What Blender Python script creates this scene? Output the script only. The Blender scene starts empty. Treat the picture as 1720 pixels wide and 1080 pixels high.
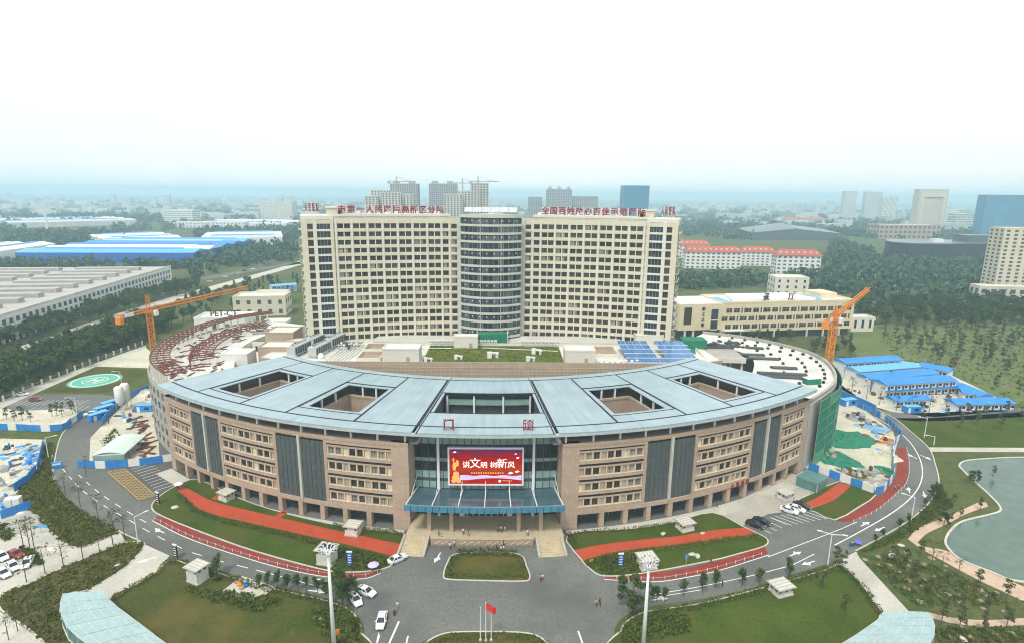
import bpy, math, random
import numpy as np
from mathutils import Vector, Matrix
from collections import defaultdict
R = math.radians
rnd = random.Random(7)
sc = bpy.context.scene
col = sc.collection

# ---------------------------------------------------------------- camera
cam = bpy.data.cameras.new('camera'); camo = bpy.data.objects.new('camera', cam); col.objects.link(camo)
F_ = 965.0; PITCH = math.atan2(213, F_); YAW = R(.75); ROLL = R(.6)
cam.sensor_width = 36; cam.sensor_fit = 'HORIZONTAL'; cam.lens = 36 * F_ / 1720
cam.clip_start = 1; cam.clip_end = 30000
fw = Vector((math.sin(YAW) * math.cos(PITCH), math.cos(YAW) * math.cos(PITCH), -math.sin(PITCH)))
rt = Vector((math.cos(YAW), -math.sin(YAW), 0)); up = rt.cross(fw)
rr = rt * math.cos(ROLL) + up * math.sin(ROLL); uu = up * math.cos(ROLL) - rt * math.sin(ROLL)
mm = Matrix((rr, uu, -fw)).transposed().to_4x4(); mm.translation = (4.3, 0, 80); camo.matrix_world = mm
sc.camera = camo

# ---------------------------------------------------------------- sky, sun, exposure
SUN_EL, SUN_AZ = R(58), R(205)          # overcast: soft sun behind the camera, a little to the left
w = bpy.data.worlds.new('World'); sc.world = w; w.use_nodes = True
nt = w.node_tree; nt.nodes.clear()
out = nt.nodes.new('ShaderNodeOutputWorld'); bg = nt.nodes.new('ShaderNodeBackground')
sky = nt.nodes.new('ShaderNodeTexSky'); sky.sky_type = 'NISHITA'; sky.sun_disc = False
sky.sun_elevation = SUN_EL; sky.sun_rotation = SUN_AZ; sky.air_density = 1.0; sky.dust_density = 6.0; sky.ozone_density = 1.0; sky.altitude = 100
tc = nt.nodes.new('ShaderNodeTexCoord'); ns = nt.nodes.new('ShaderNodeTexNoise'); ns.inputs['Scale'].default_value = 1.6; ns.inputs['Detail'].default_value = 6
cr = nt.nodes.new('ShaderNodeValToRGB'); cr.color_ramp.elements[0].position = .25; cr.color_ramp.elements[1].position = .75
cr.color_ramp.elements[0].color = (.70, .70, .70, 1); cr.color_ramp.elements[1].color = (.97, .97, .97, 1)
cl = nt.nodes.new('ShaderNodeMixRGB'); cl.inputs['Color2'].default_value = (8.3, 8.65, 8.75, 1)   # high thin cloud sheet
nt.links.new(tc.outputs['Generated'], ns.inputs['Vector']); nt.links.new(ns.outputs['Fac'], cr.inputs['Fac'])
nt.links.new(cr.outputs['Color'], cl.inputs['Fac']); nt.links.new(sky.outputs['Color'], cl.inputs['Color1'])
nt.links.new(cl.outputs['Color'], bg.inputs['Color']); bg.inputs['Strength'].default_value = .09
nt.links.new(bg.outputs['Background'], out.inputs['Surface'])
sun = bpy.data.lights.new('sun', 'SUN'); sun.energy = 1.5; sun.angle = R(10); sun.color = (1, .96, .9)
suno = bpy.data.objects.new('sun', sun); col.objects.link(suno)
sd = Vector((math.sin(SUN_AZ) * math.cos(SUN_EL), math.cos(SUN_AZ) * math.cos(SUN_EL), math.sin(SUN_EL)))
suno.rotation_euler = sd.to_track_quat('Z', 'Y').to_euler()
sc.view_settings.view_transform = 'Standard'; sc.view_settings.look = 'None'
sc.view_settings.exposure = 0.76; sc.view_settings.gamma = 1
sc.render.engine = 'CYCLES'; sc.cycles.use_denoising = True; sc.cycles.filter_width = 1.1
sc.cycles.max_bounces = 6; sc.cycles.diffuse_bounces = 3; sc.cycles.volume_bounces = 3; sc.cycles.transparent_max_bounces = 12

# ---------------------------------------------------------------- materials
def lin(r, g, b):
    f = lambda c: c / 12.92 if c <= .04045 else ((c + .055) / 1.055) ** 2.4
    return (f(r / 255), f(g / 255), f(b / 255))
MATS = {}
def N(m, t, **k):
    n = m.node_tree.nodes.new(t)
    for a, v in k.items(): setattr(n, a, v)
    return n
def mat(name, c, rough=.8, var=.18, scale=.35, fine=4.0, metal=0., spec=.35, bump=0., c2=None, emit=0., rand=0., trans=0., alpha=1., patch=None):
    """principled material whose colour wanders with a broad and a fine world-space noise"""
    if name in MATS: return MATS[name]
    m = bpy.data.materials.new(name); m.use_nodes = True; MATS[name] = m
    b = m.node_tree.nodes['Principled BSDF']; L = m.node_tree.links
    b.inputs['Roughness'].default_value = rough; b.inputs['Metallic'].default_value = metal
    b.inputs['Specular IOR Level'].default_value = spec
    if trans: b.inputs['Transmission Weight'].default_value = trans
    if alpha < 1: b.inputs['Alpha'].default_value = alpha
    if var or c2:
        ge = N(m, 'ShaderNodeNewGeometry')
        n1 = N(m, 'ShaderNodeTexNoise'); n1.inputs['Scale'].default_value = scale; n1.inputs['Detail'].default_value = 4
        n2 = N(m, 'ShaderNodeTexNoise'); n2.inputs['Scale'].default_value = fine; n2.inputs['Detail'].default_value = 3
        L.new(ge.outputs['Position'], n1.inputs['Vector']); L.new(ge.outputs['Position'], n2.inputs['Vector'])
        ad = N(m, 'ShaderNodeMath', operation='ADD'); L.new(n1.outputs['Fac'], ad.inputs[0]); L.new(n2.outputs['Fac'], ad.inputs[1])
        mr = N(m, 'ShaderNodeMapRange'); mr.inputs['From Min'].default_value = .72; mr.inputs['From Max'].default_value = 1.28
        L.new(ad.outputs[0], mr.inputs['Value'])
        fac = mr.outputs['Result']
        if rand:
            oi = N(m, 'ShaderNodeObjectInfo'); mu = N(m, 'ShaderNodeMix'); mu.inputs['Factor'].default_value = rand
            L.new(fac, mu.inputs['A']); L.new(oi.outputs['Random'], mu.inputs['B']); fac = mu.outputs['Result']
        mx = N(m, 'ShaderNodeMixRGB')
        d = c2 or tuple(min(1, v * (1 + var)) for v in c); e = c if c2 else tuple(v * (1 - var) for v in c)
        mx.inputs['Color1'].default_value = (*e, 1); mx.inputs['Color2'].default_value = (*d, 1)
        L.new(fac, mx.inputs['Fac']); cs = mx.outputs['Color']
        if patch:                                                   # worn, stained or dried patches with edges of their own
            n3 = N(m, 'ShaderNodeTexNoise'); n3.inputs['Scale'].default_value = patch[1]; n3.inputs['Detail'].default_value = 7; n3.inputs['Roughness'].default_value = .62
            L.new(ge.outputs['Position'], n3.inputs['Vector'])
            m3 = N(m, 'ShaderNodeMapRange'); m3.inputs['From Min'].default_value = patch[2]; m3.inputs['From Max'].default_value = patch[3]; L.new(n3.outputs['Fac'], m3.inputs['Value'])
            x3 = N(m, 'ShaderNodeMixRGB'); x3.inputs['Color2'].default_value = (*patch[0], 1); L.new(m3.outputs['Result'], x3.inputs['Fac']); L.new(cs, x3.inputs['Color1']); cs = x3.outputs['Color']
        L.new(cs, b.inputs['Base Color'])
        if bump:
            bp = N(m, 'ShaderNodeBump'); bp.inputs['Strength'].default_value = bump; bp.inputs['Distance'].default_value = .3
            L.new(n2.outputs['Fac'], bp.inputs['Height']); L.new(bp.outputs['Normal'], b.inputs['Normal'])
    else:
        b.inputs['Base Color'].default_value = (*c, 1)
    if emit:
        b.inputs['Emission Color'].default_value = (*c, 1); b.inputs['Emission Strength'].default_value = emit
    return m
def arc_stone(name, c, radius, tw, th, joint=.6, seam=False):
    """stone or metal laid round an arc: joints run along the arc and up the wall (fine relief only)"""
    m = mat(name, c, rough=.75 if not seam else .38, var=.12, scale=.2, fine=2.5)
    L = m.node_tree.links; b = m.node_tree.nodes['Principled BSDF']
    src = b.inputs['Base Color'].links[0].from_socket
    t = N(m, 'ShaderNodeTexCoord'); s = N(m, 'ShaderNodeSeparateXYZ'); L.new(t.outputs['Object'], s.inputs[0])
    ng = N(m, 'ShaderNodeMath', operation='MULTIPLY'); ng.inputs[1].default_value = -1; L.new(s.outputs['Y'], ng.inputs[0])
    at = N(m, 'ShaderNodeMath', operation='ARCTAN2'); L.new(s.outputs['X'], at.inputs[0]); L.new(ng.outputs[0], at.inputs[1])
    mu = N(m, 'ShaderNodeMath', operation='MULTIPLY'); mu.inputs[1].default_value = radius; L.new(at.outputs[0], mu.inputs[0])
    cb = N(m, 'ShaderNodeCombineXYZ'); L.new(mu.outputs[0], cb.inputs['X'])
    if not seam: L.new(s.outputs['Z'], cb.inputs['Y'])
    br = N(m, 'ShaderNodeTexBrick'); br.offset = 0; L.new(cb.outputs[0], br.inputs['Vector'])
    br.inputs['Scale'].default_value = 1; br.inputs['Brick Width'].default_value = tw; br.inputs['Row Height'].default_value = th
    br.inputs['Mortar Size'].default_value = .03 if not seam else .05; br.inputs['Mortar Smooth'].default_value = .4
    br.inputs['Color1'].default_value = (1, 1, 1, 1); br.inputs['Color2'].default_value = (.9, .89, .88, 1); br.inputs['Mortar'].default_value = (joint, joint, joint, 1)
    if seam:                                                        # dirt streaks that run down the slope of the sheets
        ml = N(m, 'ShaderNodeVectorMath', operation='LENGTH'); L.new(t.outputs['Object'], ml.inputs[0])
        c2 = N(m, 'ShaderNodeCombineXYZ'); L.new(mu.outputs[0], c2.inputs['X']); m5 = N(m, 'ShaderNodeMath', operation='MULTIPLY'); m5.inputs[1].default_value = .06; L.new(ml.outputs['Value'], m5.inputs[0]); L.new(m5.outputs[0], c2.inputs['Y'])
        n5 = N(m, 'ShaderNodeTexNoise'); n5.inputs['Scale'].default_value = .9; n5.inputs['Detail'].default_value = 5; L.new(c2.outputs[0], n5.inputs['Vector'])
        r5 = N(m, 'ShaderNodeMapRange'); r5.inputs['From Min'].default_value = .35; r5.inputs['From Max'].default_value = .7; r5.inputs['To Min'].default_value = .90; r5.inputs['To Max'].default_value = 1.06; L.new(n5.outputs['Fac'], r5.inputs['Value'])
        x5 = N(m, 'ShaderNodeMixRGB', blend_type='MULTIPLY'); x5.inputs['Fac'].default_value = 1; L.new(src, x5.inputs['Color1']); L.new(r5.outputs['Result'], x5.inputs['Color2']); src = x5.outputs['Color']
    mx = N(m, 'ShaderNodeMixRGB', blend_type='MULTIPLY'); mx.inputs['Fac'].default_value = 1
    L.new(src, mx.inputs['Color1']); L.new(br.outputs['Color'], mx.inputs['Color2']); L.new(mx.outputs['Color'], b.inputs['Base Color'])
    return m

M = {}
def dm(k, *a, **kw): M[k] = mat(k, *a, **kw)
dm('ground', (.055, .085, .022), var=0, c2=(.120, .125, .050), scale=.03, fine=.4, rough=1, spec=.06)
dm('asphalt', (.150, .154, .138), var=.22, scale=.05, fine=1.5, rough=.9, spec=.06, patch=((.118, .121, .112), .055, .48, .62))
dm('asphalt_dark', (.105, .105, .098), var=.16, scale=.1, fine=1.5, rough=.9, spec=.06)
dm('concrete', (.47, .45, .38), var=.13, scale=.12, fine=1.6, rough=.9, patch=((.36, .34, .28), .09, .52, .7))
dm('paving', (.40, .37, .31), var=.14, scale=.2, fine=2, rough=.85)
dm('kerb', (.50, .48, .41), var=.15, scale=.5, fine=3)
dm('lawn', (.038, .068, .008), var=0, c2=(.074, .100, .018), scale=.13, fine=2.2, rough=1, spec=.06, patch=((.085, .085, .020), .07, .5, .68))
dm('lawn_dry', (.040, .062, .009), var=0, c2=(.090, .086, .026), scale=.10, fine=2.0, rough=1, spec=.06, patch=((.125, .098, .026), .055, .46, .66))
dm('bed', (.050, .058, .015), var=0, c2=(.130, .105, .05), scale=.25, fine=1.5, rough=1, spec=.06)
dm('roof_lawn', (.060, .105, .014), var=0, c2=(.135, .155, .035), scale=.2, fine=2., rough=1, spec=.06, patch=((.17, .145, .05), .12, .52, .7))
dm('shrub', (.042, .070, .011), var=0, c2=(.120, .140, .028), scale=.5, fine=3., rough=.9, spec=.06)
dm('shrub_yellow', (.075, .100, .013), var=0, c2=(.19, .17, .028), scale=.5, fine=3., rough=.9, spec=.06)
dm('red_path', (.42, .070, .030), var=.13, scale=.3, fine=3, rough=.9, spec=.1, patch=((.36, .10, .055), .25, .5, .75))
dm('red_lane', (.24, .046, .032), var=.2, scale=.25, fine=2.5, rough=.9, spec=.1, patch=((.20, .09, .07), .2, .5, .75))
dm('white_paint', (.74, .74, .72), var=.12, scale=2, fine=8)
dm('yellow_paint', (.42, .28, .07), var=.2, scale=1, fine=6)
dm('sand', (.52, .49, .38), var=.2, scale=.12, fine=1.2, rough=1, spec=.06)
dm('field', (.085, .135, .036), var=0, c2=(.16, .170, .070), scale=.035, fine=.35, rough=1, spec=.06)
dm('water', (.085, .135, .100), var=.2, scale=.03, fine=.3, rough=.14, spec=.4, bump=.12)
dm('sill', (.56, .47, .35), var=.1, scale=.4, fine=3)
dm('wall_pale', (.50, .495, .43), var=.1, scale=.3, fine=2)
dm('mulch', (.30, .235, .16), var=.25, scale=.4, fine=3, spec=.06)
dm('step_stone', (.48, .40, .26), var=.15, scale=.6, fine=3)
dm('frost_sheet', (.60, .72, .64), var=.1, scale=.6, fine=3, rough=.4)
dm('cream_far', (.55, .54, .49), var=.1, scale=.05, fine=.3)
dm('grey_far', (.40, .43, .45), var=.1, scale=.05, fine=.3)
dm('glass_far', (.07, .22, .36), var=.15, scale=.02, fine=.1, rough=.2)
dm('roof_grey', (.42, .40, .36), var=.1, scale=.1, fine=.6)
dm('stone_path', (.50, .36, .26), var=.15, scale=.3, fine=3)
dm('cream', (.60, .555, .415), var=.06, scale=.15, fine=1.0, rough=.75)
dm('cream_pale', (.64, .62, .52), var=.06, scale=.15, fine=1.0, rough=.75)
dm('beige', (.66, .56, .37), var=.08, scale=.2, fine=1.5)
dm('tan', (.36, .27, .195), var=.12, scale=.4, fine=2)
dm('tan_wall', (.41, .32, .235), var=.12, scale=.4, fine=2)
dm('white', (.72, .72, .68), var=.09, scale=.3, fine=2)
dm('white_dirty', (.60, .59, .52), var=.2, scale=.18, fine=1.4)
dm('grey', (.33, .33, .32), var=.14, scale=.3, fine=2)
dm('grey_conc', (.36, .345, .30), var=.15, scale=.25, fine=1.5, rough=.9)
dm('dark_grey', (.075, .08, .085), var=.2, scale=.5, fine=3)
dm('black', (.018, .018, .020), var=.2, scale=1, fine=5, rough=.6)
dm('glass_dark', (.018, .024, .028), var=.5, scale=.35, fine=1.3, rough=.12, spec=.6)
dm('glass_brown', (.016, .014, .012), var=0, c2=(.090, .074, .053), scale=.4, fine=1.5, rough=.25, spec=.3, rand=.7)
dm('curtain', (.14, .13, .10), var=0, c2=(.40, .37, .29), scale=.6, fine=2, rough=.5, rand=.6)
dm('glass_blue', (.030, .040, .052), var=.4, scale=.3, fine=1., rough=.1, spec=.7)
dm('glass_teal', (.025, .060, .060), var=.35, scale=.3, fine=1., rough=.1, spec=.6)
dm('glass_frost', (.24, .37, .335), var=.15, scale=.3, fine=1., rough=.3, spec=.5)
dm('glass_grey', (.085, .105, .105), var=.15, scale=.2, fine=1., rough=.25, spec=.5)
dm('canopy_glass', (.050, .100, .122), var=.2, scale=.4, fine=2, rough=.15, spec=.6)
dm('canopy_blue', (.07, .22, .31), var=.12, scale=.5, fine=2, rough=.35)
dm('metal_white', (.70, .72, .72), var=.06, scale=1, fine=4, rough=.4)
dm('steel', (.40, .42, .43), var=.1, scale=1, fine=4, rough=.45, metal=.3)
dm('galv', (.52, .55, .54), var=.12, scale=.8, fine=3, rough=.4, metal=.2)
dm('orange', (.68, .235, .025), var=.14, scale=.5, fine=3, rough=.55)
dm('rust', (.165, .060, .040), var=.3, scale=.5, fine=3, rough=.8)
dm('blue_sheet', (.022, .22, .60), var=.18, scale=.25, fine=2.5, rough=.5, patch=((.07, .27, .52), .35, .5, .72))
dm('blue_pale', (.12, .40, .72), var=.12, scale=.4, fine=2.5, rough=.5)
dm('blue_deep', (.020, .12, .44), var=.15, scale=.2, fine=1, rough=.5)
dm('net_green', (.020, .185, .105), var=.3, scale=.6, fine=3, rough=.9)
dm('net_pale', (.09, .28, .17), var=.35, scale=.6, fine=3, rough=.9)
dm('heli_green', (.12, .40, .28), var=.1, scale=.4, fine=2)
dm('brick_red', (.40, .10, .055), var=.15, scale=.3, fine=1.5)
dm('sign_red', (.27, .016, .016), var=.15, scale=2, fine=6, rough=.5)
dm('sign_dark', (.05, .035, .025), var=.1, scale=2, fine=6)
dm('solar', (.06, .15, .33), var=.2, scale=1, fine=4, rough=.15, spec=.6)
dm('bark', (.10, .078, .055), var=.3, scale=2, fine=8, rough=1)
dm('leaf_dark', (.026, .058, .019), var=0, c2=(.092, .128, .034), scale=.3, fine=1.2, rand=.35, rough=.85, spec=.06)
dm('leaf_mid', (.034, .066, .016), var=0, c2=(.105, .135, .034), scale=.3, fine=1.2, rand=.35, rough=.85, spec=.06)
dm('leaf_olive', (.060, .072, .025), var=0, c2=(.13, .13, .055), scale=.4, fine=1.6, rand=.4, rough=.85, spec=.06)
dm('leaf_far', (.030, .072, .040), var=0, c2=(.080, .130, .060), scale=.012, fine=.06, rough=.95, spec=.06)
dm('tyre', (.02, .02, .02), var=.2, scale=3, fine=9, rough=.9)
dm('car_white', (.78, .79, .79), var=.03, scale=1, fine=3, rough=.22, spec=.6)
dm('car_black', (.02, .021, .024), var=.1, scale=1, fine=3, rough=.18, spec=.6)
dm('car_red', (.30, .022, .022), var=.05, scale=1, fine=3, rough=.2, spec=.6)
dm('car_silver', (.42, .44, .45), var=.05, scale=1, fine=3, rough=.25, metal=.4)
dm('lamp_red', (.5, .02, .02), var=0, rough=.3)
dm('lamp_clear', (.75, .78, .8), var=0, rough=.15)
dm('skin', (.42, .25, .17), var=0)
dm('hair', (.02, .016, .014), var=0)
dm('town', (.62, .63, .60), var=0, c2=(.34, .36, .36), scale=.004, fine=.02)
dm('flag_red', (.62, .03, .02), var=.1, scale=2, fine=6, rough=.7)
M['stone'] = arc_stone('stone', (.46, .348, .258), 150, 1.2, .6, .72)
M['metal_roof'] = arc_stone('metal_roof', (.435, .565, .61), 130, 1.1, 50, .72, seam=True)

# ---------------------------------------------------------------- helpers
kids = defaultdict(list)
class MB:
    """mesh builder: collects faces with a material slot each, then links them as ONE mesh object"""
    def __init__(s): s.v = []; s.f = []; s.m = []
    def add(s, vs, fs, m=0):
        o = len(s.v); s.v += [tuple(p) for p in vs]; s.f += [tuple(i + o for i in f) for f in fs]; s.m += [m] * len(fs); return s
    def box(s, x0, x1, y0, y1, z0, z1, m=0):
        return s.add([(x0, y0, z0), (x1, y0, z0), (x1, y1, z0), (x0, y1, z0), (x0, y0, z1), (x1, y0, z1), (x1, y1, z1), (x0, y1, z1)],
                     [(0, 3, 2, 1), (4, 5, 6, 7), (0, 1, 5, 4), (1, 2, 6, 5), (2, 3, 7, 6), (3, 0, 4, 7)], m)
    def obox(s, cx, cy, z0, z1, lx, ly, rot=0, m=0):
        c, q = math.cos(rot), math.sin(rot)
        P = [(cx + a * lx / 2 * c - b * ly / 2 * q, cy + a * lx / 2 * q + b * ly / 2 * c) for a, b in ((-1, -1), (1, -1), (1, 1), (-1, 1))]
        return s.prism(P, z0, z1, m)
    def prism(s, P, z0, z1, m=0, ms=None):
        n = len(P); a = sum(P[i][0] * P[(i + 1) % n][1] - P[(i + 1) % n][0] * P[i][1] for i in range(n))
        if a < 0: P = P[::-1]
        o = len(s.v); s.v += [(p[0], p[1], z0) for p in P] + [(p[0], p[1], z1) for p in P]
        s.f.append(tuple(o + n + i for i in range(n))); s.m.append(m)
        s.f.append(tuple(o + i for i in reversed(range(n)))); s.m.append(m)
        for i in range(n):
            j = (i + 1) % n; s.f.append((o + i, o + j, o + n + j, o + n + i)); s.m.append(m if ms is None else ms)
        return s
    def arc(s, r0, r1, t0, t1, z0, z1, m=0, sg=1, cy=0, cx=0, step=1.5, ztop=None):
        """ring sector; angle in degrees from -Y (sg=1) or +Y (sg=-1)"""
        n = max(1, int(math.ceil(abs(t1 - t0) / step))); o = len(s.v)
        for i in range(n + 1):
            t = R(t0 + (t1 - t0) * i / n); a, b = math.sin(t), -sg * math.cos(t)
            for r, z in ((r0, z0), (r1, z0), (r1, z1), (r0, z1 if ztop is None else ztop)): s.v.append((cx + a * r, cy + b * r, z))
        for i in range(n):
            p = o + 4 * i; q = p + 4
            for k in range(4): s.f.append((p + k, p + (k + 1) % 4, q + (k + 1) % 4, q + k)); s.m.append(m)
        s.f.append((o, o + 1, o + 2, o + 3)); s.m.append(m); e = o + 4 * n; s.f.append((e + 3, e + 2, e + 1, e)); s.m.append(m)
        return s
    def tube(s, p, q, r0, r1=None, n=6, m=0):
        r1 = r0 if r1 is None else r1; p, q = Vector(p), Vector(q); d = (q - p).normalized()
        a = d.orthogonal().normalized(); b = d.cross(a); vs = []
        for c, r in ((p, r0), (q, r1)):
            vs += [c + (a * math.cos(2 * math.pi * i / n) + b * math.sin(2 * math.pi * i / n)) * r for i in range(n)]
        return s.add(vs, [(i, (i + 1) % n, n + (i + 1) % n, n + i) for i in range(n)] + [tuple(reversed(range(n))), tuple(range(n, 2 * n))], m)
    def beam(s, p, q, w, h=None, m=0):
        h = h or w; p, q = Vector(p), Vector(q); d = (q - p).normalized()
        a = d.cross(Vector((0, 0, 1))); a = a.normalized() if a.length > 1e-4 else Vector((1, 0, 0)); b = a.cross(d)
        vs = [c + a * i * w / 2 + b * j * h / 2 for c in (p, q) for i, j in ((-1, -1), (1, -1), (1, 1), (-1, 1))]
        return s.add(vs, [(0, 1, 5, 4), (1, 2, 6, 5), (2, 3, 7, 6), (3, 0, 4, 7), (3, 2, 1, 0), (4, 5, 6, 7)], m)
    def lathe(s, pts, cx=0, cy=0, n=10, m=0):
        o = len(s.v); k = len(pts)
        for r, z in pts:
            s.v += [(cx + r * math.cos(2 * math.pi * i / n), cy + r * math.sin(2 * math.pi * i / n), z) for i in range(n)]
        for j in range(k - 1):
            for i in range(n): a = o + j * n; s.f.append((a + i, a + (i + 1) % n, a + n + (i + 1) % n, a + n + i)); s.m.append(m)
        s.f.append(tuple(o + i for i in reversed(range(n)))); s.m.append(m); s.f.append(tuple(o + (k - 1) * n + i for i in range(n))); s.m.append(m)
        return s
    def strip(s, L, Rr, z0, z1, m=0):
        n = len(L); o = len(s.v)
        for a, b in zip(L, Rr): s.v += [(a[0], a[1], z0), (b[0], b[1], z0), (b[0], b[1], z1), (a[0], a[1], z1)]
        for i in range(n - 1):
            p = o + 4 * i; q = p + 4
            for k in range(4): s.f.append((p + k, q + k, q + (k + 1) % 4, p + (k + 1) % 4)); s.m.append(m)
        s.f.append((o + 3, o + 2, o + 1, o)); s.m.append(m); e = o + 4 * n - 4; s.f.append((e, e + 1, e + 2, e + 3)); s.m.append(m)
        return s
    def mesh(s, name, mats):
        me = bpy.data.meshes.new(name); me.from_pydata(s.v, [], s.f)
        for k in ([mats] if isinstance(mats, str) else mats): me.materials.append(M[k])
        me.polygons.foreach_set('material_index', s.m); me.update(); return me
    def build(s, name, mats, parent=None, loc=(0, 0, 0), rz=0, smooth=False):
        me = s.mesh(name, mats)
        if smooth: me.polygons.foreach_set('use_smooth', [True] * len(me.polygons))
        return put(name, me, parent, loc, rz)
def put(name, me, parent=None, loc=(0, 0, 0), rz=0, sca=None, rot=None):
    o = bpy.data.objects.new(name, me); col.objects.link(o); o.location = loc if len(loc) == 3 else (*loc, 0)
    o.rotation_euler = rot or (0, 0, rz)
    if sca: o.scale = sca if not isinstance(sca, (int, float)) else (sca,) * 3
    if parent is not None: o.parent = parent; kids[parent].append(o)
    return o
def tag(o, label, cat=None, group=None, kind=None):
    if label: o['label'] = label
    if cat: o['category'] = cat
    if group: o['group'] = group
    if kind: o['kind'] = kind
    return o
def thing(name, label, cat, loc=(0, 0, 0), rz=0, group=None, sca=None):
    return tag(put(name, None, None, loc, rz, sca), label, cat, group)
def struct(o): o['kind'] = 'structure'; return o
def dup(root, loc, rz=0, label=None, sca=None, group=None, parent=None):
    c = root.copy(); col.objects.link(c)
    if parent is not None: c.parent = parent; kids[parent].append(c)
    if loc is not None:
        c.location = loc if len(loc) == 3 else (*loc, 0); c.rotation_euler = (0, 0, rz)
    if sca: c.scale = sca if not isinstance(sca, (int, float)) else (sca,) * 3
    if label: c['label'] = label
    if group: c['group'] = group
    for ch in list(kids[root]): dup(ch, None, parent=c)
    return c
def spl(P, n=6, closed=False):
    """Catmull-Rom through the points"""
    P = [Vector(p[:2]) for p in P]; k = len(P); o = []
    for i in range(k if closed else k - 1):
        a = P[(i - 1) % k] if closed or i else P[0] * 2 - P[1]; b = P[i]; c = P[(i + 1) % k]; d = P[(i + 2) % k] if closed or i < k - 2 else P[-1] * 2 - P[-2]
        for j in range(n):
            t = j / n
            o.append(tuple(.5 * (2 * b + (c - a) * t + (2 * a - 5 * b + 4 * c - d) * t * t + (3 * b - a - 3 * c + d) * t ** 3)))
    if not closed: o.append(tuple(P[-1]))
    return o
def offset(L, d):
    o = []
    for i, p in enumerate(L):
        a = Vector(L[max(0, i - 1)]); b = Vector(L[min(len(L) - 1, i + 1)]); t = (b - a).normalized(); o.append((p[0] - t.y * d, p[1] + t.x * d))
    return o
def walk(L, step, start=0.):
    """points and headings every `step` metres along a polyline"""
    o = []; need = start
    for a, b in zip(L, L[1:]):
        a, b = Vector(a[:2]), Vector(b[:2]); l = (b - a).length
        if l < 1e-6: continue
        while need <= l:
            p = a + (b - a) * need / l; o.append((p.x, p.y, math.atan2(b.y - a.y, b.x - a.x))); need += step
        need -= l
    return o
def inside(p, P):
    r = False; j = len(P) - 1
    for i in range(len(P)):
        if (P[i][1] > p[1]) != (P[j][1] > p[1]) and p[0] < (P[j][0] - P[i][0]) * (p[1] - P[i][1]) / (P[j][1] - P[i][1]) + P[i][0]: r = not r
        j = i
    return r
def scatter(P, n, dmin, seed=1, avoid=()):
    q = random.Random(seed); xs = [p[0] for p in P]; ys = [p[1] for p in P]; o = []; tries = 0
    while len(o) < n and tries < n * 40:
        tries += 1; p = (q.uniform(min(xs), max(xs)), q.uniform(min(ys), max(ys)))
        if inside(p, P) and all((p[0] - a[0]) ** 2 + (p[1] - a[1]) ** 2 > dmin * dmin for a in o) and not any(inside(p, A) for A in avoid): o.append(p)
    return o
def sheet(name, P, z, m, parent=None, z0=0., ms=None):
    """flat surface with its own thickness"""
    b = MB().prism(P, z0, z, 0, None if ms is None else 1)
    o = b.build(name, [m] if ms is None else [m, ms], parent)
    return o if parent else struct(o)
def kerb(P, closed=True, w=.3, z=.17, name='kerb'):
    L = list(P) + ([P[0]] if closed else [])
    return struct(MB().strip(offset(L, -w / 2), offset(L, w / 2), 0, z).build(name, 'kerb'))
def text(name, body, size, m, parent, loc, rot=(math.pi / 2, 0, 0), ext=.08, fat=0.):
    cu = bpy.data.curves.new(name, 'FONT'); cu.body = body; cu.size = size; cu.extrude = ext; cu.align_x = 'CENTER'; cu.align_y = 'CENTER'; cu.offset = fat; cu.resolution_u = 3
    t = bpy.data.objects.new(name, cu); col.objects.link(t); bpy.context.view_layer.update()
    me = bpy.data.meshes.new_from_object(t.evaluated_get(bpy.context.evaluated_depsgraph_get()))
    bpy.data.objects.remove(t); bpy.data.curves.remove(cu); me.materials.clear(); me.materials.append(M[m])
    return put(name, me, parent, loc, rot=rot)
def leafmesh(name, clumps, n, size, mats='leaf_mid', flat=.0, seed=1, squash=.8):
    """crown foliage: small leaf faces spread through clump volumes, denser near their skins"""
    q = np.random.RandomState(seed); c = np.array([k[:3] for k in clumps]); r = np.array([k[3] for k in clumps])
    p = r ** 2 / (r ** 2).sum(); i = q.choice(len(c), n, p=p)
    d = q.normal(size=(n, 3)); d /= np.linalg.norm(d, axis=1)[:, None]; d[:, 2] *= squash
    P = c[i] + d * (r[i] * (q.rand(n) ** .45))[:, None]
    u = q.normal(size=(n, 3)) ; u /= np.linalg.norm(u, axis=1)[:, None]; w = np.cross(u, d + .3 * q.normal(size=(n, 3))); w /= np.linalg.norm(w, axis=1)[:, None] + 1e-9
    s = (size * (.6 + .8 * q.rand(n)))[:, None]
    V = np.stack([P - u * s, P - w * s * .6, P + u * s, P + w * s * .6], 1).reshape(-1, 3)
    me = bpy.data.meshes.new(name); k = len(V); me.vertices.add(k); me.vertices.foreach_set('co', V.ravel())
    me.loops.add(k); me.loops.foreach_set('vertex_index', np.arange(k)); me.polygons.add(n)
    me.polygons.foreach_set('loop_start', np.arange(0, k, 4)); me.update(calc_edges=True); me.materials.append(M[mats]); return me
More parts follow.
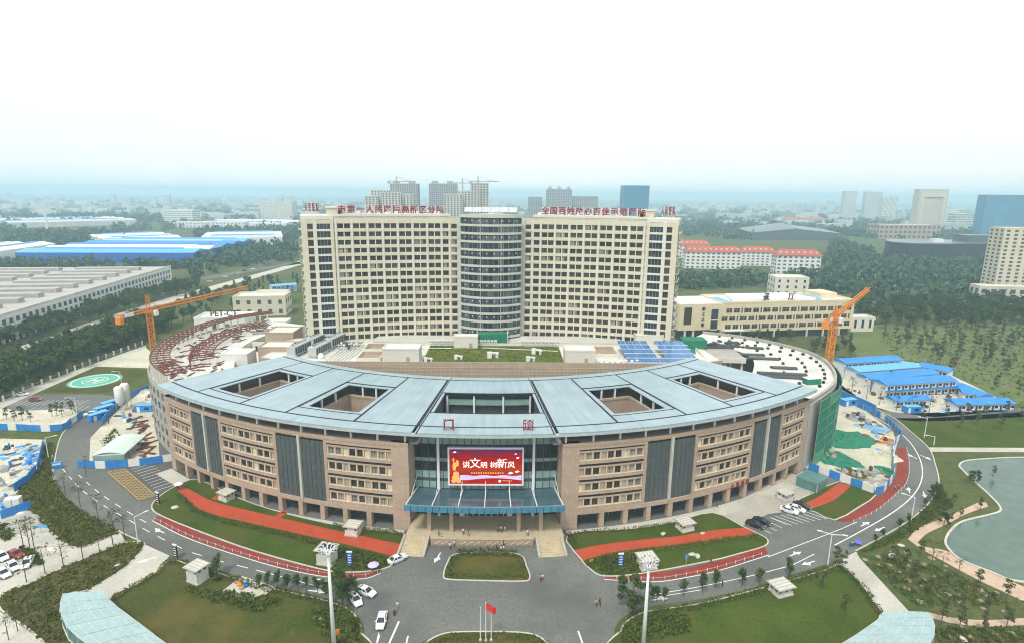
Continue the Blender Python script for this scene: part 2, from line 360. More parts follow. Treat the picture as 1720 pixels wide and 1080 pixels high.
def leafcloud(name, pts, per, rad, size, m, h=None, seed=3):
    """ground cover or far woodland as one mass: `per` leaf faces round every point"""
    q = np.random.RandomState(seed); A = np.array(pts, float); n = len(A) * per; c = np.repeat(A, per, 0)
    rr_ = np.repeat(np.array(rad if hasattr(rad, '__len__') else [rad] * len(A), float), per)
    d = q.normal(size=(n, 3)); d /= np.linalg.norm(d, axis=1)[:, None]
    P = c + d * (rr_ * q.rand(n) ** .4)[:, None] * np.array([1, 1, h or 1]); P[:, 2] = np.maximum(P[:, 2], .03)
    u = q.normal(size=(n, 3)); u /= np.linalg.norm(u, axis=1)[:, None]; w = np.cross(u, q.normal(size=(n, 3))); w /= np.linalg.norm(w, axis=1)[:, None]
    s = (size * rr_ * (.6 + .8 * q.rand(n)))[:, None]
    V = np.stack([P - u * s, P - w * s * .7, P + u * s, P + w * s * .7], 1).reshape(-1, 3); k = len(V)
    me = bpy.data.meshes.new(name); me.vertices.add(k); me.vertices.foreach_set('co', V.ravel()); me.loops.add(k); me.loops.foreach_set('vertex_index', np.arange(k))
    me.polygons.add(n); me.polygons.foreach_set('loop_start', np.arange(0, k, 4)); me.update(calc_edges=True); me.materials.append(M[m])
    return put(name, me)

# ================================================================ ground, roads, lawns, water
struct(MB().box(-12000, 12000, -600, 12000, -.6, 0).build('ground', 'ground'))
outer_l = [(-147.21,195.42),(-145.42,185.29),(-139.56,174.3),(-127.69,156.69),(-121.42,148.88),(-112.03,140.22),(-101.43,132.98),(-87.64,124.88),(-79.05,120.33),(-70.73,115.84),(-65.99,113.7),(-47.72,107.11),(-30.36,101.31),(-26.23,99.27),(-23.39,96.32),(-21.5,92.75),(-21.06,89.12)]
outer_r = [(25.05,89.15),(25.45,93.1),(27.54,96.23),(31.26,98.87),(34.8,99.72),(45.09,101.83),(56.16,104.94),(60.95,107.23),(76.62,113.17),(86.26,118.05),(103.13,127.95),(113.32,134.9),(121.35,141.59),(130.31,150.98),(137.63,162.32),(144.33,174.37),(147.56,187.56),(150.12,200.29),(148.77,211.35),(145.71,226.46)]
OL = spl(outer_l, 4); OR = spl(outer_r, 4)
road = sheet('road', OL + [(OL[-1][0] - 1, 40), (OR[0][0] + 1, 40)] + OR + [(144.89,231.69),(131.18,207.27)] + [(60, 150), (-60, 150)] + [(-138.87,203.1),(-154.21,214.26)], .04, 'asphalt')
kerb(OL[2:33], False); kerb(OR[36:-2], False)
# lawns: each a raised bed with its kerb
def lawn(P, m='lawn', name='lawn', n=4, z=.14, k=True, smooth=True):
    L = spl(P, n, True) if smooth else P
    o = sheet(name, L, z, m)
    if k: kerb(L)
    return L
lawn_w = lawn([(-87.98,140.7),(-86.52,147.48),(-82.2,150.59),(-65.8,140.25),(-50.8,133.02),(-34.11,127.2),(-18.75,124.24),(-19.26,120.61),(-19.17,114.74),(-20.5,111.98),(-23.44,110.54),(-29.07,109.91),(-35.14,110.9),(-51.99,117.25),(-66.05,123.75),(-81.07,131.45),(-86.53,135.63)], n=3)
lawn_e = lawn([(20,124.43),(35.81,126.8),(46.96,129.76),(58.63,134.27),(63.85,128),(66.58,124.67),(67.63,122.45),(65.75,119.82),(58.36,116.81),(51.59,114.36),(37.11,110.33),(29.41,108.9),(25.32,109.09),(23.35,111.51),(21.82,114.89)], n=3)
lawn_se = lawn([(82.02,138.84),(90.32,144.56),(101.03,151.09),(104.72,148),(108.03,144.37),(98.01,136.85),(88.73,131.09),(85.77,134.73)], n=2)
isl = lawn([(-8.42,108.98),(-7.97,113.49),(-6.62,116.32),(0.25,117.24),(8.01,116.38),(9.49,112.29),(10.12,108.25),(8.55,107.08),(0.59,107.25),(-7.01,107.62)], 'lawn_dry', n=3)
isl2 = lawn([(-9.55,89.84),(-7.69,91.58),(-5.01,92.47),(1.1,92.63),(7.23,92.48),(10.54,91.74),(12.52,89.85),(13.01,87.75),(-9.9,87.74)], 'lawn_dry', n=3)
lawn_sw = lawn([(-69.64,113.9),(-65.03,112.66),(-55.97,109.23),(-47.16,105.79),(-37.48,102.89),(-30.16,100.62),(-25.62,98.27),(-23.07,95.05),(-21.91,92.16),(-21.57,88.15),(-57.46,88.13),(-60.07,91.82),(-74.29,101.05),(-72.39,105.16),(-70.23,109.58)], 'lawn_dry', n=3)
bed_w = lawn([(-83.59,120.54),(-78.91,120.1),(-77.75,114.51),(-78.2,109.96),(-80.53,104.22),(-84.05,102.78),(-82.42,98.99),(-78.06,94.21),(-68.19,88.13),(-75.02,88.13),(-84.09,93.29),(-93.4,98.31),(-96.86,102.39),(-93.97,106.22),(-91.01,111.33),(-86.87,117.1)], 'bed', 'planting_bed', n=3)
bed_nw = lawn([(-142.86,172.91),(-140.2,173.39),(-132.18,161.65),(-122.46,150.25),(-113.57,141.45),(-101.24,132.71),(-88.37,125.13),(-89.89,121.94),(-92.16,118.88),(-94.59,118.87),(-100.29,122.13),(-112.78,131.26),(-127.6,143.55),(-131.52,156.28)], 'bed', 'planting_bed', n=3)
bed_a = lawn([(-119.49,126.73),(-117.16,128.04),(-111.76,123.77),(-111.44,120.89),(-117.13,123.99)], 'bed', 'planting_bed', n=3); bed_b = lawn([(-106.17,118.14),(-104.21,118.38),(-97.41,113.8),(-96.85,111.92),(-100.79,113.78)], 'bed', 'planting_bed', n=3)
lawn_s = lawn([(79.87,112.75),(75.47,111.07),(60.18,105.51),(44.62,100.43),(34.46,98.37),(31.28,97.37),(28.27,95.28),(26.63,92.8),(25.94,88.17),(64.89,88.19),(78.24,96.63),(79.69,101.37),(80.43,105.57)], 'lawn', n=3)
# paths and paving
sheet('red_path', spl([(-86.38,147.81),(-81.02,144.55),(-71.98,138.68),(-60.74,134.37),(-50.18,130.55),(-36.94,125.9),(-27.54,122.72),(-18.55,119.67)], 5) + spl([(-19.38,115.17),(-29.41,118.93),(-38.66,122.18),(-49.87,125.83),(-60.07,129.42),(-67.98,132.08),(-75.26,136),(-84.21,143.88)], 5), .165, 'red_path')
sheet('red_path', spl([(20.97,118),(27.38,120.11),(38.41,122.31),(45.91,123.57),(55.75,126.14),(64.98,127.48)], 5) + spl([(66.04,124.42),(58.29,123.14),(46.69,120.44),(37.62,118.99),(30.36,117.36),(24.84,115.34),(21.95,113.82)], 5), .165, 'red_path')
sheet('red_path', spl([(82.38,137.64),(89.95,141.99),(100.98,150.38)], 5) + spl([(103.42,148.67),(93.85,140.77),(83.4,135.29)], 5), .165, 'red_path')
for a in ("",):
    sheet('red_path', [(-53.49,132.17),(-51.87,131.08),(-50.71,133.58),(-52.19,134.71)], .17, 'red_path'); sheet('red_path', [(-73.51,140.19),(-72.11,139.59),(-71.05,143.34),(-72.64,143.97)], .17, 'red_path')
LWo = spl([(-82.78,130.09),(-69.22,122.28),(-50.7,114.19),(-40.15,110.48),(-31.87,108.52),(-25.44,108.15),(-22.28,109.94)], 5); LWi = spl([(-82.88,132.26),(-65.8,123.26),(-51.8,116.8),(-40.88,112.53),(-32.33,110.1),(-25.82,109.72),(-22.19,110.74)], 5)
struct(MB().strip(LWo, LWi, 0, .07).build('cycle_lane', 'red_lane'))
LEo = spl([(26.06,108.1),(36.36,107.36),(43.54,108.75),(52.26,111.4),(65.25,116.83)], 5); LEi = spl([(25.81,108.89),(37.06,110.13),(44.41,111.58),(53.42,114.58),(65.78,119.58)], 5)
struct(MB().strip(LEo, LEi, 0, .07).build('cycle_lane', 'red_lane'))
LNo = spl([(92.84,130.3),(101.86,135.41),(114.56,145.4),(121.18,151.61),(129.22,162.24),(136.55,174.28)], 5); LNi = spl([(88.73,130.54),(97.47,135.96),(108.16,144.04),(117.32,151.58),(125.68,162.21),(133.56,174.25)], 5)
struct(MB().strip(LNo, LNi, 0, .07).build('cycle_lane', 'red_lane'))
sheet('forecourt', [(59.2,134.56),(63.96,128.26),(72.86,133.79),(84.64,136.47),(82.65,139.15),(96.45,150),(89.97,156.07),(70.07,142.16)], .08, 'paving')
sheet('car_park', [(64.19,127.74),(72.73,133.5),(84.49,136.17),(88.58,130.82),(83.19,127.06),(67.47,118.66),(67.77,122.45)], .07, 'asphalt')
sheet('car_park', [(-111.71,156.09),(-96.45,162.81),(-81.74,151.65),(-86.38,147.81),(-88.29,140.7),(-92.03,138.84),(-111.31,154.99)], .07, 'asphalt_dark')
ap = MB()
for s in (-1, 1): ap.arc(150.3, 154.5, s * 7.5, s * 38.6, 0, .1, 0, cy=275)
struct(ap.build('paving', 'concrete'))
sheet('drive', [(-78.77,119.87),(-70.61,115.62),(-70.34,109.98),(-74.99,101.39),(-80.63,103.86),(-78.2,109.96)], .09, 'concrete')
sheet('drive', [(-87.48,124.63),(-83.89,121.01),(-87.03,117.32),(-91.16,111.53),(-94.12,106.41),(-98.83,100.31),(-122.93,122.98),(-129.39,133.37),(-126.76,142.92),(-112.35,130.72),(-99.93,121.65),(-94.1,118.19),(-91.84,118.43),(-89.57,121.46)], .075, 'concrete')
sheet('drive', [(-96.2,97.33),(-93.21,97.82),(-84.06,92.99),(-75.54,88.13),(-82.68,81.95)], .075, 'concrete')
sheet('drive', [(81.51,115.12),(86.27,117.82),(85.6,115.58),(85.04,98.12),(78.95,96.63),(80.66,105.95),(79.36,112.33)], .09, 'concrete')
lwp = sheet('footpath', spl([(101.87,122.86),(108.4,127.98),(118.7,132.66),(131.99,139.49),(135.2,140.43)], 4) + spl([(133.99,137.98),(125.52,134.4),(116.2,129.35),(107.67,124.88),(103.06,120.45),(107.72,118.14),(110.29,112.65),(114.84,105.66),(117.36,102.88)], 4) + spl([(112.5,97.67),(109.86,102.87),(106.65,108.15),(104.35,113.69),(102.31,118.81)], 4), .06, 'stone_path')
sheet('footpath', spl([(88.86,97.96),(92.51,96.49),(99.05,95.85),(109.2,96.68)], 4) + spl([(107.45,94.75),(97.61,94.11),(91.4,95.04),(87.91,96.64)], 4), .06, 'stone_path')
sheet('footpath', [(144.67,174.83),(180.43,174.78),(177.52,171.59),(142.95,171.66)], .06, 'concrete')
# pond with a stone rim
pond = spl([(145.3,162.4),(153.22,165.75),(177.01,166.83),(191.2,155.11),(136.93,104.77),(116.04,107),(111.75,110.37),(108.43,114.57),(108.67,118.84),(110.48,122.17),(115.04,126.45),(121.17,130.46),(131.36,133.87),(135.2,135.62),(137.25,138.61),(139.21,144.28),(140.78,150.36),(142.89,157.68)], 4, True)
struct(MB().prism(pond, -.5, .10).build('pond', 'water')); kerb(pond, True, .5, .3, 'pond_rim')
# open ground of the site
sheet('building_site', [(141.09,224.92),(144.01,207.46),(141.16,187.48),(135.96,177.52),(123.82,162.19),(118.9,154.48),(109.42,146.02),(104.24,150.06),(99.61,155.79),(95.87,159.94),(121.41,201.05)], .055, 'sand')
sheet('building_site', [(-135.53,188.52),(-142.8,214.45),(-141.2,230.16),(-101.09,163.97),(-115.29,161.43),(-120.59,161.37),(-132.59,179.05)], .055, 'sand')
sheet('building_site', [(-169.61,178.59),(-146.39,177.46),(-137.77,165.65),(-132.49,156.64),(-128.97,144.83),(-121.31,136.27),(-126.48,130.1)], .055, 'sand')
sheet('building_site', [(-202.98,216.12),(-176.73,202.52),(-157.98,205.24),(-148.83,197.09),(-147.33,187.32),(-177.93,187.95)], .055, 'sand')
sheet('cabin_yard', [(164.94,270.04),(202.15,279.31),(214.61,271.19),(210.68,236.82),(207.41,214.92),(199.32,208.32),(166.44,201.71),(153.71,206.37),(148.86,215.3),(149.37,239.67)], .05, 'sand')
sheet('field', [(225.32,361.13),(362.63,365.85),(215.94,208.57),(209.72,220.41),(209.93,240.85),(217.68,275.41),(203.62,281.52),(186.22,283.3)], .03, 'field')
sheet('lawn', [(150.8,200.3),(163.29,200.48),(211.18,208.5),(181.28,175.71),(145,175.29),(147.99,187.56)], .05, 'lawn')
sheet('helipad_lawn', [(-182.23,222.75),(-185.8,257.12),(-157.98,253.12),(-153.88,229.92),(-158.64,222.46)], .06, 'lawn_dry')
sheet('yard', [(-188.55,202.34),(-186.92,219.14),(-157.69,221.06),(-144.5,217.12),(-146.48,202.99),(-154.06,202.87)], .045, 'asphalt')
sheet('yard', [(-185.51,261.9),(-183.71,293.32),(-167.36,274.53),(-160.17,256.76),(-186.28,259)], .04, 'sand')
sheet('footpath', [(-188.55,202.34),(-192.05,225.47),(-190.31,260.82),(-185.89,296.92),(-182.99,292.14),(-185.64,258.07),(-184.49,222),(-183.49,196.58)], .07, 'concrete')
# roads in the distance
def far_road(L, wd, m='asphalt'):
    L = spl(L, 5); struct(MB().strip(offset(L, -wd / 2), offset(L, wd / 2), 0, .05).build('road', m))
far_road([(-247.91,260.45),(-242.46,295.35),(-245.68,344.94),(-246.66,438.3),(-233.32,623.07),(-234.73,704.76)], 13, 'concrete')
far_road([(-281.45,531.12),(-245.48,638.11),(-226.5,679.97),(-181.95,790.27)], 16)
far_road([(-275.46,646.92),(-279.91,728.28),(-276.23,781.56)], 12)
far_road([(146.12,225.01),(148.04,239.65),(153.54,257.15),(154.94,282.52)], 9)
far_road([(145.18,207.48),(151.66,203.29),(164.15,201.68),(215.94,208.57)], 8)
far_road([(172.56,550.05),(257.14,532.11),(382.67,578.86),(478.32,567.85),(589.82,582.73)], 14)
far_road([(233.27,361.4),(263.56,390.76),(375.16,531.32)], 6, 'concrete')
# helipad
cx, cy = (-171.91,238.21)
hp = thing('helipad', 'round mint green helipad with a white H on the grass', 'helipad', (cx, cy, .06))
MB().lathe([(9.9, 0), (9.9, .06)], n=48).build('pad', 'heli_green', hp)
def ring(r0, r1, z0, z1, n=48):
    b = MB()
    for i in range(n): b.arc(r0, r1, 360 * i / n, 360 * (i + 1) / n, z0, z1, 0, step=10)
    return b
ring(8.3, 8.8, .06, .075).build('outer_ring', 'white_paint', hp); ring(4.5, 4.8, .06, .075).build('inner_ring', 'white_paint', hp)
b = MB(); b.box(-3, -1.9, -3.6, 3.6, .06, .08); b.box(1.9, 3, -3.6, 3.6, .06, .08); b.box(-1.9, 1.9, -.6, .6, .06, .08)
b.build('letter', 'white_paint', hp, rz=R(-14)).scale = (.72, .72, 1)
# painted markings
def dash(x, y, h, l=3.0, wd=.18, m='white_paint', z=.06, name='lane_dash'):
    return put(name, dash_mesh(l, wd, m), road, (x, y, z - .0), h)
DM = {}
def dash_mesh(l, wd, m):
    if (l, wd, m) not in DM: DM[l, wd, m] = MB().box(-l / 2, l / 2, -wd / 2, wd / 2, -.015, .0).mesh('lane_dash', m)
    return DM[l, wd, m]
CL = spl([(-124.05,155.98),(-111.97,145.61),(-100.83,137.59),(-89.25,130.32),(-78.28,123.45),(-64.98,116.3),(-49.21,110.65),(-37.6,106.76)], 5)
for x, y, h in walk(CL, 6.5): dash(x, y, h)
CL2 = spl([(-107.95,136.36),(-99.39,133.28),(-90.08,128.19),(-79.78,121.99),(-69.6,117.4)], 5)
for x, y, h in walk(spl([(-116.84,152.41),(-105.81,143.71),(-94.13,135.58),(-82.84,128.23)], 5), 6.5): dash(x, y, h)
def line(L, wd=.17, name='edge_line', z=.066, m='white_paint'):
    return MB().strip(offset(L, -wd / 2), offset(L, wd / 2), z - .02, z).build(name, m, road)
line(offset(LWo, -.35)); line(offset(LEo, -.35)); line(spl([(35.65,103.06),(46.38,105.67),(57.85,108.99),(68.75,112.71)], 5))
line(spl([(68.75,112.71),(76.03,116.88)], 3)); line(spl([(82.69,120.36),(91.05,125.3),(106.22,134.86),(118.2,144.12),(128,154.56),(135.7,166.41),(141.21,179),(143.29,189.07),(143.63,201.38)], 5), .26)
line(spl([(64.75,115.72),(85.44,125.78),(94.06,130.3)], 4)); line(spl([(-49.21,110.65),(-31.26,104.35)], 4)); line(spl([(35.42,102.16),(39.34,103.06),(46,104.54)], 3), .15)
for x, y, h in walk([(-18.66,90.4),(-18.73,92.76)], 5): dash(x, y, h, 4)
dash(*(-16,91.87), R(82), 7, .35); dash(*(-13.17,90.12), R(90), 3, .3); dash(*(18.92,90.43), R(98), 5, .3); dash(*(-18.52,90.26), R(88), 3, .3)
def arrow(x, y, h, s=.78):
    b = MB().box(-2.4, .6, -.18, .18, -.015, 0); b.prism([(.6, -.75), (2.6, 0), (.6, .75)], -.015, 0); b.prism([(-.6, .18), (.5, 1.1), (.9, .8), (0, .18)], -.015, 0)
    o = b.build('arrow_marking', 'white_paint', road, (x, y, .075), h); o.scale = (s, s, 1); return o
for (x, y), h in (((-78.59,125.43), 150), ((-74.73,114.1), 215), ((-33.98,107.15), 170), ((-33.9,103.8), 350), ((-10.42,115.21), 255), ((71.6,116.86), 25), ((72.94,113.58), 200), ((95.38,129.23), 30), ((97.81,127.13), 205), ((118.46,146.42), 60), ((121.05,144.14), 240), ((134.41,168.08), 100), ((138.23,167.27), 285), ((36.26,101.63), 10), ((-98.32,117.72), 160)):
    o = arrow(x, y, R(h)); o.location.z = .105 if h in (215, 160) else .075
def hatch():
    A, B_, C_, D = [Vector(p) for p in [(-111.21,155.36),(-107.27,157.26),(-89.18,141.94),(-92.1,139.45)]]
    b = MB(); n = 11
    def seg(p, q, z=.075): b.beam((p.x, p.y, z), (q.x, q.y, z), .2, .02)
    for i, (p, q) in enumerate(((A, B_), (B_, C_), (C_, D), (D, A))): seg(p, q, .088 + .004 * (i % 2))
    L_, W_ = (D - A).length, (B_ - A).length
    def pt(u, v): return (A + (D - A) * u / L_) * (1 - v / W_) + (B_ + (C_ - B_) * u / L_) * v / W_
    c = -W_ + 1.2
    while c < L_:                                                   # diagonals clipped to the box, each family at its own height
        v0, v1 = max(0, -c), min(W_, L_ - c)
        if v1 - v0 > .3: seg(pt(c + v0, v0), pt(c + v1, v1), .080); seg(pt(c + v0, W_ - v0), pt(c + v1, W_ - v1), .084)
        c += 1.55
    b.build('box_junction', 'yellow_paint', road)
hatch()
def bays(p, q, d, n):
    p, q, d = Vector(p), Vector(q), Vector(d)
    for i in range(n + 1):
        a = p + (q - p) * i / n; e = a + d
        MB().beam((a.x, a.y, .075), (e.x, e.y, .075), .14, .02).build('bay_line', 'white_paint', road)
bays((-104.96,156.9), (-90.68,144.48), Vector((-102.06,160.77)) - Vector((-105.65,156.9)), 9)
bays((72.53,132.38), (82.93,135.29), Vector((76.52,128.59)) - Vector((72.53,132.38)), 6); bays((66.91,128.54), (72.53,132.38), Vector((69.76,124.94)) - Vector((66.91,128.54)), 3)
bays((-184.31,213.09), (-158.09,214.86), Vector((0, -6)), 14); bays((-172.05,206.26), (-153.14,207.81), Vector((0, -6)), 10)
# white posts between carriageway and cycle lane
def post_rail(L, label, h=.75, sp=2.6):
    t = thing('post_barrier', label, 'barrier'); pm = MB().lathe([(.07, 0), (.065, h), (.04, h + .05)], n=6).mesh('post', 'white_paint'); W = walk(L, sp)
    for x, y, a in W: put('post', pm, t, (x, y, .04))
    for (x, y, a), (u, v, c) in zip(W, W[1:]): MB().beam((x, y, h * .75), (u, v, h * .75), .025).build('rail', 'white_paint', t)
post_rail(offset(LWo, .25), 'low white post barrier along the red cycle lane west of the entrance')
post_rail(offset(LEo, .25), 'low white post barrier along the red cycle lane east of the entrance')
post_rail(offset(LNo, -.25), 'low white post barrier along the dark red lane by the site hoarding')

# ================================================================ outpatient building: an arc round (0, 275)
fb = thing('hospital_building', 'curved tan stone outpatient building with pale blue metal roof and courtyards', 'building', (0, 275, 0))
RO, RI, TE = 150., 110., 38.6
ZW, ZE = 22.8, 26.0
GRP = [(8.6, 15.0, 3), (20.9, 28.0, 3), (33.2, 37.6, 2)]      # window groups (degrees)
PAN = [(15.3, 20.6), (28.3, 32.9)]                            # dark glazed panels
FL = [5.6 + 4.05 * i for i in range(4)]                       # sill bands
def win_mesh(wd, h, kind):
    """window: stone-coloured reveal, frame bars and panes set back behind them"""
    b = MB(); b.box(-wd / 2, wd / 2, .10, .16, 0, h, 1 if kind == 0 else 2)
    for x in (-wd / 2, wd / 2 - .08): b.box(x, x + .08, -.04, .10, 0, h, 0)
    b.box(-.03, .03, .05, .10, 0, h, 3); b.box(-wd / 2 + .08, wd / 2 - .08, .05, .10, h * .68, h * .68 + .06, 3)
    for z in (0, h - .08): b.box(-wd / 2 + .08, wd / 2 - .08, -.02, .10, z, z + .08, 0)
    return b
WM = [win_mesh(2.25, 2.05, k).mesh('window', ['sill', 'glass_brown', 'curtain', 'dark_grey']) for k in (0, 1)]
LV = MB().box(-.95, .95, 0, .3, 0, .42, 0).box(-.95, .95, -.02, 0, .12, .16, 1).box(-.95, .95, -.02, 0, .27, .31, 1).mesh('vent_slot', ['black', 'dark_grey'])
PN = MB().box(-.55, .55, 0, .25, 0, 2.0, 0).mesh('panel', ['beige']); PY = MB().box(-.55, .55, 0, .25, 0, 2.0, 0).mesh('panel', ['tan_wall'])
def at(th, r, z): t = R(th); return (r * math.sin(t), -r * math.cos(t), z)
def on(name, me, th, r, z): return put(name, me, fb, at(th, r, z), R(th))
for s in (-1, 1):
    A = lambda r0, r1, t0, t1, z0, z1: MB().arc(r0, r1, *sorted((s * t0, s * t1)), z0, z1, 0)
    A(RO - 1.2, RO - .75, 8.6, 37.6, 4.8, 21.9).build('wall', 'stone', fb)                    # core wall behind the window bands
    A(RO - 3, RO, 7.0, 8.6, 0, ZW).build('end_pier', 'stone', fb); A(RO - 3, RO, 37.6, TE, 0, ZW).build('end_pier', 'stone', fb)
    for g0, g1 in ((15.0, 15.3), (20.6, 20.9), (28.0, 28.3), (32.9, 33.2)): A(RO - 1.2, RO, g0, g1, 4.8, ZW - .9).build('pier', 'stone', fb)
    A(RO - 1.2, RO + .12, 7.0, TE, 21.9, ZW).build('parapet', 'stone', fb)
    A(RO - 1.2, RO + .05, 8.6, 37.6, 3.9, 5.0).build('lintel_band', 'stone', fb)
    for g0, g1, n in GRP:
        for i, z in enumerate(FL):
            A(RO - .75, RO + .02, g0, g1, z - .6, z + .25).build('spandrel', 'stone', fb)      # bands between which the windows sit back
            A(RO - .75, RO + .06, g0, g1, z + .25, z + .33).build('sill', 'sill', fb)
            A(RO - .75, RO - .05, g0, g1, z + 2.35, z + 2.72).build('spandrel', 'stone', fb)
        A(RO - .75, RO, g0, g1, FL[-1] + 3.2, 21.9).build('spandrel', 'stone', fb)
        dg = (g1 - g0) / n
        for k in range(n):
            for i, z in enumerate(FL):
                for j, (u, kind) in enumerate(((.11, 'p'), (.425, 'w'), (.775, 'w'))):
                    th = s * (g0 + dg * (k + u))
                    if kind == 'p': on('panel', PN if rnd.random() < .16 else PY, th, RO - .35, z + .3)
                    else: on('window', WM[rnd.random() < .22], th, RO - .42, z + .3)
                    on('vent_slot', LV, th, RO - .3, z + 2.75)
                for u in (.255, .60, .955): A(RO - .75, RO - .12, g0 + dg * (k + u) - .07, g0 + dg * (k + u) + .07, z + .25, z + 2.35).build('mullion', 'sill', fb)
    for g0, g1 in PAN:                                                                         # tall dark glass panels, two leaves and a pale fin
        mid = (g0 + g1) / 2
        for a, b_ in ((g0, mid - .12), (mid + .12, g1)):
            p = A(RO - .75, RO - .3, a, b_, 5.0, 20.9).build('glazed_panel', 'glass_grey', fb)
            bars = MB()
            for i in range(1, 5): t = s * (a + (b_ - a) * i / 5); bars.arc(RO - .3, RO - .22, t - .02, t + .02, 5.0, 20.9)
            for i in range(1, 8): bars.arc(RO - .3, RO - .25, *sorted((s * a, s * b_)), 5 + 15.9 * i / 8 - .03, 5 + 15.9 * i / 8 + .03)
            bars.build('glazing_bar', 'dark_grey', p)
        A(RO - .75, RO + .3, mid - .12, mid + .12, 5.0, 21.9).build('fin', 'wall_pale', fb)
        A(RO - .8, RO - .4, g0, g1, 20.9, 21.6).build('vent_slot', 'black', fb)
        A(RO - .75, RO, g0, g1, 21.6, 21.9).build('spandrel', 'stone', fb)
    # ground floor arcade: columns in front of a set-back shop-front
    A(RO - 5, RO - 4.6, 8.6, 37.6, 0, 3.9).build('shop_front', 'glass_grey', fb)
    A(RO - 5, RO - 1.2, 7.0, TE, 3.7, 4.1).build('soffit', 'white_dirty', fb)
    th = 11.0
    while th < 37.5:
        A(RO - 1.5, RO - .02, th - .24, th + .24, 0, 3.95).build('column', 'stone', fb); th += 2.42
    for i in range(10): A(RO - 4.6, RO - 4.5, 9.5 + i * 2.9, 9.56 + i * 2.9, 0, 3.7).build('mullion', 'steel', fb)
    A(RO - 4.6, RO - 4.4, 17.2, 18.6, .2, 3.2).build('doorway', 'black', fb)
    # end wall and inner wall
    A(RI + 1, RO - 3, 38.0, TE, 0, ZW).build('end_wall', 'stone', fb)
    A(RI + 1, RI + 1.6, 7.0, TE, 0, ZW).build('rear_wall', 'stone', fb)
    # top gallery: dark set-back wall under the eaves and its posts
    A(RO - 5.2, RO - 4.9, 6.2, TE - .4, ZW - .4, ZE - .5).build('gallery_wall', 'dark_grey', fb)
    A(RO - 5, RO - 1.2, 6.2, TE - .4, ZW - .8, ZW - .4).build('gallery_floor', 'grey', fb)
    pm = MB().box(-.22, .22, -.22, .22, ZW - .1, ZE - .55).mesh('eaves_post', 'metal_white'); q = 7.3
    while q < 38.5: put('eaves_post', pm, fb, at(s * q, RO - .55, 0), R(s * q)); q += 2.6
    # roof: metal fields between dark gutters, leaving two courtyards open
    CY = [(13.3, 19.3, 122.8, 141.2), (26.9, 32.5, 122.2, 142.2)]
    ZT = ZE
    def panel(r0, r1, t0, t1, dz=0): A(r0, r1, t0, t1, ZE - .35, ZT + dz).build('roof_panel', 'metal_roof', fb)
    gg = .085
    panel(147.4, 151.2, 6.55, TE + .4); panel(RI - .8, 111.9, 6.1, TE + .4)                   # eaves strips
    panel(112.2, 147.0, 6.55, 12.55)                                                          # broad field beside the entrance
    panel(112.2, 147.0, 20.25, 26.15)
    panel(112.2, 147.0, 33.3, TE + .3)
    for (c0, c1, q0, q1), (b0, b1) in zip(CY, ((12.7, 20.1), (26.3, 33.15))):
        panel(112.2, q0 - 1.6, b0, b1); panel(q1 + 1.6, 147.0, b0, b1)
        panel(q0 - 1.35, q0, b0, b1, -.12); panel(q1, q1 + 1.35, b0, b1, -.12); panel(q0, q1, b0, c0, -.12); panel(q0, q1, c1, b1, -.12)
        # courtyard: walls, gallery band and floor
        for (r0, r1, t0, t1, nm) in ((q0 - .5, q0 - .1, c0 - .3, c1 + .3, 'courtyard_wall'), (q1 + .1, q1 + .5, c0 - .3, c1 + .3, 'courtyard_wall')):
            A(r0, r1, t0, t1, .2, ZW - .6).build(nm, 'stone', fb); A(r0 - .2, r1 + .2, t0, t1, ZW - .6, ZW).build('coping', 'tan_wall', fb)
        for (t0, t1) in ((c0 - .35, c0 - .1), (c1 + .1, c1 + .35)):
            A(q0, q1, t0, t1, .2, ZW - .6).build('courtyard_wall', 'stone', fb); A(q0, q1, t0 - .05, t1 + .05, ZW - .6, ZW).build('coping', 'tan_wall', fb)
        A(q0, q1, c0, c1, 0, .2).build('courtyard_floor', 'tan', fb)
        for (r_, t_) in ((q0 - .3, (2 * c0 + c1) / 3), (q0 - .3, (c0 + 2 * c1) / 3), (q1 + .3, (2 * c0 + c1) / 3), (q1 + .3, (c0 + 2 * c1) / 3), ((q0 + q1) / 2, c0 - .2), ((q0 * 2 + q1) / 3, c1 + .2), ((q0 + q1 * 2) / 3, c1 + .2)):
            put('eaves_post', pm, fb, at(s * t_, r_, 0), R(s * t_))
        A(q0 - 4.2, q0 - 4, c0 - .5, c1 + .5, ZW - .4, ZE - .5).build('gallery_wall', 'dark_grey', fb)
        for r_, tt, fl in ((q0 - .09, c0 + 1.5, 12), (q0 - .09, c0 + 3.2, 12), (q1 + .1, c0 + 2, 14)):
            put('window', WM[0], fb, at(s * tt, r_ + (.0 if r_ < 130 else -.2), fl + .3), R(s * tt) + (math.pi if r_ < 130 else 0))
    # gutters: dark strips a little below the metal fields
    gut = MB()
    A(RI - .7, 151.1, 6.15, TE + .3, ZE - .7, ZE - .36).build('roof_deck', 'black', fb) if False else None
    for r_ in (112.05, 147.15): A(r_ - .26, r_ + .26, 6.1, TE + .3, ZE - .6, ZE + .03).build('gutter', 'black', fb)
    for t_ in (6.33, 12.62, 20.17, 26.22, 33.22): A(112.3, 146.9, t_ - .12, t_ + .12, ZE - .6, ZE + .02).build('gutter', 'black', fb)
    for (c0, c1, q0, q1), (b0, b1) in zip(CY, ((12.7, 20.1), (26.3, 33.15))):
        for r_ in (q0 - 1.47, q1 + 1.47): A(r_ - .22, r_ + .22, b0 + .05, b1 - .05, ZE - .6, ZE + .01).build('gutter', 'black', fb)
    A(150.4, 151.25, 6.3, TE + .4, ZE - .95, ZE - .36).build('fascia', 'galv', fb)
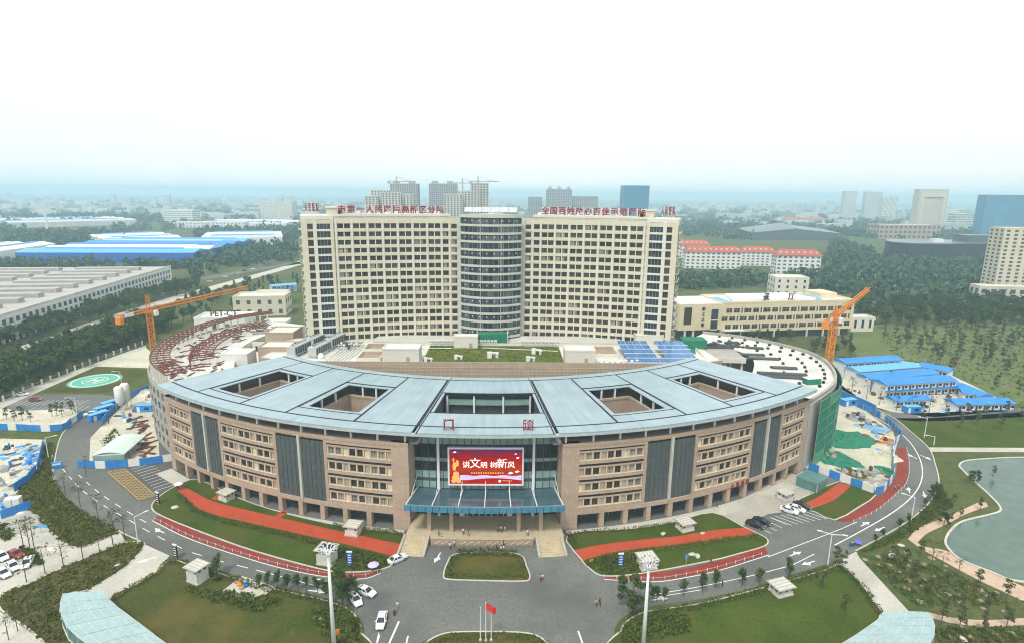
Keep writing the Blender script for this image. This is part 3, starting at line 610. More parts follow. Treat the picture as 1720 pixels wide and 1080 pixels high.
# entrance bay between the wings
A = lambda r0, r1, t0, t1, z0, z1: MB().arc(r0, r1, t0, t1, z0, z1, 0)
for r0, r1 in ((147.3, 151.2), (138.4, 147.0), (112.2, 123.2), (RI - .8, 111.9)):
    A(r0, r1, -6.0, 6.0, ZE - .35, ZE).build('roof_panel', 'metal_roof', fb)
for s in (-1, 1):
    A(RI - .8, 151.2, *sorted((s * 6.12, s * 6.25)), ZE - .35, ZE - .02).build('roof_panel', 'metal_roof', fb)
    A(123.4, 138.2, *sorted((s * 5.65, s * 5.95)), ZE - .35, ZE - .05).build('roof_panel', 'metal_roof', fb)
    A(RI, 151, *sorted((s * 6.0, s * 6.12)), ZE - .6, ZE + .02).build('gutter', 'black', fb)
    A(124, 138, *sorted((s * 5.9, s * 6.1)), ZW - 6, ZE - .6).build('courtyard_wall', 'dark_grey', fb)
for r_ in (112.05, 147.15, 138.3, 123.3): A(r_ - .25, r_ + .25, -5.95, 5.95, ZE - .6, ZE + .03).build('gutter', 'black', fb)
A(150.4, 151.25, -6.3, 6.3, ZE - .95, ZE - .36).build('fascia', 'galv', fb)
A(RI + 1, RI + 1.6, -7, 7, 0, ZW).build('rear_wall', 'stone', fb)
A(121.0, 121.4, -5.6, 5.6, 16, ZE - .5).build('gallery_wall', 'dark_grey', fb); A(122.4, 122.6, -5.6, 5.6, 22.3, 24.0).build('balustrade', 'glass_frost', fb)
A(139.2, 139.5, -5.9, 5.9, 10, ZE - .5).build('courtyard_wall', 'grey', fb); A(122, 139.3, -5.9, 5.9, 14, 14.3).build('courtyard_floor', 'grey', fb)
for t_ in (-5.4, -1.9, 1.9, 5.4): put('eaves_post', MB().box(-.25, .25, -.25, .25, 14.3, ZE - .5).mesh('eaves_post', 'metal_white'), fb, at(t_, 123.0, 0), R(t_))
for k in range(22): A(122.35, 122.4, -5.6 + k * .5, -5.56 + k * .5, 22.3, 24.0).build('mullion', 'dark_grey', fb)
# glass curtain wall: 20 bays, rows of clear and frosted panes
RG = 145.0
rows = [(1.6, 6.9, 'glass_teal'), (6.9, 8.9, 'glass_teal'), (8.9, 10.9, 'glass_frost'), (10.9, 11.6, 'canopy_glass'), (11.6, 13.6, 'glass_frost'), (13.6, 16.0, 'glass_dark'), (16.0, 17.0, 'glass_frost'), (17.0, 20.6, 'glass_dark'), (20.6, 23.4, 'glass_frost'), (23.4, ZE - .5, 'glass_dark')]
NB = 20; T0, T1 = -6.95, 6.95; dt = (T1 - T0) / NB
for z0, z1, mk_ in rows:
    for k in range(NB):
        a = T0 + dt * k
        A(RG - .12, RG + rnd.uniform(-.02, .02), a + .03, a + dt - .03, z0 + .06, z1 - .06).build('pane', mk_, fb)
for k in range(NB + 1): A(RG - .2, RG + .12, T0 + dt * k - .028, T0 + dt * k + .028, 1.6, ZE - .5).build('mullion', 'dark_grey', fb)
for z0, z1, _ in rows: A(RG - .15, RG + .1, T0, T1, z0 - .06, z0 + .06).build('transom', 'dark_grey', fb)
A(RG - .6, RG - .25, T0, T1, 1.5, ZE - .5).build('atrium_back', 'glass_dark', fb)
for s in (-1, 1): A(RG, RO - 3, *sorted((s * 6.95, s * 7.15)), 0, ZW).build('return_wall', 'stone', fb)
for t_ in (-4.6, 4.6): A(RG + .1, RG + .7, t_ - .12, t_ + .12, 1.6, 23).build('column', 'white', fb)
A(RG - .25, RG, -2.1, 2.1, 1.7, 4.6).build('doorway', 'glass_blue', fb)
for t_ in (-1.9, -1.3, -.7, -.1, .5, 1.1, 1.7): A(RG + .0, RG + .16, t_, t_ + .08, 1.6, 4.6).build('door_frame', 'metal_white', fb)
A(RG, RG + .3, -2.6, -2.1, 1.6, 4.9).build('door_pier', 'white', fb); A(RG, RG + .3, 2.1, 2.6, 1.6, 4.9).build('door_pier', 'white', fb)
# terrace, columns, canopy
A(RG - 3, 154.6, -6.95, 6.95, 0, 1.6).build('terrace', 'step_stone', fb)
for t_ in (-5.0, -3.0, 3.0, 5.0): A(151.6, 152.5, t_ - .17, t_ + .17, 1.6, 9.3).build('column', 'stone', fb)
cn = thing('entrance_canopy', 'sloping blue glass canopy over the main entrance steps', 'canopy', (0, 275, 0))
NC = 6; c0, c1 = -6.7, 6.7
for k in range(NC):
    a = c0 + (c1 - c0) * k / NC; b_ = c0 + (c1 - c0) * (k + 1) / NC
    for j in range(4):
        r0 = RG + .3 + 10.0 * j / 4; r1 = RG + .3 + 10.0 * (j + 1) / 4; z0 = 8.9 + 1.0 * j / 4; z1 = 8.9 + 1.0 * (j + 1) / 4
        o = MB(); n = 3
        vs = []
        for i in range(n + 1):
            t = R(a + .06 + (b_ - a - .12) * i / n)
            for r_, z in ((r0 + .05, z0 - .1), (r1 - .03, z1 - .1), (r1 - .03, z1), (r0 + .05, z0)): vs.append((r_ * math.sin(t), -r_ * math.cos(t), z))
        fs = [(4 * i + q, 4 * i + (q + 1) % 4, 4 * i + 4 + (q + 1) % 4, 4 * i + 4 + q) for i in range(n) for q in range(4)] + [(3, 2, 1, 0), (4 * n, 4 * n + 1, 4 * n + 2, 4 * n + 3)]
        o.add(vs, fs).build('glass_panel', 'canopy_glass', cn)
for k in range(NC + 1):
    t = c0 + (c1 - c0) * k / NC; p = at(t, RG + .1, 9.0); q = at(t, RG + 10.2, 10.05)
    MB().beam(p, q, .22, .4).build('rib', 'metal_white', cn)
    MB().beam(at(t, RG + .1, 12.6), at(t, RG + 6.5, 9.7), .1).build('tie_rod', 'metal_white', cn)
for k in range(22):
    a = c0 - .2 + (c1 - c0 + .4) * k / 22
    A(155.4, 155.8, a + .03, a + (c1 - c0 + .4) / 22 - .03, 8.6, 10.0).build('fascia_panel', 'canopy_blue', cn)
A(155.1, 155.4, c0 - .2, c1 + .2, 8.7, 9.9).build('edge_beam', 'steel', cn)
# steps on both sides of a low carved wall
def stairs(t0, t1, label):
    t = thing('stairs', label, 'stairs', (0, 275, 0)); n = 9
    for i in range(n):
        r0 = 154.6 + i * .62; A(r0, r0 + .66, t0, t1, 0, 1.6 - (i + 1) * 1.5 / n).build('step', 'step_stone', t)
    for a in (t0, t1): MB().arc(154.5, 160.4, a - .1, a + .1, 0, .5, 0, ztop=1.8).build('side_wall', 'paving', t)
stairs(-7.0, -4.9, 'tan stone steps west of the carved entrance wall'); stairs(4.5, 6.7, 'tan stone steps east of the carved entrance wall')
rw = thing('carved_wall', 'low tan wall with four carved panels below the entrance terrace', 'wall', (0, 275, 0))
A(155.2, 155.6, -4.6, 4.2, 0, 1.75).build('wall', 'tan_wall', rw)
for k in range(4):
    a = -4.5 + k * 2.16; pn = A(155.6, 155.7, a + .06, a + 2.08, .3, 1.45).build('carved_panel', 'tan', rw)
    b = MB()
    for i in range(9): u = a + .22 + i * .2; b.arc(155.7, 155.78, u, u + .12, .5 + .25 * (i % 3), .8 + .25 * (i % 3))
    b.build('relief', 'beige', pn)
A(155.1, 155.7, -4.65, 4.25, 1.75, 1.9).build('coping', 'step_stone', rw)
# LED screen
M['screen'] = m = bpy.data.materials.new('screen'); m.use_nodes = True; nt = m.node_tree; nt.nodes.clear()
o_ = nt.nodes.new('ShaderNodeOutputMaterial'); em = nt.nodes.new('ShaderNodeEmission'); em.inputs['Strength'].default_value = .5
t_ = nt.nodes.new('ShaderNodeTexCoord'); s_ = nt.nodes.new('ShaderNodeSeparateXYZ'); n_ = nt.nodes.new('ShaderNodeTexNoise'); n_.inputs['Scale'].default_value = .28
ad = nt.nodes.new('ShaderNodeMath'); ad.operation = 'MULTIPLY_ADD'; ad.inputs[1].default_value = .35
mr = nt.nodes.new('ShaderNodeMapRange'); mr.inputs['From Max'].default_value = 9.4
cr = nt.nodes.new('ShaderNodeValToRGB'); e = cr.color_ramp.elements; e[0].position = .18; e[0].color = (.62, .012, .004, 1); e[1].position = 1; e[1].color = (.10, .02, .16, 1)
for p_, c_ in ((.40, (.58, .06, .008)), (.52, (.60, .022, .006)), (.78, (.44, .012, .012)), (.9, (.26, .02, .08))):
    q = e.new(p_); q.color = (*c_, 1)
nt.links.new(t_.outputs['Object'], s_.inputs[0]); nt.links.new(t_.outputs['Object'], n_.inputs['Vector']); nt.links.new(s_.outputs['Z'], mr.inputs['Value'])
nt.links.new(n_.outputs['Fac'], ad.inputs[0]); nt.links.new(mr.outputs['Result'], ad.inputs[2])
sb = nt.nodes.new('ShaderNodeMath'); sb.operation = 'SUBTRACT'; sb.inputs[1].default_value = .17; nt.links.new(ad.outputs[0], sb.inputs[0])
nt.links.new(sb.outputs[0], cr.inputs['Fac']); nt.links.new(cr.outputs['Color'], em.inputs['Color']); nt.links.new(em.outputs[0], o_.inputs['Surface'])
for k, c_, st in (('lit_white', (.95, .80, .72), .7), ('lit_gold', (.70, .30, .08), .5), ('lit_pale', (.42, .36, .56), .5), ('lit_red', (.62, .02, .01), .62)): dm(k, c_, var=0, emit=st)
sx, sy, sz = (0.0, 275 - 146.6, 11.15)
scn = thing('led_screen', 'large LED screen showing white calligraphy on a red and purple picture', 'screen', (sx, sy, sz))
SW, SH = 17.6, 9.1
MB().box(-SW / 2, SW / 2, 0, .5, 0, SH).build('display', 'screen', scn)
b = MB(); b.box(-SW / 2 - .4, SW / 2 + .4, -.1, .6, -.4, 0); b.box(-SW / 2 - .4, SW / 2 + .4, -.1, .6, SH, SH + .4); b.box(-SW / 2 - .4, -SW / 2, -.1, .6, 0, SH); b.box(SW / 2, SW / 2 + .4, -.1, .6, 0, SH)
b.build('bezel', 'metal_white', scn)
for ch, x, z, sz_ in (('讲', -4.75, 4.95, 1.9), ('文', -2.6, 5.3, 2.9), ('明', -.45, 4.9, 1.8), ('树', 1.9, 4.95, 1.8), ('新', 3.95, 5.25, 2.7), ('风', 6.15, 4.95, 1.9)):
    text('letter', ch, sz_ * .98, 'lit_white', scn, (x, -.03, z), (math.pi / 2, 0, 0), .02, .0)
b = MB(); L1 = [(-6.2 + i * .6, 2.45 - .25 * math.sin(i * .5) * 0) for i in range(25)]
top = [(-6.3 + i * .6, 2.25 + .12 * math.sin(i * .8)) for i in range(26)]; bot = [(-6.3 + i * .6, 1.0 + .55 * math.sin(math.pi * max(0, (i - 3)) / 22)) for i in range(26)]
vs = [(x, -.02, z) for x, z in top] + [(x, -.02, z) for x, z in bot]; b.add(vs, [(i, i + 1, 27 + i, 26 + i) for i in range(25)]); b.build('mountain_picture', 'lit_pale', scn)
b = MB()
for i, (x, z, rx, rz_) in enumerate(((-7.2, 2.6, .75, .7), (-7.3, 1.5, .95, 1.0), (-7.8, .75, .6, .5), (-6.6, .7, .6, .5), (-7.6, 4.6, .45, 1.2), (-6.9, 5.4, .4, .9), (-7.8, 6.3, .25, .5))):
    b.add([(x + rx * math.cos(k * .6283), -.025 - .004 * i, z + rz_ * math.sin(k * .6283)) for k in range(10)], [tuple(range(10))])
b.build('gold_picture', 'lit_gold', scn)
b = MB()
for i, (x, z, s_) in enumerate(((-7.5, 8.3, .5), (7.2, 7.9, .35), (7.7, 6.9, .45), (6.0, 2.9, .7), (7.6, 3.3, .6))):
    b.add([(x - s_, -.04, z - s_ * .2), (x, -.04, z - s_ * .4), (x + s_, -.04, z), (x + .2 * s_, -.04, z + s_ * .5), (x - .3 * s_, -.04, z + .3 * s_)], [(0, 1, 2, 3, 4)])
b.add([(3.4 + .32 * math.cos(k * .785), -.03, .75 + .32 * math.sin(k * .785)) for k in range(8)], [tuple(range(8))]); b.build('white_picture', 'lit_white', scn)
b = MB()
for k in range(14): b.box(-3.6 + k * .58, -3.6 + k * .58 + .36, -.03, -.01, 2.75, 3.05)
b.box(4.0, 6.4, -.03, -.01, .78, .92); b.build('small_print', 'lit_gold', scn)
# the two characters on the roof edge, each on its frame
for ch, px_, lab in (('门', (-8.6), 'red framed roof character above the west half of the entrance'), ('诊', (10.0), 'red framed roof character above the east half of the entrance')):
    y = 275 - math.sqrt(149.2 ** 2 - px_ ** 2); t = thing('roof_sign', lab, 'sign', (px_, y, ZE), 0, 'entrance roof characters', .88)
    text('letter', ch, 2.9, 'sign_red', t, (0, -.12, 1.6), ext=.1, fat=.03)
    b = MB(); b.box(-1.35, -1.2, -.02, .1, 0, 3.15); b.box(1.2, 1.35, -.02, .1, 0, 3.15); b.box(-1.2, 1.2, -.02, .1, 3.0, 3.15); b.box(-1.2, 1.2, 0, .1, .35, .5)
    b.beam((-1.2, .1, 3), (-1.2, 1.6, .0), .1); b.beam((1.2, .1, 3), (1.2, 1.6, .0), .1); b.build('frame', 'sign_red', t)
er = thing('wall_sign', 'small red lettering over the ground floor on the east wing', 'sign', (0, 275, 0))
for i, ch in enumerate('人民医院'): th = 25.9 + i * .72; text('letter', ch, 1.25, 'sign_red', er, at(th, RO + .2, 4.75), (math.pi / 2, 0, R(th)), .05, .02)
MB().arc(RO + .06, RO + .12, 23.2, 28.7, 4.0, 4.1, 0).build('trim', 'sign_red', er)

# ================================================================ ward tower: concave arc, with a glazed drum in the middle
tw = thing('ward_tower', 'tall cream concave ward tower with glazed drum in the middle', 'building', (-1.2, 47, 0))
RT = 180.; NF = 16; ZTOP = 70.9; FH = 3.06; Z0 = 67.8                      # window centre of the top floor
def ang(x): return math.degrees(math.asin(x / RT))
def tat(th, r, z): t = R(th); return (r * math.sin(t), r * math.cos(t), z)
def TA(r0, r1, t0, t1, z0, z1, ztop=None): return MB().arc(r0, r1, *sorted((t0, t1)), z0, z1, 0, sg=-1, ztop=ztop)
def tw_win(wd, h, k, lights=2):
    b = MB(); b.box(-wd / 2, wd / 2, .22, .3, 0, h, 1)
    n = lights
    for i in range(n):
        x0 = -wd / 2 + wd * i / n; x1 = x0 + wd / n
        for x in (x0 + (x1 - x0) * .36, x0 + (x1 - x0) * .7): b.box(x, x + .05, .14, .22, 0, h, 0)
        if k >= 1: b.box(x0 + .12, x0 + (.9 if k == 1 else 1.2) * (wd / n) * (.55 if i % 2 else .8), .19, .215, .1, h - .1, 2)
    b.box(-wd / 2, wd / 2, .14, .22, h * .66, h * .66 + .06, 0)
    for i in range(1, n): x = -wd / 2 + wd * i / n; b.box(x - .16, x + .16, -.05, .22, 0, h, 3)
    return b.mesh('window', ['dark_grey', 'glass_brown', 'curtain', 'cream_pale'])
TWM = [tw_win(4.5, 1.75, k) for k in (0, 0, 0, 0, 1)]; TW1 = [tw_win(2.1, 1.75, k, 1) for k in (0, 0, 1)]
def tput(name, me, th, r, z): return put(name, me, tw, tat(th, r, z), -R(th))
PIL = [19.3 + 5.5 * k for k in range(8)]
for s in (-1, 1):
    a0, a1 = s * ang(16.2), s * ang(58.6)
    TA(RT + .3, RT + .8, a0, a1, 0, ZTOP).build('wall', 'cream', tw)
    for f in range(NF + 1):                                                   # spandrel bands
        z = Z0 + FH * .5 - f * FH
        TA(RT - .02, RT + .3, a0, a1, z - .62, z + .62 if f else ZTOP).build('spandrel', 'cream', tw)
    for x in PIL + [16.2]: TA(RT - .32, RT + .3, s * ang(x) - .11, s * ang(x) + .11, 20, ZTOP - 1.2).build('pilaster', 'cream_pale', tw)
    for f in range(NF):
        z = Z0 - f * FH - .9
        for k in range(7): tput('window', TWM[rnd.randrange(5)], s * ang(PIL[k] + 2.75), RT + .0, z)
        tput('window', TW1[rnd.randrange(3)], s * ang(17.8), RT + .0, z)
    TA(RT - .1, RT + 17, a0, a1, ZTOP, ZTOP + .5).build('roof', 'white_dirty', tw)
    TA(RT - .25, RT + .25, a0, a1, ZTOP + .5, ZTOP + 1.3).build('parapet', 'cream_pale', tw)
    TA(RT + 16.4, RT + 17, a0, a1, 0, ZTOP + 1.).build('rear_wall', 'cream', tw)
    # end pavilion
    e0 = 58.6; P0 = Vector(tat(s * ang(e0), RT, 0)); d = Vector((s * .94, -.33, 0)).normalized(); nrm = Vector((s * .33, .94, 0))
    def pv(u, v, z): q = P0 + d * u + nrm * v; return (q.x, q.y, z)
    def pbox(u0, u1, v0, v1, z0, z1, name, m, parent=tw):
        P = [pv(u, v, 0)[:2] for u, v in ((u0, v0), (u1, v0), (u1, v1), (u0, v1))]
        return MB().prism(P, z0, z1).build(name, m, parent)
    pbox(0, 11.2, .5, 17, 0, ZTOP - .6, 'wall', 'cream'); pbox(-.1, 11.4, -.4, 17.2, ZTOP - .6, ZTOP + .7, 'parapet', 'cream_pale')
    pbox(0, 1.1, -.5, .5, 0, ZTOP - .6, 'pier', 'cream'); pbox(5.9, 7.2, -.5, .5, 0, ZTOP - .6, 'pier', 'cream_pale'); pbox(9.2, 11.3, -.5, .5, 0, ZTOP - .6, 'pier', 'cream')
    pbox(0, 11.2, -.3, .5, ZTOP - 2.2, ZTOP - .6, 'spandrel', 'cream')
    for f in range(NF):
        z = Z0 - f * FH
        pbox(1.1, 5.9, -.25, .5, z - 1.9, z - 1.15, 'spandrel', 'cream_pale'); pbox(7.2, 9.2, -.25, .5, z - 1.9, z - 1.15, 'spandrel', 'cream')
        w_ = pbox(1.1, 5.9, .2, .45, z - 1.15, z + 1.16, 'window', 'glass_blue'); pbox(7.2, 9.2, .1, .45, z - 1.15, z + 1.16, 'window', 'glass_brown')
        for u in (2.3, 3.5, 4.7): pbox(u, u + .07, .1, .2, z - 1.15, z + 1.1, 'glazing_bar', 'steel', w_)
        pbox(11.2, 12.3, 3, 12, z - 1.6, z - 1.35, 'balcony_slab', 'cream_pale'); pbox(12.2, 12.3, 3, 12, z - 1.35, z - .5, 'balcony_rail', 'cream')
        pbox(11.15, 11.25, 3.4, 11.6, z - 1.2, z + 1.1, 'window', 'glass_dark')
    # lift house on the roof
    pbox(-4.5, 1.8, 3, 9, ZTOP + .5, ZTOP + 3.4, 'lift_house', 'cream'); pbox(-4.8, 2.1, 2.7, 9.3, ZTOP + 3.4, ZTOP + 3.8, 'lift_house_roof', 'cream_pale'); pbox(-3.2, -1.8, 2.85, 3.0, ZTOP + .9, ZTOP + 2.7, 'vent', 'black')
    # link bay and corner piers beside the drum
    TA(RT - .1, RT + .5, s * ang(12.2), s * ang(16.2), 0, ZTOP).build('wall', 'cream', tw)
    for f in range(NF):
        z = Z0 - f * FH
        tput('window', TW1[rnd.randrange(3)], s * ang(14.5), RT - .36, z - 1.0)
        TA(RT - .5, RT - .1, s * ang(13.3), s * ang(15.7), z - 1.9, z - 1.05).build('spandrel', 'cream_pale', tw)
    TA(RT - .9, RT - .1, s * ang(12.0), s * ang(13.2), 0, ZTOP).build('pier', 'cream_pale', tw)
# drum
DR = 17.0; dcy = 217.2 - 47 + DR; DT = 44.
def DA(r0, r1, t0, t1, z0, z1): return MB().arc(r0, r1, t0, t1, z0, z1, 0, cy=dcy, step=3)
DA(0.5, DR - .7, -DT, DT, 20, 72.0).build('drum_core', 'glass_dark', tw)
for f in range(NF):
    zc = 70.2 - f * FH
    DA(DR - .55, DR, -DT, DT, zc - 2.1, zc - 1.25).build('drum_band', 'wall_pale', tw)
    for k in range(13):
        a = -DT + 2 * DT * k / 13
        DA(DR - .5, DR - .28, a + .15, a + 2 * DT / 13 - .15, zc - 1.15, zc + .9).build('pane', rnd.choice(['glass_blue', 'glass_blue', 'glass_dark', 'glass_grey']) if 0 < k < 12 else 'glass_teal', tw)
    for a in (-13.5, 13.5): DA(DR - .3, DR - .08, a - .5, a + .5, zc - 1.15, zc + .9).build('mullion', 'steel', tw)
    for k in range(14): a = -DT + 2 * DT * k / 13; DA(DR - .5, DR - .22, a - .12, a + .12, zc - 1.15, zc + .9).build('mullion', 'steel', tw)
    if f % 2 == 0:
        for k in range(8): a = -35 + k * 10; DA(DR - .28, DR - .2, a - .5, a + .5, zc - .2, zc + .3).build('blind', 'white', tw)
DA(.5, DR + .2, -DT - 2, DT + 2, 71.3, 72.4).build('drum_roof', 'wall_pale', tw)
sp = MB().box(-2.3, 2.3, -1.8, 1.8, 0, .12).mesh('solar_collector', 'galv')
for i in range(6):
    o = put('solar_collector', sp, tw, (-8.4 + i * 3.35, 170.2 + 3.6, 74.2), rot=(R(28), 0, 0), sca=(.68, 1, 1)); o.data = sp
    MB().box(-8.4 + i * 3.35 - .05, -8.4 + i * 3.35 + .05, 170.2 + 4.6, 170.2 + 4.7, 72.6, 74.5).build('collector_leg', 'steel', tw)
# roof lettering: one sign per side plus the short ones on the ends
def tower_sign(chars, x0, x1, label, h=3.2, y_off=1.0, z=ZTOP + .9):
    t = thing('roof_sign', label, 'sign', (-1.2, 47, 0)); n = len(chars)
    for i, ch in enumerate(chars):
        x = x0 + (x1 - x0) * i / max(1, n - 1); th = ang(x); p = tat(th, RT + y_off, z + h / 2 + .3)
        text('letter', ch, h * .95, 'sign_red', t, p, (math.pi / 2, 0, -R(th)), .12, .07)
        b = MB(); c = -R(th); b.box(-h * .52, -h * .47, .15, .3, 0, h + .2); b.box(h * .47, h * .52, .15, .3, 0, h + .2); b.box(-h * .47, h * .47, .15, .3, .1, .25); b.box(-h * .47, h * .47, .15, .3, h + .05, h + .2); b.beam((-h * .45, .3, h * .9), (-h * .45, 1.6, -.3), .1); b.beam((h * .45, .3, h * .9), (h * .45, 1.6, -.3), .1)
        q = tat(th, RT + y_off, z); b.build('frame', 'metal_white', t, q, c)
tower_sign('市第一人民医院高新区分院', -55.4, -19.8, 'row of red characters on frames along the west parapet of the tower')
tower_sign('全国百姓放心百佳示范医院', 20.8, 56.4, 'row of red characters on frames along the east parapet of the tower')
for s in (-1, 1):
    t = thing('roof_sign', 'four narrow red characters on the %s end of the tower roof' % ('west' if s < 0 else 'east'), 'sign', (-1.2, 47, 0))
    for i, ch in enumerate('人民医院'):
        u = (i * 1.5 + 5.6); e0 = 58.6; P0 = Vector(tat(s * ang(e0), RT, 0)) + Vector((s * .94, -.33, 0)) * (u if s > 0 else 15.8 - u) * .9 + Vector((s * .33, .94, 0)) * 4
        o = text('letter', ch, 3.4, 'sign_red', t, (P0.x, P0.y, ZTOP + 3.4), (math.pi / 2, 0, 0), .12, .07); o.scale = (.3, 1, 1)
        MB().box(-.06, .06, .1, .25, ZTOP + .6, ZTOP + 5).build('frame', 'metal_white', t, (P0.x, P0.y, 0))
tank = thing('roof_equipment', 'pale solar collectors and low plant behind the west roof lettering', 'roof plant', (-1.2, 47, 0))
for i in range(9): MB().obox(*tat(ang(-50 + i * 3.6), RT + 7, 0)[:2], ZTOP + .5, ZTOP + 2.2, 2.4, 1.6, .1).build('unit', 'white', tank)
tank = thing('roof_equipment', 'pale solar collectors and low plant behind the east roof lettering', 'roof plant', (-1.2, 47, 0))
for i in range(9): MB().obox(*tat(ang(19 + i * 3.6), RT + 7, 0)[:2], ZTOP + .5, ZTOP + 2.2, 2.4, 1.6, -.1).build('unit', 'white', tank)

# ================================================================ podium with the roof garden
pd = thing('podium_block', 'low tan podium with a grassed roof garden in front of the tower', 'building')
ZP = 23.2
pod = [(-82, 196), (-66, 188.5), (66, 188.5), (82, 196), (80, 224), (-80, 224)]
MB().prism(pod, 0, ZP).build('block', 'tan_wall', pd)
MB().prism([(-81, 196.5), (-65.8, 189.2), (65.8, 189.2), (81, 196.5), (79, 223), (-79, 223)], ZP, ZP + .05).build('roof', 'white_dirty', pd)
for a, b_ in (((-66, 188.8), (66, 188.8)), ((-26, 213.4), (80, 213.4)), ((-80, 216.5), (-26, 216.5))):
    MB().beam((*a, ZP + .45), (*b_, ZP + .45), .45, .9).build('parapet', 'cream_pale' if a[1] > 200 else 'tan_wall', pd)
fl = MB()
for i in range(88): x = -65.5 + i * 1.5; fl.box(x, x + .06, 188.42, 188.52, 10, ZP)
for k in range(8): fl.box(-66, 66, 188.4, 188.5, ZP - 1 - k * 1.2, ZP - .95 - k * 1.2)
fl.build('tile_joint', 'cream', pd)
MB().box(-24, 25, 189.4, 212.8, ZP + .05, ZP + .3).build('roof_lawn', 'roof_lawn', pd)
tag(leafcloud('roof_garden_grass', [(rnd.uniform(-23.5, 24.5), rnd.uniform(189.8, 212.4), ZP + .3) for i in range(900)], 5, .5, .4, 'shrub', .35), 'uneven grass and weeds on the podium roof garden', 'grass', kind='stuff')
MB().box(-46, 50, 213.7, 224, ZP + .05, ZP + 1.5).build('upper_roof', 'wall_pale', pd)
def roof_box(name, label, cat, x0, x1, y0, y1, h, m='cream_pale', top='white', z=ZP, grp=None):
    t = thing(name, label, cat, ((x0 + x1) / 2, (y0 + y1) / 2, z), 0, grp); a, c = (x1 - x0) / 2, (y1 - y0) / 2
    MB().box(-a, a, -c, c, 0, h).build('wall', m, t); MB().box(-a + .3, a - .3, -c + .3, c - .3, h, h + .05).build('roof', top, t)
    b = MB(); b.box(-a - .1, a + .1, -c - .1, -c + .3, h, h + .5); b.box(-a - .1, a + .1, c - .3, c + .1, h, h + .5); b.box(-a - .1, -a + .3, -c + .3, c - .3, h, h + .5); b.box(a - .3, a + .1, -c + .3, c - .3, h, h + .5)
    b.build('parapet', m, t); MB().box(a * .3, a * .3 + 1.2, -c - .05, -c, .1, 2.2).build('door', 'grey', t); return t
roof_box('roof_hut', 'white stair hut on the podium beside the west edge of the roof lawn', 'hut', -37.5, -25, 190, 197, 4.6)
roof_box('roof_hut', 'white stair hut on the podium beside the east edge of the roof lawn', 'hut', 25.2, 35.5, 189.8, 196.2, 4.6)
roof_box('roof_hut', 'pale stair hut against the tower above the middle of the roof lawn', 'hut', -14.8, -5.8, 209.2, 213, 4.4)
roof_box('roof_hut', 'pale stair hut against the tower right of the solar panels', 'hut', 55, 65.5, 213.8, 219, 4.2)
gc = thing('glass_canopy', 'green glass roof over the lobby at the foot of the tower drum', 'canopy', (-1.2, 47, 0))
MB().prism([(-5, 166.6), (6.5, 166.6), (6.5, 171), (-5, 171)], 27.6, 27.8).build('glass', 'net_green', gc); MB().prism([(-5, 166.4), (6.5, 166.4), (6.5, 166.6), (-5, 166.6)], ZP + 1.5, 27.9).build('front', 'net_green', gc)
for x in (-5.2, 6.5): MB().box(x, x + .25, 166.2, 171, ZP + 1.5, 28.2).build('cheek', 'cream_pale', gc)
# light wells beside the huts
for x0, x1, y0, y1, lab in ((-47.5, -38.2, 203, 212, 'square light well with tan walls behind the west stair hut'), (-47, -38.5, 191.5, 201, 'sunken tan light well left of the west stair hut'), (36, 45.5, 198.5, 210, 'sunken tan light well between east stair hut and solar panels')):
    t = thing('light_well', lab, 'light well', ((x0 + x1) / 2, (y0 + y1) / 2, ZP)); a, c = (x1 - x0) / 2, (y1 - y0) / 2
    b = MB(); b.box(-a, a, -c, -c + .4, 0, 1.3); b.box(-a, a, c - .4, c, 0, 1.3); b.box(-a, -a + .4, -c + .4, c - .4, 0, 1.3); b.box(a - .4, a, -c + .4, c - .4, 0, 1.3); b.build('kerb_wall', 'cream_pale', t)
    MB().box(-a + .4, a - .4, -c + .4, c - .4, .05, .12).build('floor', 'tan', t); MB().box(-a + .4, a - .4, c - .55, c - .4, .1, 1.2).build('tile_wall', 'tan_wall', t)
# chillers: long louvred boxes with fans along the top
def chiller(x, y, l, rz, label):
    t = thing('chiller', label, 'chiller', (x, y, ZP), rz, 'rooftop chillers')
    MB().box(-l / 2, l / 2, -1.6, 1.6, .8, 4.0).build('casing', 'galv', t)
    for i in range(int(l / 1.5)):
        for sx in (-1.62, 1.56): MB().box(-l / 2 + .3 + i * 1.5, -l / 2 + 1.5 + i * 1.5, sx, sx + .06, 1.1, 3.6).build('louvre', 'dark_grey', t)
    for i in range(int(l / 1.9)):
        f_ = MB().lathe([(.75, 4.0), (.75, 4.5)], -l / 2 + 1.2 + i * 1.9, 0, 10).build('fan', 'galv', t); MB().lathe([(.6, 4.5), (.6, 4.53)], -l / 2 + 1.2 + i * 1.9, 0, 10).build('grille', 'black', f_)
    for sx in (-l / 2 + .4, l / 2 - .4): MB().box(sx - .2, sx + .2, -1.5, 1.5, .05, .8).build('skid', 'steel', t)
for i, (px_, lab) in enumerate((((-69.5, 200.5), 'near west one of four long grey rooftop chillers'), ((-67.0, 212.5), 'far west one of four long grey rooftop chillers'), ((-62.0, 200.0), 'near east one of four long grey rooftop chillers'), ((-60.0, 212), 'far east one of four long grey rooftop chillers'))):
    chiller(px_[0], px_[1], 10.5, R(78), lab)
pp = thing('pipe_rack', 'white pipes and pumps on a steel rack beside the chillers', 'pipework', (-53.5, 203, ZP))
for i in range(7): MB().tube((-4 + i * 1.25, -11, .5), (-2.2 + i * 1.25, 10, .5), .18, n=6).build('pipe', 'white', pp)
for i in range(4): MB().beam((-4, 2 + i * 2.2, 1.8), (4.5, 2 + i * 2.2, 1.8), .2).build('beam', 'dark_grey', pp)
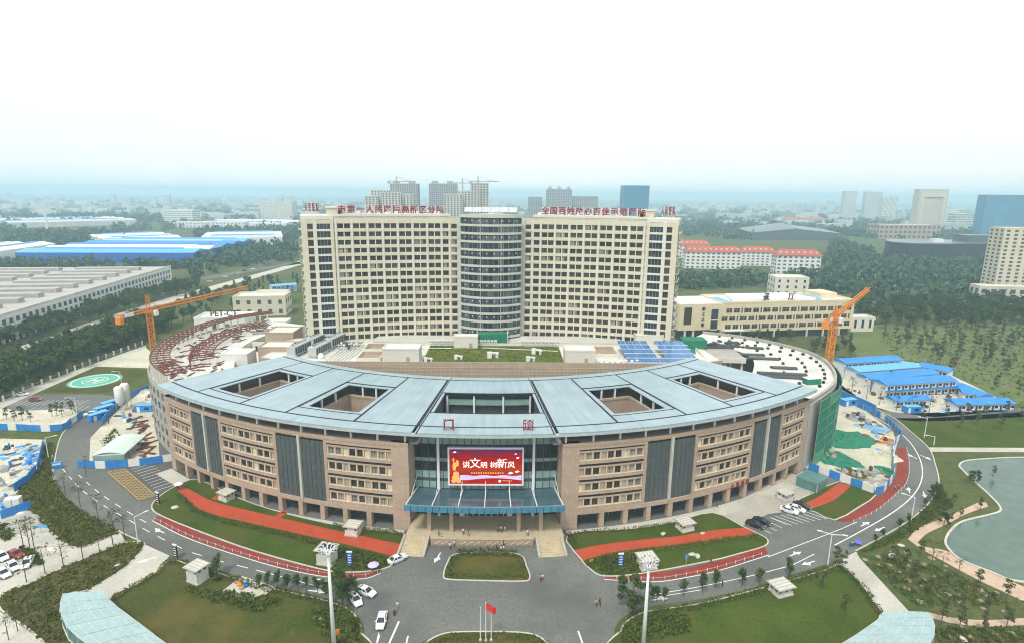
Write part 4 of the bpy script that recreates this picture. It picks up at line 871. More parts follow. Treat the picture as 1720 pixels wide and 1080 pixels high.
for i in range(8): MB().lathe([(.45, .05), (.5, 1.8), (.2, 2.2)], -3.4 + (i % 4) * 1.9, 3 + (i // 4) * 3.6, 8).build('pump', ['galv', 'white', 'dark_grey'][i % 3], pp)
MB().lathe([(1.0, 0), (1.2, .8), (.9, 1.7), (.3, 2)], -6.6, -8, 12).build('tank', 'white', pp); MB().box(-8.4, -6.8, -2, 3, .1, 2.6).build('cabinet', 'white', pp)
# garden ventilators and pipework on the lawn
def ventilator(x, y, s, label):
    t = thing('roof_ventilator', label, 'ventilator', (x, y, ZP + .3), rnd.uniform(-.4, .4), 'roof ventilators')
    MB().box(-.55 * s, .55 * s, -.5 * s, .5 * s, 0, 1.5 * s).build('box', 'white', t); MB().tube((.5 * s, 0, 1.1 * s), (1.9 * s, 0, 1.1 * s), .42 * s, n=8).build('duct', 'galv', t); MB().lathe([(.4 * s, 0), (.4 * s, .9 * s), (.55 * s, .9 * s), (.5 * s, 1.3 * s)], 1.9 * s, 0, 8).build('cowl', 'white', t)
for i, (x, y, s, lab) in enumerate(((-12.6, 194.5, 1., 'white roof ventilator low on the west of the roof lawn'), (-1.0, 196.5, 1.4, 'large white roof ventilator in the middle of the roof lawn'), (12.5, 192.4, 1.1, 'white roof ventilator low on the east of the roof lawn'), (15, 202.0, 1.3, 'white roof ventilator on the upper east of the lawn'), (-22.8, 191, 1.0, 'white roof ventilator by the west stair hut'))): ventilator(x, y, s, lab)
pl = thing('roof_pipe', 'thin white pipe run crossing the back of the roof lawn', 'pipe', (0, 0, ZP + .3))
for a, b_ in (((-26, 207, .5), (-15.2, 207, .5)), ((-4, 208, .5), (24, 204, .5)), ((-26, 207, .5), (-29, 212, .5))): MB().tube(a, b_, .14).build('pipe', 'white', pl)
ac0 = None
for i in range(26):
    x = -24 + i * 1.35 + (6 if i > 6 else 0) + (9 if i > 14 else 0)
    t = thing('condenser_unit', 'white air conditioner unit in the row on the parapet at the tower foot', 'air conditioner', (x, 213.2, ZP + .9), 0, 'condenser row') if ac0 is None else dup(ac0, (x, 213.2, ZP + .9))
    if ac0 is None:
        ac0 = t; MB().box(-.5, .5, -.25, .25, 0, 1.5).build('casing', 'white', t); MB().tube((0, -.25, .8), (0, -.3, .8), .38, n=10).build('grille', 'grey', t)
# solar field on the east side of the podium
sa = thing('solar_array', 'blue solar panel field on white frames on the podium roof', 'solar panels', (0, 0, ZP))
pm_ = MB().box(-1.15, 1.15, -1.7, 1.7, -.04, .04, 0)
for x in (-1.15, 0, 1.11): pm_.box(x, x + .05, -1.7, 1.7, .04, .055, 1)
for y in (-1.7, 0, 1.65): pm_.box(-1.15, 1.15, y, y + .05, .042, .058, 1)
pm_ = pm_.mesh('solar_panel', ['solar', 'blue_pale'])
for j in range(5):
    for i in range(9):
        if i == 4 and j > 0: continue
        x = 48.6 + i * 2.75 - (0.2 * j); y = 191.2 + j * 3.9
        put('solar_panel', pm_, sa, (x, y, 1.2 + j * .56), rot=(R(8.2), 0, 0), sca=(1.12, 1.08, 1))
    MB().beam((46.8, 189.25 + j * 3.9, .98 + j * .56), (72, 189.25 + j * 3.9, .98 + j * .56), .2).build('rail', 'metal_white', sa)
    for i in range(6): MB().box(47.5 + i * 4.8, 47.65 + i * 4.8, 191.1 + j * 3.9, 191.25 + j * 3.9, 0, 1.05 + j * .56).build('leg', 'metal_white', sa)
for i in range(8):
    x = 37 + i * 1.9; t = thing('roof_ventilator', 'one of the small white cowls in front of the solar field', 'ventilator', (x, 190.5 + .6 * (i % 2), ZP), 0, 'small cowls by the solar field') if i == 0 else dup(t0_, (x, 190.5 + .6 * (i % 2), ZP))
    if i == 0: t0_ = t; MB().lathe([(.35, 0), (.35, .9), (.6, .95), (.5, 1.4), (.1, 1.6)], n=8).build('cowl', 'white', t); MB().lathe([(.5, 0), (.5, .2)], n=8).build('base', 'grey', t)

# ================================================================ two ring wings under construction
out_w = [(-95.5, 163), (-113.5, 183), (-123, 206), (-124.5, 232), (-118, 252), (-106, 264)]
in_w = [(-84, 181), (-91, 196), (-97, 212), (-98, 230), (-93, 246), (-86, 256)]
OW = spl(out_w, 6); IW = spl(in_w, 6); ZS = 20.6
wl = thing('unfinished_wing', 'unfinished white concrete wing with red steel roof frame on the west end', 'building')
MB().strip(OW, offset(OW, -.4), 0, ZS).build('outer_wall', 'grey_conc', wl)
MB().strip(OW, IW, ZS, ZS + .35).build('roof_slab', 'white_dirty', wl); MB().strip(IW, offset(IW, .4), 4, ZS).build('inner_wall', 'white_dirty', wl)
MB().prism([OW[0], IW[0], (IW[0][0] - 1, IW[0][1] - .3), (OW[0][0] - .8, OW[0][1] + .6)], 0, ZS).build('end_wall', 'grey_conc', wl)
MB().strip(offset(OW, .05), offset(OW, -.35), ZS + .35, ZS + 1.1).build('parapet', 'grey_conc', wl)
wv = MB().box(-.95, .95, -.06, .3, 0, 2.1).box(-.05, .05, -.1, -.06, 0, 2.1, 1).mesh('window', ['glass_dark', 'grey'])
for x, y, h in walk(OW, 4.6, 2.5):
    for f in range(5): put('window', wv, wl, (x, y, 2.2 + f * 3.8), h + math.pi)
# inner courtyard building behind: pale walls with dark windows
MB().prism([(-97, 206), (-84, 206), (-84, 226), (-97, 226)], 0, 17).build('court_floor', 'white_dirty', wl)
MB().prism([(-98, 226), (-76, 226), (-76, 227), (-98, 227)], 0, ZS).build('court_wall', 'cream_pale', wl)
for f in range(3):
    for i in range(7): put('window', wv, wl, (-95.5 + i * 2.7, 225.9, 9.5 + f * 3.8), 0)
for x, y, lx, ly in ((-104, 226, 3, 3), (-100, 240, 4, 3), (-110, 240, 3.4, 2.4), (-92, 246, 5, 4), (-104, 250, 3, 2), (-98, 204, 3, 2.4)):
    t = MB().obox(x, y, ZS + .35, ZS + 1.5, lx, ly, .3).build('roof_curb', 'grey_conc', wl); MB().obox(x, y, ZS + 1.5, ZS + 1.55, lx - .6, ly - .6, .3).build('opening', 'black', t)
# steel frame ring
sf = thing('roof_steelwork', 'curved red steel roof frame on white posts above the west wing', 'steel frame')
Z1 = ZS + 5.0
A1 = offset(OW, -1.2); A2 = offset(OW, -7.0)
n0 = len(A1)
for k, L in enumerate((A1[1:], A2[1:], offset(OW, -3.2)[1:], offset(OW, -5.1)[1:])):
    MB().strip(L, offset(L, .35), Z1, Z1 + .35).build('ring_beam', 'rust', sf)
for i, ((x, y, h), (u, v, h2)) in enumerate(zip(walk(A1[1:], 3.3), walk(A2[1:], 3.3 * .92))):
    MB().beam((x, y, Z1 + .2), (u, v, Z1 + .2), .3, .35).build('cross_beam', 'rust', sf)
    if i % 1 == 0: MB().box(-.28, .28, -.28, .28, ZS + .35, Z1).build('post', 'cream_pale', sf, (x - .1, y, 0), h)
    if i % 2: MB().beam((x, y, Z1 + .1), (u * .5 + x * .5, v * .5 + y * .5, Z1 + .1), .2).build('brace', 'rust', sf)
A3 = offset(OW, -12.5)[6:-2]; A4 = offset(OW, -20)[6:-2]
for L in (A3, A4, offset(OW, -15)[6:-2], offset(OW, -17.5)[6:-2]): MB().strip(L, offset(L, .35), ZS + 2.8, ZS + 3.1).build('ring_beam', 'rust', sf)
for (x, y, h), (u, v, h2) in zip(walk(A3, 3.0), walk(A4, 2.55)):
    MB().beam((x, y, ZS + 3), (u, v, ZS + 3), .3, .3).build('cross_beam', 'rust', sf); MB().box(-.2, .2, -.2, .2, ZS + .35, ZS + 2.8).build('post', 'rust', sf, (x, y, 0), h)
# loose steel on the slab
q_ = random.Random(5)
for i in range(130):
    k = q_.randrange(2, n0 - 4); f = q_.uniform(.1, .85); a, c = Vector(OW[k]), Vector(IW[k]); p = a + (c - a) * f; h = q_.uniform(0, 3.14); l = q_.uniform(2, 6)
    t = tag(MB().beam((-l / 2, 0, .12), (l / 2, 0, .12), .3, .25).beam((-l / 2, .5, .1), (l / 2 - 1, .45, .1), .2, .2).build('steel_section', 'rust', None, (p.x, p.y, ZS + .36), h), 'loose rusty steel lengths lying on the west wing roof slab', 'steel', 'loose steel on the west slab')
# stair towers between wing and podium
roof_box('stair_tower', 'tan stair tower beside the left edge of the ward tower', 'stair tower', -90.5, -79.5, 222, 233, 25.4, 'tan_wall', 'cream_pale', 0)
roof_box('stair_tower', 'nearer tan stair tower left of the chillers', 'stair tower', -85.5, -74.5, 203, 212, 24.6, 'tan_wall', 'cream_pale', 0)
roof_box('stair_tower', 'low white stair tower inside the unfinished west wing', 'stair tower', -97, -87.5, 198.5, 206, 23.2, 'white', 'white', 0)
# ---- east wing, wrapped in green netting
out_e = [(94, 158), (112, 176.5), (121.5, 197), (122.5, 214), (114, 230), (103, 240), (92, 246)]
in_e = [(85, 180), (92, 193), (97, 205), (97, 215), (93, 223), (88, 230), (82, 234)]
OE = spl(out_e, 6); IE = spl(in_e, 6)
we = thing('unfinished_wing', 'unfinished east wing with white roof slab and green safety netting', 'building')
MB().strip(OE, offset(OE, .4), 0, ZS).build('outer_wall', 'grey_conc', we); MB().strip(IE, OE, ZS, ZS + .35).build('roof_slab', 'white_dirty', we)
MB().prism([OE[0], IE[0], (IE[0][0] + 1, IE[0][1] - .3), (OE[0][0] + 1, OE[0][1] + .6)], 0, ZS).build('end_wall', 'grey_conc', we)
MB().strip(offset(OE, .1), offset(OE, .9), ZS + .35, ZS + 1.5).build('parapet', 'grey_conc', we)
sk = thing('scaffold', 'green netted scaffold wrapped round the outer wall of the east wing', 'scaffold')
SE = offset(OE, -1.5)[1:]
for k, (a, b_) in enumerate(zip(SE[::2], SE[2::2])):
    for f in range(6):
        z0 = .6 + f * 3.4; MB().beam((*a, z0 + 1.65), (*b_, z0 + 1.65), .05, 3.25).build('net_panel', 'net_green' if (k * 3 + f * 5) % 7 else 'net_pale', sk)
    MB().tube((*a, 0), (*a, 22.2), .07).build('upright', 'steel', sk)
for f in range(7): MB().strip(offset(SE, .1), offset(SE, -.1), f * 3.4 + .55, f * 3.4 + .68).build('ledger', 'net_pale', sk)
q_ = random.Random(9)
sm = MB().box(-.45, .45, -.45, .45, 0, .7).tube((-.2, -.2, .7), (-.2, -.2, 1.3), .05, n=4).tube((.2, .2, .7), (.2, .2, 1.3), .05, n=4).mesh('column_stub', 'black')
for x, y, h in walk(offset(OE, 3.6)[2:-3], 5.2): put('column_stub', sm, we, (x, y, ZS + .35), h)
for x, y, h in walk(offset(OE, 9.2)[4:-4], 5.4): put('column_stub', sm, we, (x, y, ZS + .35), h)
for x, y, h in walk(offset(OE, 16.)[7:-6], 6.2): put('column_stub', sm, we, (x, y, ZS + .35), h)
for i, (x, y, l, h) in enumerate(((99, 187, 16, 3.0), (97.5, 183.5, 17, 3.0), (98, 206, 17, 3.05), (103, 194, 9, 3.0), (97.5, 211, 12, 3.05), (104, 221, 7, 2.9), (95, 224, 8, 2.9), (98, 229, 6, 3.3))):
    tag(MB().tube((-l / 2, 0, .45), (l / 2, 0, .45), .42, n=8).tube((-l / 2, .95, .4), (l / 2 - .6, .9, .4), .38, n=8).build('steel_pipe', 'dark_grey', None, (x, y, ZS + .35), h), 'bundle of long dark pipes lying on the east wing roof slab', 'pipes', 'pipe bundles on the east slab')
for i in range(16):
    x, y = q_.uniform(90, 104), q_.uniform(222, 233)
    tag(MB().obox(0, 0, 0, .6, q_.uniform(1.5, 3.2), 1.1, 0).obox(.3, .2, .6, 1.0, 1.2, .8, .4).build('material_pile', 'dark_grey', None, (x, y, ZS + .35), q_.uniform(0, 3)), 'dark heap of building materials at the far corner of the east slab', 'materials', 'material heaps on the east slab')
hc = thing('site_container', 'small green and white site container on the east slab', 'container', (104.5, 177.5, ZS + .35), .2); MB().box(-2.5, 2.5, -1.2, 1.2, 0, 1.9).build('body', 'net_green', hc); MB().box(-2.6, 2.6, -1.3, 1.3, 1.9, 2.1).build('roof', 'white', hc)
fr = thing('concrete_pavilion', 'open grey concrete roof pavilion beside the east slab', 'pavilion', (86, 206, 0), R(-4))
MB().box(-9, 6, -7, 7, 22.4, 23.0).build('roof', 'grey_conc', fr); MB().box(-9, 6, 6.6, 7, 23, 23.9).build('parapet', 'dark_grey', fr); MB().box(-9.3, -8.9, -7, 7, 21.6, 23.9).build('parapet', 'cream_pale', fr); MB().box(-9, 6, -7.3, -6.9, 21.5, 23.4).build('parapet', 'cream_pale', fr)
for x, y in ((-8, -6), (5, -6), (-8, 6), (5, 6), (-1, -6)): MB().box(x - .4, x + .4, y - .4, y + .4, 15, 22.4).build('column', 'cream_pale', fr)
MB().box(-9, 6, -7, 7, 14.4, 15).build('floor', 'grey', fr)
ng = thing('netted_box', 'green netting wrapped round a shaft beside the solar field', 'netting', (77, 214, ZP)); MB().box(-4.5, 4.5, -3, 3, 0, 3.4).build('net', 'net_green', ng); MB().prism([(-7, -9), (-2, -10), (0, -3), (-6, -3)], .02, .25).build('ground_net', 'net_green', ng)
# ---- tower cranes
def crane(base, zc, jib, rz, label, cj, mast_top, tilt=0):
    t = thing('tower_crane', label, 'crane', (*base, 0), rz)
    def lattice(name, p, q, w_, n, m='orange'):
        p, q = Vector(p), Vector(q); d = (q - p).normalized(); a = d.orthogonal().normalized() if abs(d.z) > .5 else Vector((0, 1, 0)); c = d.cross(a).normalized(); b = MB()
        cs = [(1, 1), (1, -1), (-1, -1), (-1, 1)]; pt = lambda k, u: p + (q - p) * u + a * cs[k % 4][0] * w_ / 2 + c * cs[k % 4][1] * w_ / 2
        for k in range(4): b.beam(pt(k, 0), pt(k, 1), w_ * .17)
        for i in range(n):
            for k in range(4): b.beam(pt(k + i % 2, i / n), pt(k + 1 - i % 2, (i + 1) / n), w_ * .09); b.beam(pt(k, i / n), pt(k + 1, i / n), w_ * .08)
        return b.build(name, m, t)
    lattice('mast', (0, 0, 0), (0, 0, zc), 1.9, int(zc / 2))
    MB().box(-1.3, 1.3, -1.3, 1.3, zc, zc + .9).build('slewing_ring', 'orange', t)
    lattice('tower_head', (0, 0, zc + .9), (0, 0, mast_top), 1.1, 5)
    lattice('jib', (.6, 0, zc + 1.4), (jib, 0, zc + 1.4 + tilt), 1.25, int(jib / 2))
    lattice('counter_jib', (-.6, 0, zc + 1.2), (-cj, 0, zc + 1.0), 1.1, int(cj / 2))
    MB().box(-cj, -cj + 1.6, -1.2, 1.2, zc - 1.6, zc + .9).build('counterweight', 'orange', t)
    MB().box(-cj + 2.5, -cj + 6.5, -.7, -.62, zc + .5, zc + 1.9).build('banner', 'white', t)
    cb = MB().box(.8, 2.2, -2.4, -1.0, zc - 1.2, zc + .9).build('cab', 'white', t); MB().box(2.2, 2.25, -2.2, -1.2, zc - .4, zc + .6).build('cab_window', 'glass_dark', cb)
    for x, z in ((jib * .62, zc + 2 + tilt * .62), (-cj * .8, zc + 1.6)): MB().tube((0, 0, mast_top), (x, 0, z), .06, n=4).build('stay', 'dark_grey', t)
    MB().box(jib * .45, jib * .45 + 1.2, -.5, .5, zc + .2 + tilt * .45, zc + .6 + tilt * .45).build('trolley', 'orange', t); MB().tube((jib * .45 + .6, 0, zc - 6), (jib * .45 + .6, 0, zc + .3 + tilt * .45), .05, n=4).build('hoist_rope', 'dark_grey', t)
    MB().box(-2.2, 2.2, -2.2, 2.2, 0, .8).build('footing', 'concrete', t)
crane((-135, 222), 33.2, 58, R(76), 'orange tower crane behind the unfinished west wing, long jib over the trees', 14, 40.5, 0)
crane((126, 206), 36.0, 48, R(46), 'orange tower crane beside the netted east wing', 11, 40.5, 4.8)

# ================================================================ small things of the campus
# ventilation kiosks: little stone houses with a gridded roof
def kiosk(p, w_, d_, h, rz, label, solar=False):
    t = thing('vent_kiosk', label, 'kiosk', (*p, .14), rz, 'ventilation kiosks', .76)
    MB().box(-w_ / 2, w_ / 2, -d_ / 2, d_ / 2, 0, .35).build('plinth', 'concrete', t); MB().box(-w_ / 2 + .2, w_ / 2 - .2, -d_ / 2 + .2, d_ / 2 - .2, .35, h).build('wall', 'white_dirty', t)
    nx = max(2, int(w_ / 1.6))
    for i in range(nx):
        x = -w_ / 2 + .6 + i * (w_ - 1.2) / (nx - 1) - .35
        for y in (-d_ / 2 + .14, d_ / 2 - .2): MB().box(x, x + .7, y, y + .06, h - .95, h - .25).build('louvre', 'dark_grey', t)
    for y in (-.8, .8): MB().box(w_ / 2 - .2, w_ / 2 - .14, y - .4, y + .4, h - .95, h - .25).build('louvre', 'dark_grey', t); MB().box(-w_ / 2 + .14, -w_ / 2 + .2, y - .4, y + .4, h - .95, h - .25).build('louvre', 'dark_grey', t)
    rf = MB().box(-w_ / 2 - .35, w_ / 2 + .35, -d_ / 2 - .35, d_ / 2 + .35, h, h + .22).build('roof', 'paving', t)
    nx, ny = int(w_ / .85), int(d_ / .85); tm = MB().box(-.36, .36, -.36, .36, 0, .07).mesh('roof_tile', 'white_dirty')
    for i in range(nx):
        for j in range(ny): put('roof_tile', tm, rf, (-w_ / 2 + .45 + i * (w_ - .9) / max(1, nx - 1), -d_ / 2 + .45 + j * (d_ - .9) / max(1, ny - 1), h + .22))
    if solar:
        for x in (-1, 1): put('skylight', MB().box(-.8, .8, -1.0, 1.0, 0, .12).mesh('skylight', 'glass_blue'), t, (x * 1.05, .3, h + .3))
for a in (((-69.42,140.22), 4.6, 3.8, 2.7, R(-28), 'low white vent kiosk on the far west lawn by the arcade', False), ((-31.65,124.42), 4.4, 4.0, 3.2, R(-12), 'white vent kiosk between the red path and the west arcade', False),
          ((-34.61,113.4), 5.0, 4.2, 4.6, R(-14), 'tall white vent kiosk with skylights behind the west light mast', True), ((-59.9,107.27), 4.6, 4.0, 4.4, R(-25), 'tall white vent kiosk at the corner of the southwest lawn', False),
          ((49.08,126.87), 4.8, 4.2, 2.6, R(20), 'low white vent kiosk between the red path and the east arcade', False), ((36.12,112.18), 5.0, 4.4, 3.0, R(12), 'white vent kiosk behind the east light mast', False),
          ((61.96,103.66), 5.2, 4.2, 2.4, R(18), 'low white vent kiosk on the southeast lawn', False), ((80.78,141.3), 4.6, 4.0, 2.7, R(28), 'white vent kiosk by the east car park', False)): kiosk(*a)
# high light masts
def mast(p, h, label):
    t = thing('light_mast', label, 'light mast', (*p, 0), 0, 'high light masts')
    MB().lathe([(.42, 0), (.32, h * .5), (.2, h)], n=10).build('pole', 'metal_white', t, smooth=True); MB().box(-.7, .7, -.7, .7, 0, .3).build('base_plate', 'concrete', t)
    MB().lathe([(.3, h - .2), (.45, h + .1), (.25, h + .5)], n=10).build('hub', 'metal_white', t)
    for i in range(10):
        a = 2 * math.pi * i / 10; c, s = math.cos(a), math.sin(a); b = MB(); prev = (.25 * c, .25 * s, h - .1)
        for k in range(1, 6): u = k / 5; q = ((.2 + 1.1 * u ** .8) * c, (.2 + 1.1 * u ** .8) * s, h - .1 + 1.35 * math.sin(u * 1.5)); b.tube(prev, q, .07, n=5); prev = q
        arm = b.build('arm', 'metal_white', t)
        MB().obox(1.42 * c, 1.42 * s, h + 1.2, h + 1.4, .5, .3, a).build('lamp_head', 'metal_white', arm)
        MB().obox(1.42 * c, 1.42 * s, h + 1.4, h + 1.44, .4, .2, a).build('lens', 'dark_grey', arm)
mast((-25.6, 87.7), 19.6, 'tall white light mast with a crown of floodlights on the southwest lawn'); mast((29.8, 88.5), 16.6, 'tall white light mast with a crown of floodlights on the southeast lawn')
# street lamps
def lamp(p, h, rz, label, arms=1):
    t = thing('street_lamp', label, 'street lamp', (*p, .1), rz, 'street lamps')
    MB().lathe([(.14, 0), (.09, h)], n=7).build('pole', 'metal_white', t); MB().lathe([(.25, 0), (.2, .4)], n=7).build('base', 'grey', t)
    for s in ((1,) if arms == 1 else (1, -1)):
        MB().beam((0, 0, h - .1), (s * 2.2, 0, h + .25), .12).build('arm', 'metal_white', t); MB().box(min(s * 2.0, s * 3.0), max(s * 2.0, s * 3.0), -.16, .16, h + .2, h + .34).build('lamp_head', 'metal_white', t)
lamp((-80.42,120.09), 6.89, R(50), 'white street lamp at the mouth of the west ramp'); lamp((76.79,112.74), 7.7, R(-20), 'double armed white street lamp at the mouth of the east ramp', 2)
lamp((108.01,130.66), 6.65, R(150), 'white street lamp on the pond side of the east curve'); lamp((148.58,182.5), 7.17, R(170), 'white street lamp on the lawn by the far east bend')
lamp((-134.41,163.63), 6.82, R(20), 'slim street lamp at the top of the west planting bed'); lamp((-150.7,198.21), 6.85, R(200), 'white street lamp by the blue fence near the helipad'); lamp((-155.09,229.89), 6.75, R(200), 'white street lamp at the edge of the helipad lawn')
lamp((148.27,213.96), 9.9, R(90), 'grey street lamp by the site cabin fence')
lamp((147.29,176.24), 3.18, R(170), 'short white garden lamp on the lawn beside the white path')
# flagpoles on the south island
for i, (px_, hh, lab) in enumerate((((0.3,90.42), 7.0, 'bare flagpole left of the red flag'), ((1.29,90.42), 8.0, 'flagpole flying a red flag on the south island'), ((2.27,90.42), 6.9, 'bare flagpole right of the red flag'))):
    t = thing('flagpole', lab, 'flagpole', (*px_, .14), 0, 'flagpoles'); MB().lathe([(.09, 0), (.05, hh), (.09, hh + .05), (.02, hh + .18)], n=7).build('pole', 'metal_white', t); MB().lathe([(.3, 0), (.25, .3)], n=8).build('foot', 'concrete', t)
    if i == 1:
        b = MB(); n, k = 9, 6; vs = []
        for a in range(n):
            for c in range(k):
                u, v = a / (n - 1), c / (k - 1); vs.append((.06 + 1.75 * u, .16 * math.sin(u * 6.5 + v) * (.3 + u), hh - .15 - 1.5 * v - .95 * u ** 1.3))
        b.add(vs, [(a * k + c, a * k + c + 1, (a + 1) * k + c + 1, (a + 1) * k + c) for a in range(n - 1) for c in range(k - 1)]); b.build('flag', 'flag_red', t, smooth=True)
# glass roofs over the garage ramps
M['ramp_glass'] = mat('ramp_glass', (.17, .34, .31), rough=.35, var=.25, scale=.3, fine=1.5, spec=.15, trans=.4)
def ramp_roof(L, Rr, zs, label, wall_side):
    """glass roof between two edge lines, panes between steel bars, on glazed side walls"""
    t = thing('ramp_canopy', label, 'canopy'); n = len(L); k = 6
    P = lambda i, j: (Vector((*L[i], zs[i])) * (1 - j / k) + Vector((*Rr[i], zs[i])) * j / k) + Vector((0, 0, .12 * math.sin(math.pi * j / k)))
    for i in range(n - 1):
        for j in range(k):
            q = [P(i, j), P(i + 1, j), P(i + 1, j + 1), P(i, j + 1)]; c = sum(q, Vector()) / 4; q = [c + (v - c) * .96 for v in q]
            MB().add(q + [v - Vector((0, 0, .06)) for v in q], [(3, 2, 1, 0), (4, 5, 6, 7), (0, 1, 5, 4), (1, 2, 6, 5), (2, 3, 7, 6), (3, 0, 4, 7)]).build('glass_pane', 'ramp_glass', t)
    for i in range(n): MB().beam(P(i, 0) - Vector((0, 0, .14)), P(i, k // 2) - Vector((0, 0, .14)), .12, .2).beam(P(i, k // 2) - Vector((0, 0, .14)), P(i, k) - Vector((0, 0, .14)), .12, .2).build('rafter', 'galv', t)
    for j in range(k + 1):
        b = MB()
        for i in range(n - 1): b.beam(P(i, j) - Vector((0, 0, .04)), P(i + 1, j) - Vector((0, 0, .04)), .08, .12)
        b.build('purlin', 'galv', t)
    for E_, jj in ((L, 0), (Rr, k)):
        for i in range(n - 1):
            a, c = P(i, jj), P(i + 1, jj); MB().add([(a.x, a.y, .5), (c.x, c.y, .5), (c.x, c.y, c.z - .2), (a.x, a.y, a.z - .2)], [(0, 1, 2, 3)]).build('side_pane', 'ramp_glass', t)
            MB().beam((a.x, a.y, .25), (c.x, c.y, .25), .25, .5).build('base_wall', 'white_dirty', t); MB().beam((a.x, a.y, .1), (a.x, a.y, a.z), .12).build('post', 'galv', t)
    MB().prism(list(L) + list(reversed(Rr)), .0, .155).build('ramp_floor', 'dark_grey', t)
ramp_roof([(-81.69,99.26),(-80.25,96.58),(-77.64,93.39),(-74.43,90.38),(-70.66,87.81),(-66.84,85.62),(-62.06,82.76)], [(-74.08,99.97),(-71.79,97.59),(-68.91,95.62),(-65.69,93.57),(-62.18,91.28),(-58.63,88.95),(-54.08,86.17)], [3.0, 3.0, 3.05, 3.1, 3.15, 3.2, 3.2], 'pale green glass roof over the garage ramp on the southwest side', 0)
ramp_roof([(77.52,94.6),(74.62,92.38),(71.69,90.55),(68.24,88.5),(64.71,86.52),(60.96,84.35),(56.35,81.89)], [(85.58,94.45),(85.45,93.02),(84.32,90.87),(82.48,88.51),(80.07,86.25),(77.06,83.82),(73.02,81.01)], [3.0, 3.0, 3.05, 3.1, 3.15, 3.2, 3.2], 'pale green glass roof over the garage ramp on the southeast side', 0)
# blue hoardings: panel by panel
hp_b = MB().box(-1.45, 1.45, -.06, .06, .1, 2.4).box(-1.45, 1.45, .06, .1, .5, .6).box(-1.45, 1.45, .06, .1, 1.9, 2.0); hpm = {k: hp_b.mesh('hoarding_panel', k) for k in ('blue_sheet', 'white', 'blue_pale')}
def hoarding(L, label, every=4, alt='white'):
    t = thing('site_hoarding', label, 'hoarding', group='site hoardings')
    for i, (x, y, h) in enumerate(walk(L, 3.0, 1.5)):
        if i % every == every - 1: put('hoarding_panel', hpm[alt], t, (x, y, .05), h)
        else: put('hoarding_panel', hpm['blue_sheet'], t, (x, y, .05), h)
        MB().box(-.08, .08, .1, .26, 0, 2.5).build('post', 'steel', t, (x + 1.5 * math.cos(h), y + 1.5 * math.sin(h), 0), h)
hoarding(spl([(-121.72,158.26),(-117.9,157.53),(-113.32,157.2),(-108.62,158),(-102.59,159.59),(-95.87,162.41)], 4), 'blue hoarding with pale panels in front of the west site shed', 3)
hoarding(spl([(-173.24,184.93),(-160.93,184.58),(-151.23,183.7),(-145.82,185.29),(-146.81,189.96),(-147.21,195.42)], 4), 'bright blue hoarding along the west road by the parking field', 4)
hoarding([(-135.32,188.53),(-138.9,197.24),(-141.24,206.74),(-143.22,215.12),(-141.9,226.4)], 'blue hoarding on the crane side of the west site', 9)
hoarding(spl([(96.18,158.78),(99.21,155.04),(103.62,149.02),(108.16,144.04),(113.06,147.73),(118.7,153.38),(124.19,162.19),(132.37,174.23),(139.26,180.91)], 3), 'white and blue hoarding round the front of the east site', 2, 'white')
hoarding(spl([(140.47,182.4),(143.64,192.84),(144.78,203.18),(143.15,210.62)], 4), 'blue hoarding along the east curve of the road', 6)
hoarding(spl([(143.1,224.95),(146.05,216.6),(147.52,207.52)], 4), 'blue hoarding in front of the site cabins', 8)
hoarding([(-128.23,143.54),(-128.58,148.14),(-131.57,155.91),(-142.36,172.03)], 'dark blue hoarding beside the west planting bed', 99)
hoarding([(-120.38,130.13),(-119.1,131.77),(-117.21,134.57)], 'short blue hoarding below the west planting bed', 99)
# site cabins: long blue-roofed huts
def cabin(p, l, d_, rz, st, label, roof='blue_sheet', group='site cabins'):
    t = thing('site_cabin', label, 'cabin', (*p, .05), rz, group); H_ = 2.9 * st
    MB().box(0, l, -d_ / 2, d_ / 2, 0, H_).build('wall', 'white', t)
    o = MB().add([(-.4, -d_ / 2 - .7, H_), (l + .4, -d_ / 2 - .7, H_), (l + .4, 0, H_ + 1.0), (-.4, 0, H_ + 1.0), (-.4, d_ / 2 + .7, H_), (l + .4, d_ / 2 + .7, H_), (-.4, -d_ / 2 - .7, H_ - .12), (l + .4, -d_ / 2 - .7, H_ - .12), (-.4, d_ / 2 + .7, H_ - .12), (l + .4, d_ / 2 + .7, H_ - .12)],
        [(0, 1, 2, 3), (3, 2, 5, 4), (6, 7, 1, 0), (4, 5, 9, 8), (6, 0, 3, 4, 8), (1, 7, 9, 5, 2), (8, 9, 7, 6)]); o.build('roof', roof, t)
    for s in range(st):
        z = s * 2.9
        MB().box(0, l, -d_ / 2 - .04, -d_ / 2, z + 0.02, z + .35).build('trim', 'blue_sheet', t)
        if s: MB().box(-.2, l + .2, -d_ / 2 - 1.1, -d_ / 2, z - .12, z).build('gallery', 'steel', t); MB().box(-.2, l + .2, -d_ / 2 - 1.1, -d_ / 2 - 1.04, z + .1, z + .9).build('gallery_rail', 'blue_sheet', t)
        n = int(l / 3.4)
        for i in range(n):
            x = 1.0 + i * 3.4; MB().box(x, x + .95, -d_ / 2 - .07, -d_ / 2, z + .05, z + 2.1).build('door', 'dark_grey', t); MB().box(x + 1.3, x + 2.5, -d_ / 2 - .06, -d_ / 2, z + 1.0, z + 2.0).build('window', 'glass_dark', t)
    return t
def cabin_px(a, b_, d_, st, label, roof='blue_sheet'):
    a, b_ = Vector(a), Vector(b_); v = b_ - a; cabin((a.x, a.y), v.length, d_, math.atan2(v.y, v.x), st, label, roof)
cabin_px((160.72,256.38), (191.71,262.72), 7, 2, 'farthest of the four parallel blue-roofed site cabins'); cabin_px((158.83,243.16), (192.07,251.61), 7, 2, 'pale blue roofed site cabin, second from the back of four', 'blue_pale')
